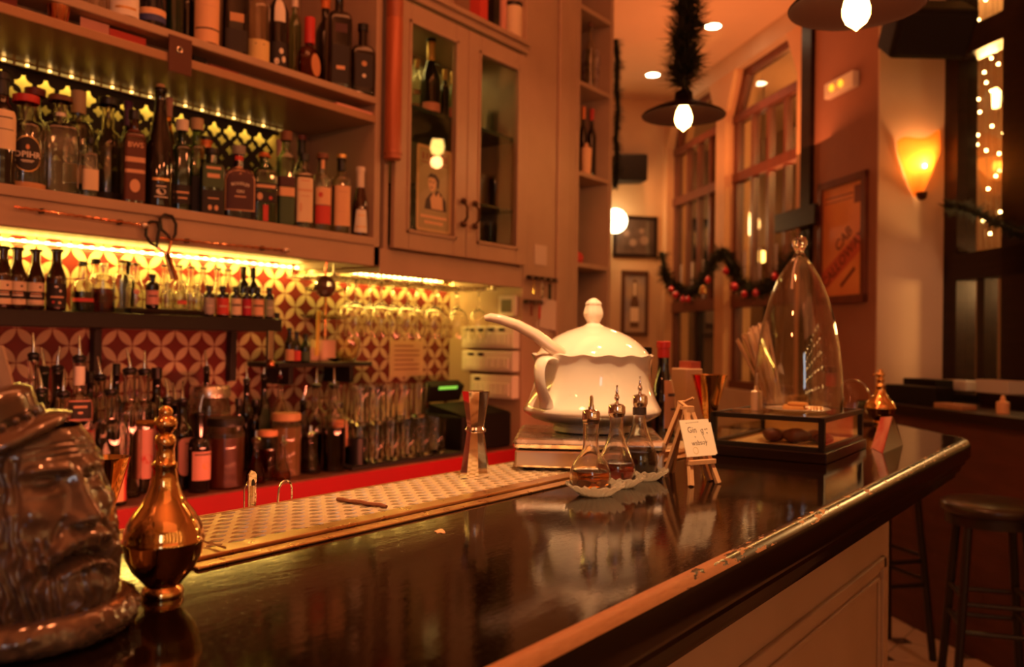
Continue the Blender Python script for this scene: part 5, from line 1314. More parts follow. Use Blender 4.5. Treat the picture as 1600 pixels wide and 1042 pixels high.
# ---- back counter
P_B = ('pour', C_BLACK)
def C(px, w, y, Y, *a, **k): return B('C', px, w, y, Y, *a, **k)
C(50, 34, 552, 2.40, 'wine', CLEAR, 'clear long necked bottle with pourer behind the mug', P_B, liq=(LQ_CLR, .5))
C(66, 36, 573, 2.52, 'wine', DKGREEN, 'dark green bottle with pourer behind the mug', P_B)
C(88, 36, 572, 2.44, 'wine', DARK, 'black bottle with pourer behind the bearded mug', P_B)
C(63, 34, 608, 2.30, 'wine', DKGREEN, 'dark green bottle with a low pourer close behind the cap of the mug', P_B)
C(98, 38, 612, 2.27, 'gin', CLEAR2, 'clear bottle with black pourer beside the cap of the mug', P_B, [('rect', .68, .72, .5, L_WHITE)], liq=(LQ_AMB, .4))
C(122, 40, 556, 2.36, 'gin', CLEAR2, 'clear bottle with white neck sleeve, black and red label and pourer', P_B, [('rect', .80, .93, .46, L_WHITE), ('rect', .56, .70, .95, L_PINK), ('rect', .575, .69, .80, L_BLACK, [('-', .7, (.6, .14), TXO), ('o', .35, (.2, .1, 0), TXO)], 0, .0012), ('rect', .10, .50, .95, L_RED, [('-', .9, (.8, .1), TXO)])], n=4, nr=.0150)
C(155, 36, 586, 2.46, 'wine', CLEAR2, 'clear amber necked bottle with pourer behind the gold jigger', P_B, liq=(LQ_AMB, .5))
C(172, 54, 609, 2.255, 'gin', CLEAR, 'clear bottle with a red arched label and pourer behind the gold jigger', P_B, [('arch', .04, .40, .95, L_RED, None), ('arch', .04, .335, .72, L_PEACH, [('-', .5, (.6, .04), TXR)], 0, .0011), ('rect', .405, .41, .1, L_RED, [('PLYMOUTH', -4.6, .0155, TXW)], .045)], liq=(LQ_CLR, .55), nr=.0150)
C(139, 24, 580, 2.56, 'wine', DARK, 'black capped bottle at the back between the amber neck and the label bottle', ('screw', C_BLACK))
C(201, 40, 576, 2.33, 'gin', CLEAR, 'clear long necked bottle with pourer left of its twin above the gold flask', P_B, liq=(LQ_CLR, .5), nr=.0165)
C(224, 40, 577, 2.31, 'gin', CLEAR, 'clear long necked bottle with pourer and pink label above the gold flask', P_B, [('rect', .12, .52, 1.0, L_PINK, [('o', .4, (.4, .35, .2), L_RED)])], liq=(LQ_CLR, .5), nr=.0165)
C(180, 22, 568, 2.57, 'wine', DARK, 'dark bottle in front of the shelf bracket', ('screw', C_BLACK))
C(243, 30, 574, 2.52, 'wine', DARK, 'black capped dark bottle at the back beside the twin clear bottles', ('screw', C_BLACK))
C(261, 34, 621, 2.30, 'wine', DARK, 'black wine bottle with pourer, leftmost of three dark ones', P_B, [('oval', .14, .50, .55, L_TAN)])
C(272, 32, 626, 2.40, 'wine', DARK, 'black wine bottle with pourer, hindmost of three dark ones', P_B)
C(284, 36, 624, 2.245, 'wine', DARK, 'black wine bottle with a rounded pink label and pourer', P_B, [('oval', .16, .58, .95, L_PINK, [('o', .42, (.34, .52, .1), L_RED), ('o', .62, (.2, .24, .15), L_GREY), ('-', .85, (.4, .03), TXD)])], rz=.15)
C(312, 34, 645, 2.25, 'squat', DARK, 'squat dark bottle with a pink label beside the rounded label one', P_B, [('rect', .16, .52, 1.1, L_PINK, [('o', .5, (.34, .34, .1), L_ORANGE), ('-', .9, (.8, .05), TXD)])], rz=-.1)
C(321, 20, 573, 2.56, 'wine', DARK, 'dark bottle with pourer far back under the black shelf', P_B)
def jar(px, w, ytop, Y, label, lidm, fill, lev, knob=False):
    loc, H, R = at(px, w, ytop, Y, ZC, 690)
    j = thing('glass_jar', label, 'jar', loc, 0, 'glass jars on the back counter')
    pr = [(0, 0), (R*.92, 0), (R, .006), (R, H*.78), (R*.93, H*.84), (R*.86, H*.88), (R*.86, H*.92)]
    mk('glass', MB().lathe(shell(pr, .0028), 32), wallglass('jar_glass', (.97, .97, .94), .45), j, smooth=50)
    if fill: mk('contents', MB().lathe(inner(pr, H*lev, .003), 32), fill, j, smooth=50)
    mk('lid', MB().lathe([(R*.90, H*.88), (R*.98, H*.885), (R*.98, H*.97), (R*.92, H), (0, H)], 32), lidm, j, smooth=50)
    return j
jar(327, 62, 603, 2.44, 'big glass jar with metal lid behind the dark lidded jar', METAL, pbr('jar_red', (.42, .10, .05), .3, trans=.35), .7)
jar(352, 58, 652, 2.265, 'glass jar with a dark lid and reddish contents beside the pink label bottle', C_BLACK, pbr('jar_red2', (.36, .07, .04), .3, trans=.35), .72)
jar(447, 46, 645, 2.30, 'glass jar with pale wooden lid full of cream coloured sugar', PINE, pbr('cream_sugar', (.85, .50, .22), .8, bmp=.001, nscale=60), .78)
jar(419, 30, 672, 2.31, 'small round red jar with a bright orange lid beside the sugar jar', L_ORANGE, LQ_RED, .6)
C(384, 22, 592, 2.50, 'wine', DARK, 'dark slim bottle with pourer in the middle of the back counter', P_B)
C(411, 22, 586, 2.55, 'wine', DARK, 'dark bottle with pourer under the shelf bracket', P_B)
C(437, 22, 586, 2.52, 'wine', CLEAR2, 'clear bottle with a reddish pourer behind the sugar jar', ('pour', C_DRED), liq=(LQ_RED, .5))
C(398, 22, 624, 2.44, 'stub', DARK, 'short black bottle behind the green leaf board', ('screw', C_BLACK)); C(372, 20, 622, 2.40, 'stub', DARK, 'short black bottle behind the dark lidded jar', ('screw', C_BLACK))
p = HY(414, 690, 2.36); tp_ = HY(414, 632, 2.36)
lf = MB(); hh = tp_.z-ZC
o_ = [(.026*sin(PI*i/10)*(1-.1*i/10), hh*(.5-.5*cos(PI*i/10))) for i in range(11)]; o_ = o_+[(-x, z) for x, z in o_[1:-1][::-1]]
lf.add([(x, 0, z) for x, z in o_]+[(x, .004, z) for x, z in o_], [tuple(range(len(o_))), tuple(range(len(o_), 2*len(o_)))]+[(i, (i+1) % len(o_), len(o_)+(i+1) % len(o_), len(o_)+i) for i in range(len(o_))])
solo('leaf_board', lf, pbr('dark_leaf', (.03, .05, .025), .5), 'dark green leaf shaped board leaning behind the sugar jar', 'board', (p.x, 2.36, ZC), smooth=0)
def dasher(px, w, y, Y, liq, lev, label):
    loc, H, R = at(px, w, y, Y, ZC, 720)
    c = thing('dasher_bottle', label, 'bottle', loc, 0, 'small dasher bottles on the back counter')
    pr = [(0, 0), (R*.85, 0), (R, H*.06), (R*.97, H*.16), (R*.62, H*.32), (R*.36, H*.46), (R*.27, H*.60), (R*.27, H*.76), (R*.33, H*.80)]
    mk('glass', MB().lathe(shell(pr, .0018), 28), wallglass('jar_glass', (.97, .97, .94), .45), c); mk('liquid', MB().lathe(inner(pr, H*lev, .0015), 28), liq, c)
    mk('cap', MB().lathe([(R*.34, H*.76), (R*.42, H*.78), (R*.42, H*.84), (R*.2, H*.87), (R*.14, H*1.0), (0, H)], 16), CHROME, c)
dasher(400, 33, 672, 2.25, LQ_RED, .5, 'conical dasher bottle of red liquid beside the dark lidded jar')
dasher(442, 30, 680, 2.232, LQ_AMB, .2, 'conical dasher bottle nearly empty in front of the sugar jar')
dasher(485, 35, 665, 2.245, LQ_PUR, .3, 'conical dasher bottle with a little dark liquid left of the tag bottle')
C(493, 36, 600, 2.36, 'wine', CLEAR, 'clear bottle with pourer left of the orange tag bottle', P_B, liq=(LQ_DARK, .42))
C(521, 38, 600, 2.30, 'wine', CLEAR, 'clear bottle of dark liquid with pourer behind the orange tag bottle', P_B, liq=(LQ_DARK, .5))
C(473, 22, 626, 2.46, 'wine', DARK, 'dark bottle with a short pourer behind the sugar jar lid', P_B)
tb = C(527, 34, 628, 2.246, 'stub', CLEAR2, 'bottle of black liquid wearing a shaped orange paper tag', ('screw', C_BLACK), [('tag', .36, .78, .82, L_ORANGE, [('-', .62, (.5, .05), TXD), ('-', .48, (.6, .05), TXD), ('-', .75, (.4, .02), TXD)]), ('circle', .30, .52, .95, L_ORANGE, [('-', .5, (.4, .05), TXO)], 0, .0009)], liq=(LQ_DARK, .55), n=4)
p = HY(558, 724, 2.27); loc, H, R = at(558, 28, 684, 2.27, ZC, 700)
solo('tumbler', MB().lathe([(0, 0), (R, 0), (R*1.04, H), (R*.94, H), (R*.92, .01), (0, .01)], 24), C_BLACK, 'opaque black tumbler between the tag bottle and the clear tumblers', 'tumbler', loc, smooth=50)

# ---- stacked tumblers on a black mat
p0, p1 = HY(548, 728, 2.225), HY(722, 702, 2.225)
solo('bar_mat', MB().box(p0.x, p1.x, 2.215, 2.50, ZC, ZC+.012), pbr('rubber', (.015, .013, .012), .7), 'black rubber mat under the stacked clear tumblers', 'mat', smooth=0, bevel=.003)
zt0 = ZC+.012
tum = thing('tumbler', 'clear tumbler', 'tumbler', (0, 0, -5))
tm = MB().lathe([(0, .004), (.028, 0), (.0305, .003), (.0345, .128), (.036, .136), (.0345, .136), (.0325, .124), (.029, .014), (0, .012)], 28)
mk('glass', tm, CLEAR, tum, smooth=55)
xs0 = p0.x+.085; k_ = 0; first = True
for r_, Y in enumerate((2.265, 2.35, 2.44)):
    for c_ in range(6 if r_ < 2 else 7):
        xx = xs0+.083*c_+.042*(r_ % 2)+.02*r_
        if xx > p1.x-.03: continue
        for tier in range(2 if (c_ < 5 and r_ > 0) or (c_ < 2) else 1):
            lab = ['clear tumbler in the front row on the black mat', 'clear tumbler stacked in the second row on the black mat', 'clear tumbler stacked at the back of the black mat'][r_]
            if tier and r_ == 0: lab = 'clear tumbler stacked on the front row at the left of the black mat'
            loc = (xx+random.uniform(-.003, .003), Y, zt0+.1365*tier)
            if first: tum.location = loc; tum['label'] = lab; tum['group'] = 'clear tumblers on the black mat'; first = False
            else: dup(tum, loc, 0, lab, 'clear tumblers on the black mat')
# small round jars in a black bowl at the right end
p = HY(698, 700, 2.44); zb_ = HY(690, 618, 2.40).z
# ---- hanging wine glasses under the glazed cabinet
rk = thing('glass_rack', 'steel rack of rails under the glazed cabinet holding upside down wine glasses', 'rack', (0, 0, 0))
xr0, xr1 = HY(512, 430, 2.26).x, HY(772, 445, 2.26).x
rm = MB()
for yy_ in (2.255, 2.325, 2.395, 2.465): mk('rail', MB().box(xr0, xr1, yy_-.010, yy_+.010, 1.556, 1.561), METAL, rk, smooth=0)
for xx in (xr0+.02, (xr0+xr1)/2, xr1-.02): mk('hanger', MB().box(xx-.004, xx+.004, 2.25, 2.47, 1.561, 1.566).box(xx-.004, xx+.004, 2.25, 2.254, 1.561, 1.60).box(xx-.004, xx+.004, 2.466, 2.47, 1.561, 1.60), METAL, rk, smooth=0)
wg = thing('wine_glass', 'x', 'wine glass', (0, 0, -5))
wgp = [(.034, 0), (.0345, .001), (.030, -.003), (.010, -.006), (.0042, -.012), (.0035, -.060), (.0045, -.080), (.012, -.088), (.030, -.104), (.0410, -.130), (.0425, -.150), (.0400, -.180), (.0345, -.212), (.0335, -.212), (.039, -.180), (.0412, -.150), (.0395, -.131), (.029, -.107), (.011, -.092), (0, -.090)]
mk('glass', MB().lathe([(0, 0)]+wgp, 32), wallglass('wine_glass_clear', (1, .99, .95)), wg, smooth=60)
first = True
for Y, cols in ((2.29, (556, 596, 637, 678, 716, 748)), (2.43, (543, 578, 614, 650, 684, 712))):
    for i, px in enumerate(cols):
        p = HY(px, 470, Y); loc = (p.x, Y, 1.5630)
        lab = ('wine glass hanging upside down in the front row of the rack' if Y < 2.35 else 'wine glass hanging upside down in the rear row of the rack')
        if first: wg.location = loc; wg['label'] = lab; wg['group'] = 'hanging wine glasses'; first = False
        else: dup(wg, loc, 0, lab, 'hanging wine glasses')
# ---- hanging cut glass ball and the tiered stand below it
p = HY(508, 448, 2.27)
ob = thing('glass_ornament', 'dark faceted glass ball hanging on a copper rod from the cabinet edge', 'ornament', (p.x, 2.27, p.z))
bs = MB().sphere((0, 0, 0), .038, 12, 8); mk('ball', bs, pbr('dark_crystal', (.10, .05, .04), .05, spec=1., coat=1.), ob, smooth=0)
ztop_ = 1.628-p.z
mk('rod', MB().tube([(-.008, -.02, ztop_-.001), (-.006, -.01, .08), (0, 0, .036)], .0035, 8), COPPER, ob)
p = HY(507, 560, 2.53); st_ = thing('tiered_stand', 'glass tiered serving stand glowing yellow on the little black shelf', 'stand', (p.x, 2.53, ZM))
z1_, z2_, z3_ = HY(507, 520, 2.53).z-ZM, HY(507, 498, 2.53).z-ZM, HY(507, 456, 2.53).z-ZM
GLD = wallglass('glass_yellowish', (1, .95, .75))
for z_, r_ in ((.0, .06), (z2_, .095), (z3_, .078)):
    mk('plate', MB().lathe([(0, z_), (r_*.8, z_), (r_, z_+.012), (r_, z_+.014), (r_*.8, z_+.003), (0, z_+.003)], 40), GLD, st_, smooth=50)
mk('stem', MB().lathe([(.006, .004), (.006, z3_+.03), (.012, z3_+.04), (.008, z3_+.06), (0, z3_+.07)], 16), BRASS, st_)
p = HY(493, 535, 2.47); q_ = HY(496, 485, 2.47)
solo('spatula', MB().obox(((p.x+q_.x)/2, 2.462, (ZM+.0+q_.z)/2+.012), (.008, 0, 0), (0, .002, 0), ((q_.x-p.x)/2, 0, (q_.z-ZM)/2-.012)), pbr('yellow_plastic', (.85, .65, .12), .4), 'yellow spatula standing up in front of the tiered stand', 'spatula', smooth=0, bevel=.001)
# little shelf contents
for px, w, y, m_, lb in ((452, 15, 512, DARK, 'small dark bottle with a tan label at the left of the little shelf'), (463, 14, 518, DARK, 'small dark bottle with a red label on the little shelf'), (477, 16, 522, DKGREEN, 'small dark green bottle on the little shelf')):
    B('M', px, w, y, 2.475, 'beer', m_, lb, ('screw', C_BLACK), [('rect', .05, .38, 1.1, L_TAN if px < 460 else (L_RED if px < 470 else L_GREEN))])
def cup(px, w, ytop, Y, label, m_, nm='cup'):
    loc, H, R = at(px, w, ytop, Y, ZM, 555)
    return solo(nm, MB().lathe([(0, 0), (R*.86, 0), (R*.92, .003), (R, H), (R*.94, H), (R*.86, .006), (0, .006)], 24), m_, label, nm, loc, smooth=50)
cup(486, 24, 543, 2.47, 'small cream pot left of the square mug on the little shelf', pbr('cream_china', (.72, .50, .32), .35))
loc, H, R = at(505, 32, 531, 2.463, ZM, 550)
cb = thing('mug', 'cream square shouldered mug on the little shelf', 'mug', loc)
mk('body', MB().lathe([(0, 0), (R*.95, 0), (R, .004), (R, H), (R*.94, H), (R*.92, .006), (0, .006)], 28, sec=section(4, 1, R, .001)), pbr('cream_china', (.72, .5, .32), .35), cb)
loc, H, R = at(542, 42, 530, 2.50, ZM, 550)
solo('glass_bowl', MB().lathe([(0, 0), (R*.6, 0), (R*.9, H*.4), (R, H), (R*.95, H), (R*.84, H*.42), (R*.55, .006), (0, .006)], 32), GLD, 'clear glass bowl at the right end of the little shelf', 'bowl', loc, smooth=50)
loc, H, R = at(545, 36, 552, 2.455, ZM, 555)
solo('wooden_box', MB().box(-.045, .045, -.012, .0, 0, .016), pbr('redwood_box', (.20, .05, .03), .5), 'flat reddish box lying before the glass bowl', 'box', loc, smooth=0, bevel=.002)
# bottle opener hanging by the end of the black shelf
p = HY(425, 545, YB-.012); zt_, zb_ = HY(425, 516, YB-.012).z, HY(425, 575, YB-.012).z
bo = thing('wall_opener', 'steel bottle opener with coppery end fixed at the right end of the black shelf', 'bottle opener', (p.x, YB-.004, zb_))
mk('plate', MB().box(-.011, .011, -.004, .002, .028, zt_-zb_), CHROME, bo, smooth=0, bevel=.003); mk('tip', MB().sphere((0, -.004, .014), .014, 12, 8), COPPER, bo)
mk('mount', MB().box(-.016, .016, .0005, .0038, .0, zt_-zb_+.004), BLACK, bo, smooth=0)

# ---- scissors and bar spoons on the cabinet fascia
Y0 = YF-.014
def hp(x, y): p = HY(x, y, Y0); return Vector((p.x, Y0, p.z))
sc = thing('scissors', 'black handled scissors hanging on the cabinet fascia over the riser', 'scissors', (0, 0, 0))
def loop(pts, r): return MB().tube([hp(*p) for p in pts], r, 8, closed=True)
mk('handle', loop([(229, 350), (236, 346), (246, 347), (249, 358), (246, 372), (245, 386), (236, 380), (228, 368)], .0045), C_BLACK, sc)
mk('handle', loop([(250, 341), (258, 335), (269, 338), (275, 350), (274, 366), (268, 376), (262, 367), (252, 358)], .0045), C_BLACK, sc)
for (a, b, c_) in (((268, 376), (262, 396), (276, 438)), ((245, 386), (259, 396), (270, 436))):
    A_, B_, C2 = hp(*a), hp(*b), hp(*c_)
    mk('blade', MB().tube([A_, B_], .0042, 8).obox((B_+C2)/2, (C2-B_)/2, Vector((.006, 0, .002)), Vector((0, .0012, 0))), COPPER if a[0] > 250 else METAL, sc, smooth=40)
for i, (a, b, lb) in enumerate((((22, 323), (226, 352), 'long twisted bar spoon clipped along the left of the cabinet fascia'), ((250, 372), (447, 391), 'long bar spoon with a knob end clipped right of the scissors'))):
    A_, B_ = hp(*a), hp(*b); n_ = 60
    s_ = thing('bar_spoon', lb, 'bar spoon', (0, 0, 0))
    pts = [A_+(B_-A_)*(k/n_)+Vector((0, .0011*cos(k*1.6), .0011*sin(k*1.6))) for k in range(n_+1)]
    mk('rod', MB().tube(pts, .0032, 8), COPPER, s_); mk('knob', MB().sphere(B_, .0095, 14, 10, (1.3, 1, .9)), METAL, s_)
    mk('clip', MB().obox(A_*.8+B_*.2+Vector((0, .006, 0)), (.004, 0, 0), (0, .0075, 0), (0, 0, .006)).obox(A_*.2+B_*.8+Vector((0, .006, 0)), (.004, 0, 0), (0, .0075, 0), (0, 0, .006)), DARKWOOD, s_, smooth=0)

# ---- glazed cabinet contents
gzb = gz0+.0155
def G(px, w, y, Y, zs, *a, **k):
    loc, H, R = at(px, w, y, Y, zs, 250); k['group'] = 'bottles in the glazed cabinet'; return bottle(loc, H, R, *a, **k)
z3_ = GLSH[2]
G(671, 32, 60, 2.31, z3_, 'burg', DARK, 'champagne bottle with gold foil neck behind the left glass door', ('sleeve', L_GOLD, .66, C_BLACK), [('rect', .06, .17, 1.1, L_PINK)], nr=.0150)
G(693, 16, 108, 2.34, z3_, 'wine', DARK, 'dark bottle with gilded neck right of the champagne', ('sleeve', L_GOLD, .80))
G(650, 18, 92, 2.36, z3_, 'wine', CLEAR2, 'bottle with pale bands at the left behind the glass door', ('sleeve', L_GOLD, .85), [('rect', .15, .25, 1, L_TAN), ('rect', .40, .48, 1, L_TAN)])
G(705, 14, 112, 2.40, z3_, 'wine', GREEN, 'pale green bottle against the middle post of the glass cabinet', ('sleeve', L_GOLD, .8), [('rect', .2, .4, 1, L_RED)])
for i, (px, y) in enumerate(((650, 205), (668, 198), (690, 206), (706, 200))):
    loc, H, R = at(px, 15, y, 2.40, GLSH[1], 250)
    pass
for i, (px, w, y, zz, lb) in enumerate(((752, 20, 178, GLSH[1], 'stemmed tasting glass at the left of the upper right glass shelf'), (771, 20, 172, GLSH[1], 'stemmed tasting glass beside the grey box behind the right glass door'), (752, 22, 272, GLSH[0], 'tall glass at the left of the lower right glass shelf'), (774, 24, 276, GLSH[0], 'tall glass at the middle of the lower right glass shelf'), (750, 20, 346, gzb, 'tall glass at the left of the bottom behind the right door'), (768, 20, 349, gzb, 'tall glass in the middle of the bottom behind the right door'), (788, 22, 352, gzb, 'tall glass at the right of the bottom behind the right door'))):
    loc, H, R = at(px, w, y, 2.36, zz, 300)
    solo('drinking_glass', MB().lathe([(0, 0), (R*.8, 0), (R*.85, .004), (R, H), (R*.93, H), (R*.75, .012), (0, .010)], 24), CLEAR, lb, 'glass', loc, smooth=50, group='glasses behind the right glass door')
loc, H, R = at(782, 40, 160, 2.45, GLSH[1], 220); solo('box', MB().box(-R, R, -.04, .04, 0, H), L_GREY, 'grey box on the upper shelf behind the right glass door', 'box', loc, smooth=0, bevel=.002)
for i, (px, y) in enumerate(((645, 340), (660, 345))):
    loc, H, R = at(px, 14, y-55, 2.40, gzb, 340); bottle(loc, H, R, 'wine', DKGREEN, ['dark green bottle at the lower left of the glass cabinet', 'dark green bottle half behind the metal sign in the glass cabinet'][i], ('screw', C_BLACK), group='bottles in the glazed cabinet')
# tin sign fixed inside the left door
a0_, a1_ = HY(651, 300, YF-.004), HY(705, 300, YF-.004); zt_, zb_ = HY(660, 225, YF-.004).z, HY(660, 360, YF-.004).z
zt2 = HY(700, 238, YF-.004).z
wS, hS = a1_.x-a0_.x, zt_-zb_
sg = thing('tin_sign', 'olive tin sign with a portrait of a man hanging behind the left glass door', 'sign', (a0_.x+wS/2, YF-.0035, zb_+hS/2))
def rrect(w, h, r, n=6): return [(sx_*(w/2-r)+r*cos(a0+PI/2*k/n), sy_*(h/2-r)+r*sin(a0+PI/2*k/n)) for sx_, sy_, a0 in ((1, 1, 0), (-1, 1, PI/2), (-1, -1, PI), (1, -1, 1.5*PI)) for k in range(n+1)]
def plate2(o_, y, th_=.001): n = len(o_); return MB().add([(x, y, z) for x, z in o_]+[(x, y+th_, z) for x, z in o_], [tuple(range(n)), tuple(range(n, 2*n))]+[(i, (i+1) % n, n+(i+1) % n, n+i) for i in range(n)])
mk('plate', plate2(rrect(wS, hS, .012), 0, .0015), pbr('sign_border', (.55, .40, .20), .5), sg, smooth=0)
mk('field', plate2(rrect(wS*.88, hS*.93, .008), -.0004, .0003), pbr('sign_olive', (.34, .29, .15), .5, col2=(.38, .31, .16), nscale=20), sg, smooth=0)
def txt3(tx, size, x, z, y=-.0009): 
    m_ = textmesh(tx, size, .0001, bold=size*.02); m_.v = [(vx+x, y, vy+z) for vx, vy, vz in m_.v]; return m_
lt_ = MB()
for kk in range(7): lt_.box(-wS*.36+kk*wS*.108, -wS*.36+kk*wS*.108+wS*.065, -.0010, -.0006, hS*(.335+.004*(kk % 2)), hS*.415)
for kk in range(9): lt_.box(-wS*.38+kk*wS*.086, -wS*.38+kk*wS*.086+wS*.06, -.0010, -.0006, hS*.292, hS*.312)
mk('lettering', lt_, pbr('sign_red', (.26, .07, .04), .5), sg, smooth=0)['kind'] = 'stuff'
lt_ = MB()
for zz_, w_ in ((-.325, .38), (-.392, .27)):
    for kk in range(10): lt_.box(-wS*w_+kk*wS*w_*.2, -wS*w_+kk*wS*w_*.2+wS*w_*.155, -.0010, -.0006, hS*(zz_-.018), hS*(zz_+.018))
mk('caption', lt_, L_PEACH, sg, smooth=0)['kind'] = 'stuff'
SK = pbr('sign_skin', (.66, .42, .24), .5)
face = [(-.10, .20), (-.02, .235), (.06, .21), (.09, .12), (.08, .02), (.03, -.06), (-.04, -.07), (-.09, -.01), (-.12, .08)]
mk('face', plate2([(x*wS*1.15-.05*wS, z*hS*.62+.02*hS) for x, z in face], -.0009, .0002), SK, sg, smooth=0)
hair = [(-.14, .17), (-.06, .27), (.08, .26), (.17, .16), (.15, .0), (.10, .0), (.10, .12), (.04, .19), (-.06, .19)]
body = [(-.26, -.42), (-.22, -.24), (-.08, -.10), (.02, -.12), (.10, -.02), (.24, -.10), (.36, -.22), (.38, -.42)]
DKI = pbr('sign_dark', (.035, .014, .012), .5)
mk('hair', plate2([(x*wS*1.15-.05*wS, z*hS*.62+.02*hS) for x, z in hair], -.0011, .0002), DKI, sg, smooth=0)
mk('coat', plate2([(x*wS*1.0-.02*wS, z*hS*.62+.02*hS) for x, z in body], -.0007, .0002), DKI, sg, smooth=0)
hnd = [(-.06, -.40), (-.10, -.20), (.0, -.09), (.08, -.16), (.14, -.06), (.20, -.16), (.25, -.12), (.28, -.40)]
mk('hand', plate2([(x*wS*1.0-.02*wS, z*hS*.62+.02*hS) for x, z in hnd], -.0010, .0002), SK, sg, smooth=0)
feat = MB()
for (x, z, a, b) in ((-.065, .105, .022, .010), (.02, .105, .022, .010), (-.03, .0, .035, .007)):
    feat.join(plate2([(x*wS*1.15-.05*wS+a*wS*cos(2*PI*k/10), z*hS*.62+.02*hS+b*hS*sin(2*PI*k/10)) for k in range(10)], -.0013, .0002))
mk('features', feat, DKI, sg, smooth=0)
# things on top of the glazed cabinet
ztc = ztop+.0505
for px, w, y, m_, lb, nm in ((748, 18, -20, L_RED, 'reddish box on top of the glazed cabinet', 'box'), (768, 14, -15, C_BLACK, 'black tin on top of the glazed cabinet', 'tin'), (780, 10, -15, L_PINK, 'thin pinkish box on top of the glazed cabinet', 'box')):
    loc, H, R = at(px, w, y, 2.26, ztc, 20); solo(nm, MB().box(-R, R, -.03, .03, 0, max(.05, H)), m_, lb, nm, loc, smooth=0, bevel=.002)
loc, H, R = at(802, 28, 6, 2.26, ztc, 30); cj = thing('jar', 'cream jar with a dark lid on top of the glazed cabinet', 'jar', loc)
H = max(H, .05)
mk('body', MB().lathe([(0, 0), (R*.95, 0), (R, .004), (R, H*.9), (0, H*.9)], 24), L_CREAM, cj); mk('lid', MB().lathe([(R*1.02, H*.9), (R*1.02, H), (0, H)], 24), C_BLACK, cj)

# ---- end shelf contents
def Eo(px, w, y, k, *a, **kw):
    loc, H, R = at(px, w, y, 2.29, EZ[k], 250); kw['group'] = 'bottles on the end shelf'; return bottle(loc, H, R, *a, **kw)
loc, H, R = at(923, 30, 80, 2.30, EZ[1], 110)
vs_ = thing('jug', 'white and blue painted jug on the narrow end shelf', 'jug', loc)
mk('body', MB().lathe([(0, 0), (R*.55, 0), (R*.6, .004), (R*.85, H*.45), (R, H*.75), (R*.95, H*.9), (R*.88, H), (R*.82, H), (R*.8, H*.7), (0, .02)], 24), pbr('painted_china', (.60, .50, .44), .25, col2=(.16, .12, .14), nscale=28), vs_)
mk('handle', MB().tube([(R*.95, 0, H*.85), (R*1.4, 0, H*.75), (R*1.3, 0, H*.5), (R*.88, 0, H*.4)], .006, 8), pbr('painted_china', (.6, .5, .44)), vs_)
Eo(921, 16, 30, 1, 'wine', CLEAR2, 'dark glinting bottle behind the painted jug on the end shelf', ('screw', C_BROWN))
Eo(911, 13, 166, 2, 'wine', DARK, 'bottle with a red cap at the left of the second end shelf', ('sleeve', C_ORANGE, .82))
Eo(924, 14, 170, 2, 'wine', DARK, 'bottle with a shorter red cap on the second end shelf', ('sleeve', L_RED, .84))
loc, H, R = at(916, 18, 224, 2.25, EZ[2], 240)
jr_ = thing('grinder', 'pale wooden grinder on the second end shelf before the red capped bottles', 'grinder', loc)
mk('body', MB().lathe([(0, 0), (R*.8, 0), (R*.85, .004), (R, H*.85), (R*.6, H*.88), (R*.3, H*.94), (R*.35, H), (0, H)], 18), L_PEACH, jr_)
loc, H, R = at(901, 14, 372, 2.30, EZ[3], 390); solo('red_pot', MB().sphere((0, 0, R*1.6), R*1.6, 16, 10), L_RED, 'round red pot on the third end shelf', 'pot', loc)

# ---- side of the pilaster below the cabinet: fuse boxes, thermostat, notes
XS = XP0
def HX(x, y, X): d = ray(x, y); return CAM+d*(X/d.x)
def onside(x, y): return HX(x, y, XS-.02)
for i, (x0, y0, x1, y1) in enumerate(((728, 509, 826, 544), (728, 548, 826, 580), (741, 586, 826, 622))):
    a_, b_ = onside(x0, (y0+y1)/2), onside(x1, (y0+y1)/2); zt_ = onside((x0+x1)/2, y0).z; zb_ = onside((x0+x1)/2, y1).z
    ya, yb = min(max(a_.y, b_.y), YT-.01), max(min(a_.y, b_.y), YF+.01)
    fb = thing('fuse_box', ['white fuse box with dark switches, topmost of three on the pilaster side', 'white fuse box, middle of three on the pilaster side', 'white fuse box, lowest of three on the pilaster side'][i], 'fuse box', (XS-.002, (ya+yb)/2, (zt_+zb_)/2), 0, 'fuse boxes on the pilaster side')
    hw, hh = (ya-yb)/2, (zt_-zb_)/2
    mk('case', MB().box(-.05, 0, -hw, hw, -hh, hh), WHITEP, fb, smooth=0, bevel=.006)
    mk('flap', MB().box(-.056, -.0502, -hw*.84, hw*.84, -hh*.72, hh*.35), WHITEP, fb, smooth=0, bevel=.003)
    for k in range(7): mk('rib', MB().box(-.0585, -.0562, -hw*.7+k*hw*.23-.002, -hw*.7+k*hw*.23+.002, -hh*.5, hh*.2), WHITEP, fb, smooth=0)
    for k in range((4, 2, 1)[i]): mk('switch', MB().box(-.056, -.0502, hw*.62-k*hw*.40-.014, hw*.62-k*hw*.40+.014, hh*.52, hh*.76), C_BLACK, fb, smooth=0)
a_, b_ = onside(778, 478), onside(805, 478); zt_, zb_ = onside(790, 462).z, onside(790, 494).z
tt = thing('thermostat', 'cream wall thermostat with a grey screen on the pilaster side', 'thermostat', (XS-.002, (a_.y+b_.y)/2, (zt_+zb_)/2))
hw, hh = abs(a_.y-b_.y)/2, (zt_-zb_)/2
mk('case', MB().box(-.016, 0, -hw, hw, -hh, hh), WHITEP, tt, smooth=0, bevel=.004); mk('screen', MB().box(-.0175, -.0162, -hw*.55, hw*.62, -hh*.6, hh*.62), pbr('lcd', (.16, .17, .11), .25), tt, smooth=0)
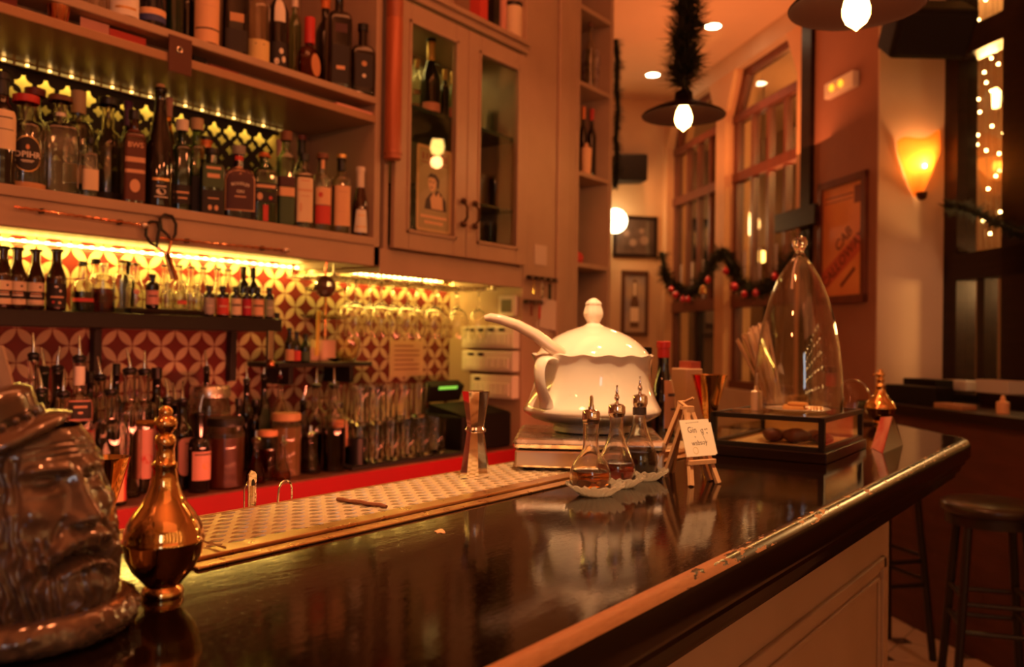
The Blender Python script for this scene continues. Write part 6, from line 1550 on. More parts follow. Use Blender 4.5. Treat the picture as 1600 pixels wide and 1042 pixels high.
# key rails, keys and notes on the front of the pilaster
Yp = YF-.006
def pf(x, y): p = HY(x, y, Yp); return Vector((p.x, Yp, p.z))
def note(x0, y0, x1, y1, label, m_=CREAMP, tilt_=0, name='paper_note', cat='note', off=0):
    a_, b_ = pf(x0, (y0+y1)/2), pf(x1, (y0+y1)/2); zt_, zb_ = pf((x0+x1)/2, y0).z, pf((x0+x1)/2, y1).z
    nb = MB().box(-(b_.x-a_.x)/2, (b_.x-a_.x)/2, -.001, .001, -(zt_-zb_)/2, (zt_-zb_)/2)
    nb.xf(Matrix.Rotation(tilt_, 4, 'Y'))
    return solo(name, nb, m_, label, cat, ((a_.x+b_.x)/2, (YF-.0185 if (a_.x+b_.x)/2 > xb-.05 else Yp+.003)-off, (zt_+zb_)/2), smooth=0)
for (x0, x1, y, lb) in ((819, 866, 433, 'upper dark key rail on the pilaster'), (814, 842, 471, 'lower short dark key rail on the pilaster')):
    a_, b_ = pf(x0, y), pf(x1, y)
    kr = thing('key_rail', lb, 'key rail', ((a_.x+b_.x)/2, YF-.0165, a_.z))
    mk('bar', MB().box(-(b_.x-a_.x)/2, (b_.x-a_.x)/2, -.012, 0, -.009, .009), DARKWOOD, kr, smooth=0, bevel=.002)
    for k in range(5): mk('hook', MB().tube([(-(b_.x-a_.x)*.4+k*(b_.x-a_.x)*.2, -.012, 0), (-(b_.x-a_.x)*.4+k*(b_.x-a_.x)*.2, -.022, -.006), (-(b_.x-a_.x)*.4+k*(b_.x-a_.x)*.2, -.024, .004)], .0018, 6), METAL, kr)
for i, (x, y0, y1, m_, lb, w_) in enumerate(((825, 440, 462, BRASS, 'brass keys hanging left on the upper key rail', .010), (838, 440, 468, METAL, 'steel keys hanging on the middle of the upper key rail', .012), (850, 442, 470, C_BLACK, 'black fob hanging right on the upper key rail', .020), (834, 478, 500, C_RED, 'bright red key fob hanging on the lower key rail', .010), (821, 476, 496, C_DRED, 'dark red fob hanging left on the lower key rail', .012))):
    a_, b_ = pf(x, y0), pf(x, y1)
    kb = MB().tube([(.007*cos(2*PI*k/12), 0, .007*sin(2*PI*k/12)-.006) for k in range(12)], .0012, 6, closed=True).box(-w_/2, w_/2, -.002, .002, -(a_.z-b_.z), -.012)
    solo('key_ring', kb, m_, lb, 'keys', (a_.x, YF-.038, a_.z+.006), smooth=0)
note(836, 383, 855, 414, 'small white card fixed high on the pilaster', flatm('card_white', (.62, .50, .42)))
note(844, 468, 874, 515, 'white paper note pinned low on the pilaster', flatm('paper_white', (.70, .58, .50)), .12, off=.006)
note(838, 500, 858, 535, 'crumpled paper note under the white paper on the pilaster', flatm('paper_grey', (.52, .40, .32)), -.2)
# notice on the tiles, papers and till on the counter
a_, b_ = HY(609, 560, YT-.003), HY(661, 560, YT-.003); zt_, zb_ = HY(635, 532, YT-.003).z, HY(635, 588, YT-.003).z
nt_ = thing('notice', 'cream printed notice stuck on the tiles under the hanging glasses', 'notice', ((a_.x+b_.x)/2, YT-.003, (zt_+zb_)/2))
hw, hh = (b_.x-a_.x)/2, (zt_-zb_)/2
mk('sheet', MB().box(-hw, hw, -.001, .001, -hh, hh), flatm('notice_paper', (.62, .46, .24)), nt_, smooth=0)
lm_ = MB()
for k in range(6): lm_.box(-hw*.75, hw*(.75 if k % 3 else .4), -.0016, -.0011, hh*(.7-k*.26)-.003, hh*(.7-k*.26)+.003)
mk('printed_lines', lm_, pbr('print_brown', (.28, .14, .07), .7), nt_, smooth=0)
p = HY(688, 580, 2.50); zq = HY(688, 585, 2.50).z
POSX0, POSX1 = 2.72, 3.055
ti = thing('till', 'black till with a green lit display at the right end of the back counter', 'till', (2.88, 2.40, ZC))
mk('body', MB().box(-.17, .165, -.165, .17, 0, .15), BLACKP, ti, smooth=0, bevel=.01)
mk('keyboard', MB().add([(-.16, -.16, .151), (.155, -.16, .151), (.155, .03, .19), (-.16, .03, .19), (-.16, .03, .151), (.155, .03, .151)], [(0, 1, 2, 3), (0, 3, 4), (1, 5, 2), (3, 2, 5, 4), (0, 4, 5, 1)]), BLACKP, ti, smooth=0)
scn = MB().obox((0, .09, .235), (.11, 0, 0), (0, .02, .012), (0, -.014, .035)); mk('display', scn, BLACKP, ti, smooth=0, bevel=.004)
gl_ = MB().obox((-.0, .0635, .243), (.062, 0, 0), (0, .0012, .0006), (0, -.006, .0135)); mk('screen', gl_, emis('green_screen', (.38, .85, .08), .9), ti, smooth=0)
for i, (x0, y0, x1, y1, lb) in enumerate(((672, 556, 708, 588, 'pinkish receipt sheet leaning against the tiles left of the till'),)):
    p = HY((x0+x1)/2, 575, 2.545); h = MB().obox((0, 0, .10), (.045, 0, 0), (0, .03, .10), (0, .001, -.0003))
    solo('receipt', h, flatm('receipt', (.66, .38, .20)), lb, 'receipt', (p.x, 2.548, ZC+.0), smooth=0)
# ================================================================== lamps, garlands, pictures, stools
SHADE = pbr('shade_dark', (.007, .002, .0012), .55, spec=.12)
BULB = emis('bulb_glass', (1., .55, .14), 30)
def pendant(loc, R, label, cable_to, energy):
    o = thing('pendant_lamp', label, 'pendant lamp', loc, 0, 'dark pendant lamps over the bar')
    k = R/.17
    pr = [(.172*k, 0), (.173*k, .003), (.165*k, .012*k), (.12*k, .034*k), (.075*k, .052*k), (.045*k, .064*k), (.038*k, .075*k), (.036*k, .10*k), (.016*k, .112*k), (0, .114*k)]
    mk('shade', MB().lathe(pr, 40).lathe([(.170*k, 0), (.163*k, .009*k), (.118*k, .031*k), (.073*k, .049*k), (.036*k, .060*k), (0, .061*k)], 40).lathe([(.170*k, 0), (.172*k, 0)], 40), SHADE, o, smooth=50)
    mk('cable', MB().tube([(0, 0, .11*k), (0, 0, cable_to-loc.z)], .0035, 8), BLACK, o)
    mk('socket', MB().lathe([(.018*k, .046*k), (.019*k, .047*k), (.019*k, .060*k), (.0, .0605*k)], 18), BRASS, o)
    b = mk('bulb', MB().lathe([(.0, -.062*k), (.004*k, -.058*k), (.010*k, -.052*k), (.026*k, -.040*k), (.034*k, -.022*k), (.035*k, -.002*k), (.029*k, .022*k), (.019*k, .042*k), (.016*k, .050*k), (0, .051*k)], 20), BULB, o)
    return o
l1 = HD(1068, 182, 3.55); r1 = 64*3.55/F
pendant(l1, r1, 'dark pendant lamp with lit bulb hanging under the thick tinsel garland', CZ, 0)
l2 = HD(1338, 12, 2.28); r2 = 101*2.28/F
pendant(l2, r2, 'larger and nearer dark pendant lamp at the top frame edge', CZ, 0)

GARL = pbr('garland_green', (.012, .020, .010), .7, col2=(.03, .028, .012), nscale=30)
def garland(name, pts, r, label, n_per=900, cat='garland', mat=GARL, grp=None):
    """a string of short needles along a path"""
    mb = MB(); rnd = random.Random(5)
    P = [Vector(p) for p in pts]; seg = []
    mb.tube(P, r*.25, 6)
    L = sum((b-a).length for a, b in zip(P, P[1:]))
    for k in range(int(n_per*L)):
        d_ = rnd.random()*L
        for a, b in zip(P, P[1:]):
            l = (b-a).length
            if d_ <= l: q = a+(b-a)*(d_/l); t = (b-a).normalized(); break
            d_ -= l
        v = Vector((rnd.gauss(0, 1), rnd.gauss(0, 1), rnd.gauss(0, 1))); v = (v-t*v.dot(t)*.6).normalized()
        ln = r*rnd.uniform(.6, 1.1)*(1+.28*sin(d_*34+1)); s_ = v.cross(t)
        if s_.length < .01: continue
        s_ = s_.normalized()*r*.09
        mb.add([q-s_, q+s_, q+v*ln+t*r*.2], [(0, 1, 2)])
    return solo(name, mb, mat, label, cat, group=grp, smooth=0)
tp = l1+Vector((0, 0, .13*r1/.17))
def gp(x, y): return HD(x, y, 3.5)
garland('tinsel_garland', [gp(1068, 134), gp(1066, 110), gp(1076, 88), gp(1063, 62), gp(1080, 36), gp(1072, 10), gp(1078, -20), gp(1076, -60)], .088, 'thick dark tinsel garland wound down the cable of the farther pendant lamp', 4200)
# the swag along the windows
def gw(x, y, off=-.10): return HP(x, y, K+E_*off, E_)
sw = [(1034, 395), (1040, 430), (1055, 452), (1072, 462), (1090, 448), (1108, 420), (1122, 398), (1134, 396), (1146, 420), (1158, 446), (1172, 456), (1190, 452), (1208, 440), (1226, 420), (1244, 395), (1256, 372)]
garland('window_garland', [gw(*p) for p in sw], .085, 'dark fir garland swagged across the tall windows', 900)
for i, (x, y) in enumerate(((1049, 452), (1056, 461), (1067, 468), (1075, 468), (1106, 438), (1134, 424), (1147, 448), (1163, 460), (1181, 458), (1211, 432))):
    q = gw(x, y, -.17); mb = MB().sphere((0, 0, 0), .024 if i not in (1, 6) else .030, 14, 10); mb.lathe([(.006, .022), (.006, .032), (0, .033)], 8)
    ords = ('first', 'second', 'third', 'fourth', 'fifth', 'sixth', 'seventh', 'eighth', 'ninth', 'last')
    solo('bauble', mb, pbr('bauble_red', (.60, .02, .04), .15, coat=1.0, metal=.3), 'shiny red bauble on the window garland, %s from its left end' % ords[i], 'bauble', q, group='baubles on the window garland')
q = gw(1099, 452, -.17); sn = thing('gold_bell', 'small golden bell ornament hanging on the window garland', 'ornament', q)
mk('bell', MB().lathe([(.034, -.03), (.030, -.02), (.024, .01), (.012, .03), (0, .034)], 16), BRASS, sn); mk('clapper', MB().lathe([(0, -.06), (.010, -.055), (.010, -.035), (0, -.03)], 10), pbr('pale_metal', (.6, .6, .56)), sn)

garland('tinsel_garland', [HD(x, y, 4.78) for x, y in ((962, 62), (965, 95), (963, 135), (966, 175), (962, 215), (965, 255), (961, 292))], .050, 'thin dark tinsel garland hanging down the far side of the tall end shelves', 2400)
# recessed ceiling lights
for i, (x, y) in enumerate(((1114, 41), (1020, 117))):
    p = HZ(x, y, CZ); o = thing('downlight', ['round recessed ceiling light nearer the bar lamps', 'round recessed ceiling light nearer the end wall'][i], 'ceiling light', (p.x, p.y, CZ))
    mk('trim_ring', MB().lathe([(.050, -.001), (.062, -.004), (.062, 0)], 28), WHITEP, o); mk('lens', MB().lathe([(0, -.0020), (.052, -.0020)], 28), emis('downlight', (1., .80, .45), 30), o)

# sconce on the pier: glass shell
pc = wpt(3.130, .20, 0)
def pr_(x, y, off): return HP(x, y, pc-W*off, W)
c0 = pr_(1432, 262, .0)
sc_o = thing('wall_sconce', 'fan shaped amber glass wall sconce glowing on the pale pier', 'sconce', c0)
vs, fs = [], []; nA, nZ = 24, 14
ztp, zbt = pr_(1432, 218, 0).z-c0.z, pr_(1430, 308, 0).z-c0.z; hw0 = (pr_(1463, 240, 0)-pr_(1401, 240, 0)).length/2
SM = Matrix.Identity(4)
for i in range(3): SM[i][0] = E_[i]; SM[i][1] = W[i]; SM[i][2] = (0, 0, 1)[i]
for j in range(nZ+1):
    t = j/nZ; z = zbt+(ztp-zbt)*t; w_ = hw0*(.14+.86*min(1, t/.78)**.85)
    for i in range(nA+1):
        a = PI*i/nA; x = -w_*cos(a); y = -(w_*.72)*sin(a)*1.0
        zz = z+(.018*sin(a*3+.5)+.030*cos(a+.4)*-1 if t > .8 else 0)*max(0, (t-.8)/.2)
        vs.append((x, y-.004, zz))
for j in range(nZ):
    for i in range(nA): fs.append((j*(nA+1)+i, j*(nA+1)+i+1, (j+1)*(nA+1)+i+1, (j+1)*(nA+1)+i))
def alab():
    m, nt, out = newmat('amber_alabaster'); d = N(nt, 'ShaderNodeBsdfDiffuse'); t = N(nt, 'ShaderNodeBsdfTranslucent'); g = N(nt, 'ShaderNodeBsdfTransparent'); mx = N(nt, 'ShaderNodeMixShader'); m2 = N(nt, 'ShaderNodeMixShader')
    nz = noise_(nt, 12, 3); c = mixc(nt, nz, lin((.95, .58, .20)), lin((.90, .46, .13)))
    nt.links.new(c, d.inputs[0]); nt.links.new(c, t.inputs[0]); g.inputs[0].default_value = (1, .75, .4, 1)
    mx.inputs[0].default_value = .72; nt.links.new(d.outputs[0], mx.inputs[1]); nt.links.new(t.outputs[0], mx.inputs[2])
    m2.inputs[0].default_value = .42; nt.links.new(mx.outputs[0], m2.inputs[1]); nt.links.new(g.outputs[0], m2.inputs[2]); nt.links.new(m2.outputs[0], out.inputs[0]); return m
mk('shell', MB().add(vs, fs).xf(SM), alab(), sc_o, smooth=60, solid=.003)
mk('bracket', MB().lathe([(0, -.012), (.012, -.010), (.024, .0), (.030, .03), (.0, .03)], 16).xf(SM @ T(0, -.045, zbt-.012)), pbr('bronze', (.1, .05, .03)), sc_o)
mk('bulb', MB().sphere((0, -.055, -.0), .017, 14, 10).xf(SM), emis('sconce_bulb', (1., .66, .24), 45), sc_o)
SCONCE = c0-W*.055

# speakers
sp = thing('speaker', 'black loudspeaker mounted high on the pale pier at top right', 'speaker', (0, 0, 0))
s0 = HD(1448, 46, 4.25)
ax = (RR*.95+Vector((0, 0, -.02))).normalized(); fw_ = (_f*-.75+RR*-.35+Vector((0, 0, -.5))).normalized(); fw_ = (fw_-ax*fw_.dot(ax)).normalized(); upa = ax.cross(fw_)
mk('cabinet', MB().obox(s0, ax*.19, fw_*.10, upa*.12), BLACKP, sp, smooth=0, bevel=.02)
mk('grille', MB().obox(s0+fw_*.106, ax*.17, fw_*.008, upa*.10), pbr('grille_cloth', (.009, .008, .008), .9), sp, smooth=0, bevel=.01)
mk('arm', MB().tube([s0-fw_*.08, s0-fw_*.30+Vector((0, 0, .04))], .018, 8), BLACKP, sp)
we = lambda x, y, off=.0: HP(x, y, K-W*off, W)
a_, b_ = we(957, 264, .16), we(1007, 264, .16); zt_, zb_ = we(980, 243, .16).z, we(980, 285, .16).z
sp = thing('speaker', 'small black loudspeaker mounted high on the end wall', 'speaker', (0, 0, 0))
mk('cabinet', MB().obox((a_+b_)/2+Vector((0, 0, 0))+Vector((0, 0, (zt_+zb_)/2-(a_.z+b_.z)/2)), (b_-a_)/2, -W*.09, Vector((0, 0, (zt_-zb_)/2))), BLACKP, sp, smooth=0, bevel=.015)
mk('arm', MB().obox((a_+b_)/2+W*.125, (b_-a_)*.1, W*.035, Vector((0, 0, .02))), BLACKP, sp, smooth=0)

# pictures
def picture(x0, y0, x1, y1, P0, n, label, painter, frame_m=DARKWOOD, fwid=.03, off=.012):
    nn = n
    A_ = HP(x0, (y0+y1)/2, P0, n); B_ = HP(x1, (y0+y1)/2, P0, n); zt_, zb_ = HP((x0+x1)/2, y0, P0, n).z, HP((x0+x1)/2, y1, P0, n).z
    c = Vector(((A_.x+B_.x)/2, (A_.y+B_.y)/2, (zt_+zb_)/2)); hw = ((B_-A_).xy.length)/2; hh = (zt_-zb_)/2
    ux = Vector((B_.x-A_.x, B_.y-A_.y, 0)).normalized()
    MM = Matrix.Identity(4)
    to_ = Vector((0, 0, 1)).cross(ux)*-1
    for i in range(3): MM[i][0] = ux[i]; MM[i][1] = (0, 0, 1)[i]; MM[i][2] = ux.cross(Vector((0, 0, 1)))[i]; MM[i][3] = c[i]
    o = thing('picture', label, 'picture', (0, 0, 0))
    fr = MB()
    for b in ((-hw, -hw+fwid, -hh, hh), (hw-fwid, hw, -hh, hh), (-hw, hw, hh-fwid, hh), (-hw, hw, -hh, -hh+fwid)): fr.box(b[0], b[1], b[2], b[3], .001, .022)
    mk('frame', fr.xf(MM), frame_m, o, smooth=0, bevel=.002)
    painter(o, MM, hw-fwid, hh-fwid)
    return o
def sheet_m(o, MM, hw, hh, mat, nm='print'): mk(nm, MB().box(-hw, hw, -hh, hh, .002, .008).xf(MM), mat, o, smooth=0)
def shp(pts, MM, z=.0085): 
    n = len(pts); return MB().add([(x, y, z) for x, y in pts], [tuple(range(n))]).xf(MM)
def p_photo(o, MM, hw, hh):
    sheet_m(o, MM, hw, hh, pbr('photo_dark', (.05, .030, .022), .3, col2=(.12, .07, .05), nscale=7))
    f = MB()
    for x, y, r in ((-.45, .2, .2), (.35, .35, .16), (.5, -.2, .26), (-.1, -.35, .22)): f.join(shp([(x*hw+r*hh*cos(a), y*hh+r*hh*sin(a)) for a in [2*PI*k/14 for k in range(14)]], MM))
    mk('figures', f, pbr('photo_mid', (.22, .13, .09), .4), o, smooth=0)
def p_bottle(o, MM, hw, hh):
    sheet_m(o, MM, hw, hh, pbr('poster_cream', (.45, .32, .20), .4, col2=(.16, .18, .24), nscale=4))
    bt = [(-.42, -.85), (.42, -.85), (.42, .0), (.2, .3), (.17, .8), (-.17, .8), (-.2, .3), (-.42, .0)]
    mk('bottle_drawing', shp([(x*hw, y*hh) for x, y in bt], MM), pbr('poster_brown', (.12, .06, .03), .5), o, smooth=0)
    mk('label_drawing', shp([(x*hw, y*hh) for x, y in ((-.4, -.65), (.4, -.65), (.4, -.15), (-.4, -.15))], MM, .009), L_CREAM, o, smooth=0)
    mk('neck_drawing', shp([(x*hw, y*hh) for x, y in ((-.12, .25), (.12, .25), (.12, .7), (-.12, .7))], MM, .009), L_CREAM, o, smooth=0)
picture(957, 338, 1026, 402, K, W, 'dark framed photograph of people on the end wall', p_photo)
picture(970, 423, 1012, 524, K, W, 'narrow framed bottle picture below the photograph on the end wall', p_bottle, pbr('frame_brown', (.10, .04, .02), .4))
def p_poster(o, MM, hw, hh):
    sheet_m(o, MM, hw, hh, pbr('poster_orange', (.80, .36, .13), .35, col2=(.72, .26, .10), nscale=3))
    mk('stripe', shp([(-hw, -hh*.95), (-hw, -hh*.55), (hw, .16*hh), (hw, -hh*.20)], MM, .0083), pbr('poster_red', (.60, .13, .07), .4), o, smooth=0)
    for tx, s_, x, y in (('CAB', hw*.46, .10, .02), ('CALLOWAY', hw*.44, .05, -.36)):
        mk('lettering', MB().join(textmesh(tx, s_, 0, bold=.002), MM @ T(x*hw, y*hh, .0092) @ Matrix.Rotation(math.radians(35), 4, 'Z')), pbr('poster_ink', (.20, .05, .025), .5), o, smooth=0)
    mk('small_print', MB().box(-hw*.42, hw*.42, -hh*.035, hh*.035, .0090, .0094).xf(MM @ T(.32*hw, -.68*hh, 0) @ Matrix.Rotation(math.radians(35), 4, 'Z')), pbr('poster_ink', (.20, .05, .025), .5), o, smooth=0)
    mk('head_strip', MB().box(-hw*.9, hw*.55, hh*.80, hh*.83, .0082, .0086).box(-hw*.9, hw*.55, hh*.72, hh*.74, .0082, .0086).box(hw*.6, hw*.9, hh*.62, hh*.93, .0082, .0086).xf(MM), pbr('poster_ink', (.2, .05, .025), .5), o, smooth=0)
pp0 = wpt(2.8, -.0, 0)
picture(1281, 277, 1357, 474, pp0, E_, 'large orange concert poster in a dark frame beside the pale pier', p_poster, REDWOOD, .045)

# emergency light
q = HP(1320, 134, wpt(2.8, -.001, 0), E_)
el = thing('emergency_light', 'small white twin bulb emergency light high on the terracotta wall', 'emergency light', (0, 0, 0))
EM = Matrix.Identity(4)
for i in range(3): EM[i][0] = -W[i]; EM[i][1] = E_[i]; EM[i][2] = (0, 0, 1)[i]; EM[i][3] = q[i]
mk('case', MB().box(-.145, .145, -.045, -.001, -.045, .045).xf(EM), WHITEP, el, smooth=0, bevel=.008)
for k, x in enumerate((-.055, .035)): mk('bulb', MB().sphere((x, -.052, 0), .021, 14, 10, (1, .5, 1)).xf(EM), emis('signal_bulb', (1., .34, .02), 2.4), el)

# globe lamp on the end wall
g0 = we(961, 345, .13); gl = thing('globe_lamp', 'round white globe wall lamp half hidden behind the end shelf', 'wall lamp', g0)
mk('globe', MB().sphere((0, 0, 0), .105, 24, 16), emis('globe_glow', (1., .78, .42), 9), gl)
mk('base', MB().obox(W*.115, E_*.05, W*.012, Vector((0, 0, .05))), BRASS, gl, smooth=0)

# dark coat rail by the jamb, with a small lit ornament
a_ = HP(1236, 343, wpt(2, -.06, 0), E_)
solo('coat_rail', MB().box(2.12, 2.60, -.06, -.033, a_.z-.06, a_.z+.06).xf(FW), DARKWOOD, 'dark wooden rail fixed across the window jamb', 'rail', smooth=0, bevel=.004)
# unseen fairy lights added behind the guest for glints in glazes and metal
fb = thing('fairy_lights', 'unseen curtain of warm fairy lights added behind the bar guests for glints', 'string lights', (0, 0, 0), 0)
rn2 = random.Random(11); bb = MB(); wire = MB()
for c_ in range(7):
    x = -2.2+.62*c_; pts = [Vector((x+rn2.uniform(-.03, .03), -2.6, 2.9-.3*k)) for k in range(7)]
    wire.tube(pts, .002, 5)
    for p_ in pts[1:]: bb.sphere(p_, .028, 8, 6)
mk('wire', wire, pbr('light_wire', (.30, .24, .16), .5), fb); mk('bulb', bb, emis('added_fairy_bulb', (1., .55, .18), 24), fb)['kind'] = 'stuff'
# fairy lights in the right window
rnd = random.Random(3)
STRW = pbr('light_wire', (.30, .24, .16), .5)
dots = [(1527, 0), (1540, 0), (1529, 31), (1528, 43), (1535, 43), (1553, 41), (1531, 53), (1549, 91), (1538, 113), (1541, 129), (1525, 137), (1549, 142), (1529, 155), (1531, 175), (1523, 190), (1550, 197), (1568, 208), (1521, 211), (1528, 211), (1520, 227), (1527, 226), (1541, 235), (1561, 240), (1524, 262), (1544, 295), (1521, 320), (1563, 331), (1516, 369), (1547, 365), (1532, 60), (1560, 100), (1536, 345), (1556, 275)]
cols = [1522, 1530, 1540, 1549, 1558, 1566]
def rwp(x, y, off): return HP(x, y, wpt(3.3, RY+off, 0), E_)
for ci, cx in enumerate(cols):
    mine = sorted([d for d in dots if min(range(len(cols)), key=lambda k: abs(cols[k]-d[0])) == ci], key=lambda d: d[1])
    off = .16
    pts = [rwp(cx, -40, off)]+[rwp(x, y, off) for x, y in mine]+[rwp(cx+2, 388, off)]
    fl_ = thing('fairy_lights', 'strand of warm fairy lights behind the right window panes, number %s from its left stile' % ['one', 'two', 'three', 'four', 'five', 'six'][ci], 'string lights', (0, 0, 0), 0, 'fairy light strands in the right window')
    fl_['label'] = 'strand of warm fairy lights in the right window, %s' % ['hanging beside its left stile', 'second strand from its left stile', 'third strand from its left stile', 'third strand from its thick right stile', 'second strand from its thick right stile', 'hanging beside its thick right stile'][ci]
    mk('wire', MB().tube(pts, .0022, 5), STRW, fl_)
    for (x, y) in mine: mk('bulb', MB().sphere(rwp(x, y, off), .0075, 8, 6), emis('fairy_bulb', (1., .72, .30), 42), fl_)
lq = rwp(1556, 154, .5); ln = thing('lamp_glow', 'bright lantern glowing on the wall outside the right window', 'lantern', lq)
mk('glass', MB().lathe([(0, -.055), (.022, -.052), (.026, .04), (.012, .06), (0, .062)], 16), emis('lantern', (1., .66, .22), 22), ln); mk('bracket', MB().obox(E_*.2, W*.02, E_*.17, Vector((0, 0, .02))), BLACK, ln, smooth=0)
lq = rwp(1558, 262, .6); ln = thing('lamp_glow', 'dim orange glowing bowl standing in for the sconce reflected in the right window', 'lantern', lq)  # dim glowing bowl stands in for the sconce mirrored in the panes
mk('bowl', MB().lathe([(0, -.08), (.05, -.06), (.12, .03), (.125, .05), (0, .03)], 20), emis('sconce_reflection', (1., .30, .05), 1.1), ln); mk('bracket', MB().obox(E_*.15, W*.02, E_*.12, Vector((0, 0, .02))), BLACK, ln, smooth=0)
# fir garland across the right window
garland('window_garland', [HP(x, y, wpt(3.3, RY-.10, 0), E_) for x, y in ((1478, 322), (1500, 324), (1520, 330), (1545, 342), (1575, 356), (1610, 368), (1650, 372))], .055, 'dark fir garland draped across the right window', 1000)
# glowing globe beyond the middle window stands in for a lamp reflection
lq = HP(1190, 401, wpt(1.7, .55, 0), E_); ln = thing('lamp_reflection', 'small glowing globe standing in for a lamp reflected in the middle window', 'lamp', lq)
mk('globe', MB().sphere((0, 0, 0), .05, 16, 10), emis('reflection_glow', (1., .55, .14), 12), ln); mk('cable', MB().tube([(0, 0, .05), (0, 0, 4.2-lq.z)], .006, 6), BLACK, ln)

# things on the window counter
def wc(x, Y_, w, d, h, m_, label, nm, cat, px=None):
    return solo(nm, MB().box(-w/2, w/2, -d/2, d/2, 0, h), m_, label, cat, None, smooth=0, bevel=.003)
solo('window_sill_box', MB().box(RS+.45, RS+2.0, .26, .37, 1.0605, 1.125).xf(FW), DARKWOOD, 'long dark box along the back of the window counter added to carry the white light bands', 'box', smooth=0, bevel=.003)
for (x0, x1, y0, yl, m_, lb, nm, cat) in ((1396, 1476, 603, .02, BLACKP, 'long black case lying at the left end of the window counter', 'case', 'case'), (1424, 1476, 592, .16, BLACKP, 'taller black box behind the long case on the window counter', 'box', 'box'), (1478, 1522, 594, .31, pbr('white_box', (.62, .60, .60), .5), 'white block standing in for outside light under the right window, beside the black box', 'light_band', 'paper'), (1538, 1590, 594, .31, pbr('white_box', (.62, .60, .60), .5), 'long white block standing in for outside light under the right window, at right', 'light_band', 'paper')):  # white blocks stand in for the band of outside light under the window
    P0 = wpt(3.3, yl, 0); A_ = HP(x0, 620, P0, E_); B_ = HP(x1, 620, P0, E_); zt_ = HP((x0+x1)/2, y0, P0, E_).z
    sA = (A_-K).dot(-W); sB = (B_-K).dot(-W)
    zb0_ = 1.1255 if nm == 'light_band' else 1.0605
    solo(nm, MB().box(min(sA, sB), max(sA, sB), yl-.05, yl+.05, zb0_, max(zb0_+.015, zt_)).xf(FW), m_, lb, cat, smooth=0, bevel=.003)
P0 = wpt(3.3, .06, 0)
for (x0, x1, y0, m_, lb, nm) in ((1500, 1545, 618, pbr('kraft', (.40, .22, .12), .6), 'low brown tray on the window counter', 'tray'), (1576, 1596, 612, pbr('candle_peach', (.80, .45, .25), .5), 'small peach candle glowing at right on the window counter', 'candle')):
    A_ = HP(x0, 625, P0, E_); B_ = HP(x1, 625, P0, E_); zt_ = HP(x0, y0, P0, E_).z; sA = (A_-K).dot(-W); sB = (B_-K).dot(-W)
    c_ = wpt((sA+sB)/2, .0, 1.0605)
    if nm == 'tray': solo(nm, MB().box(min(sA, sB), max(sA, sB), -.08, .0, 1.0605, 1.085).xf(FW), m_, lb, nm, smooth=0, bevel=.003)
    else: solo(nm, MB().lathe([(0, 0), (.026, 0), (.026, .05), (.012, .054), (.008, .075), (0, .08)], 14), m_, lb, nm, c_)

# bar things behind the tureen
loc = HD(1036, 620, 2.08); loc.z = ZT
top_ = HD(1038, 533, 2.08).z
bottle(loc, top_-ZT, .029, 'burg', DARK, 'dark wine bottle with red capsule and cream label behind the tureen', ('sleeve', C_RED, .84), [('rect', .16, .62, 1.1, L_TAN, [('-', .7, (.7, .06), TXD), ('-', .4, (.5, .04), TXD)])], nr=.0135, rz=.1)
loc = HD(1073, 600, 2.2); loc.z = ZT
nb_ = thing('napkin_box', 'cream napkin box with a red edged top behind the small easels', 'napkin box', loc, -.4)
zt_ = HD(1073, 568, 2.2).z
mk('case', MB().box(-.028, .028, -.028, .028, 0, zt_-ZT-.012), pbr('napkin_cream', (.60, .40, .24), .6), nb_, smooth=0, bevel=.003)
mk('napkins', MB().box(-.006, .026, -.022, .022, zt_-ZT-.0115, zt_-ZT+.006), pbr('napkin_red', (.45, .10, .07), .7), nb_, smooth=0)
loc = HD(1006, 600, 2.04); loc.z = ZT
solo('black_box', MB().box(-.014, .014, -.014, .014, 0, HD(1003, 542, 2.04).z-ZT), BLACKP, 'narrow black box behind the right rim of the tureen', 'box', loc, smooth=0, bevel=.003)

# stools
ST = pbr('stool_black', (.016, .012, .010), .35); SEATM = pbr('stool_seat', (.030, .018, .012), .3, coat=.3)
def stool(loc, rz, label):
    o = thing('bar_stool', label, 'bar stool', loc, rz, 'black round bar stools')
    mk('seat', MB().lathe([(0, .735), (.155, .735), (.166, .742), (.170, .755), (.166, .770), (.150, .778), (0, .780)], 48), SEATM, o, smooth=50)
    mk('ring', MB().lathe([(.140, .695), (.150, .695), (.150, .735), (.140, .735)], 40), ST, o)
    for k in range(4):
        a = PI/4+k*PI/2; t0 = Vector((.128*cos(a), .128*sin(a), .735)); b0 = Vector((.20*cos(a), .20*sin(a), 0))
        mk('leg', MB().tube([b0, t0], .0155, 10), ST, o)
    for k in range(4):
        for zz in ((.44, .34) if k % 2 == 0 else (.42, .32)):
            a, b = PI/4+k*PI/2, PI/4+(k+1)*PI/2; r_ = .20-(.072)*zz/.735
            mk('footrest', MB().tube([(r_*cos(a), r_*sin(a), zz), (r_*cos(b), r_*sin(b), zz)], .0095, 8), ST, o)
    return o
p = HZ(1548, 784, .775); st1 = stool((p.x, p.y, 0), .35, 'black round bar stool in full view at the right edge')
p = HZ(1408, 738, .775); dup(st1, (4.05, .93, 0), .9, 'black bar stool mostly hidden behind the end of the bar', 'black round bar stools')
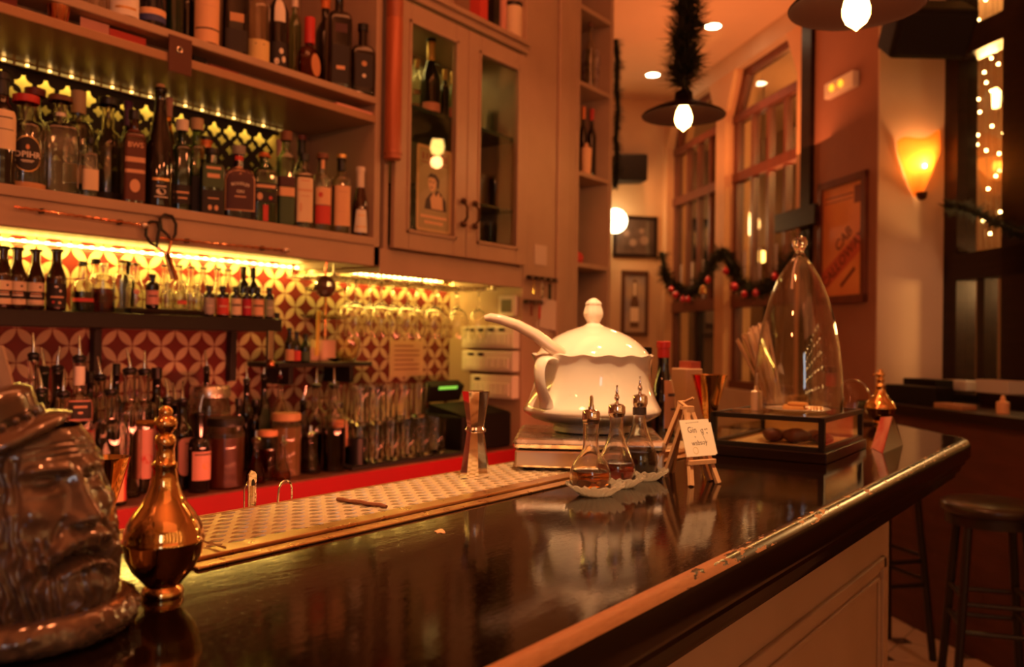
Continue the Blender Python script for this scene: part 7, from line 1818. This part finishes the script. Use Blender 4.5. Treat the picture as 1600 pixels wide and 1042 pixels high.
# ================================================================== light
WARM = (1., .33, .11); AMB_ = (1., .25, .075); KEY = (1., .56, .24); LEDC = (1., .62, .10)
light('pendant_light', 'POINT', l1-Vector((0, 0, .085)), 4.6, WARM, .03)
light('pendant_light', 'POINT', l2-Vector((0, 0, .095)), 9, WARM, .03)
light('sconce_light', 'POINT', SCONCE+Vector((0, 0, .02)), 6.5, (1., .42, .12), .03)
light('globe_light', 'POINT', g0-W*.14, 9, (1., .48, .14), .1)
for x, y in ((1114, 41), (1020, 117)):
    p = HZ(x, y, CZ); light('downlight', 'SPOT', (p.x, p.y, CZ-.01), 45, WARM, .05, (p.x, p.y, 0), 110)
for x in (1.45, .55, -.35): light('pendant_light', 'POINT', (x, .72, 2.2), 7.8, AMB_, .035)
# spots on the track over the bar, above the frame
light('track_spot', 'SPOT', (.80, .46, 3.0), 235, KEY, .04, (1.22, .86, 1.15), 34, blend=.75)
light('track_spot', 'SPOT', (2.3, 1.2, 3.3), 170, KEY, .04, (2.06, .72, 1.15), 18, blend=.8)
# the room's other lamps, spread over the ceiling behind the guest
light('ceiling_lamps', 'AREA', (.2, -1.6, 3.2), 7, AMB_, 2.2, (2.0, 1.6, 1.6), sizey=1.6)
light('ceiling_lamps', 'AREA', (3.6, -.8, 3.3), 2.2, AMB_, 1.6, (4.5, 1.5, 1.6), sizey=1.2)
light('ceiling_wash', 'AREA', (5.2, 2.2, 2.5), 17, (1., .27, .08), 1.4, (5.2, 2.3, 3.5))
light('ceiling_wash', 'AREA', (0, -.4, 2.9), 16, (1., .27, .08), 1.8, (0, -.4, 3.5))  # unseen wash added to brighten the ceiling mirrored in the flask
light('ceiling_wash', 'AREA', (2.2, .9, 2.95), 13, (1., .27, .08), 1.4, (2.4, 1.0, 3.5))
light('underbar_strip', 'AREA', (1.75, 1.02, .93), 6.5, (1., .20, .09), 2.6, (1.75, 2.2, .90), sizey=.03, spread=75)
light('aisle_fill', 'AREA', (1.3, 1.35, 3.3), 11, AMB_, 2.2, (1.3, 1.9, 1.0), sizey=.5)  # unseen fill added to lift the back counter and its tiles
light('cabinet_light', 'AREA', (2.62, YT-.08, ztop-.03), .8, (1., .72, .22), .7, (2.62, YT-.15, 1.6), sizey=.03)
light('recess_light', 'POINT', wpt(3.6, RY+.5, 1.7), 34, (1., .60, .26), .06)  # unseen light added to brighten the wall behind the lower panes
light('track_spot', 'SPOT', (3.3, -.3, 3.35), 62, (1., .50, .24), .05, (5.02, 1.02, 1.55), 17, blend=.9)  # unseen spot added to brighten the lower pier
light('led_light', 'AREA', (1.6, YT-.035, 1.612), 1.6, LEDC, 2.9, (1.6, YT-.20, 1.70), sizey=.012)
# led strips
a_ = light('led_light', 'AREA', (1.6, YT-.03, 1.604), 11, LEDC, 2.9, (1.6, YT-.05, 0), sizey=.02)
a_ = light('led_light', 'AREA', (1.0, YT-.034, ZR-.046), .2, LEDC, 1.3, (1.0, YT-.034, 0), sizey=.012)
# daylight from the street door far behind the guest
light('door_daylight', 'AREA', (-1.6, -1.8, 1.9), 4, (.80, .88, 1.), .4, (.5, .7, 1.2), sizey=.9)
# alley
light('alley_light', 'POINT', HP(1098, 372, wpt(.6, .95, 0), E_), 7, (1., .40, .10), .12)
light('alley_light', 'POINT', wpt(.9, .8, 3.0), 14, (1., .36, .10), .1)
light('recess_light', 'POINT', rwp(1545, 160, .45), 80, (1., .60, .22), .06)
w = bpy.data.worlds.new('night'); SC.world = w; w.use_nodes = True
w.node_tree.nodes['Background'].inputs[0].default_value = (1., .45, .2, 1); w.node_tree.nodes['Background'].inputs[1].default_value = .012
# ------------------------------------------------------------------ view
SC.view_settings.view_transform = 'Standard'; SC.view_settings.look = 'None'; SC.view_settings.gamma = 1
SC.view_settings.use_curve_mapping = False; SC.view_settings.exposure = 0.0
cy = SC.cycles
cy.use_denoising = True
cy.max_bounces = 14; cy.diffuse_bounces = 4; cy.glossy_bounces = 6; cy.transmission_bounces = 12; cy.transparent_max_bounces = 40
cy.caustics_reflective = False; cy.caustics_refractive = False; cy.sample_clamp_indirect = 8
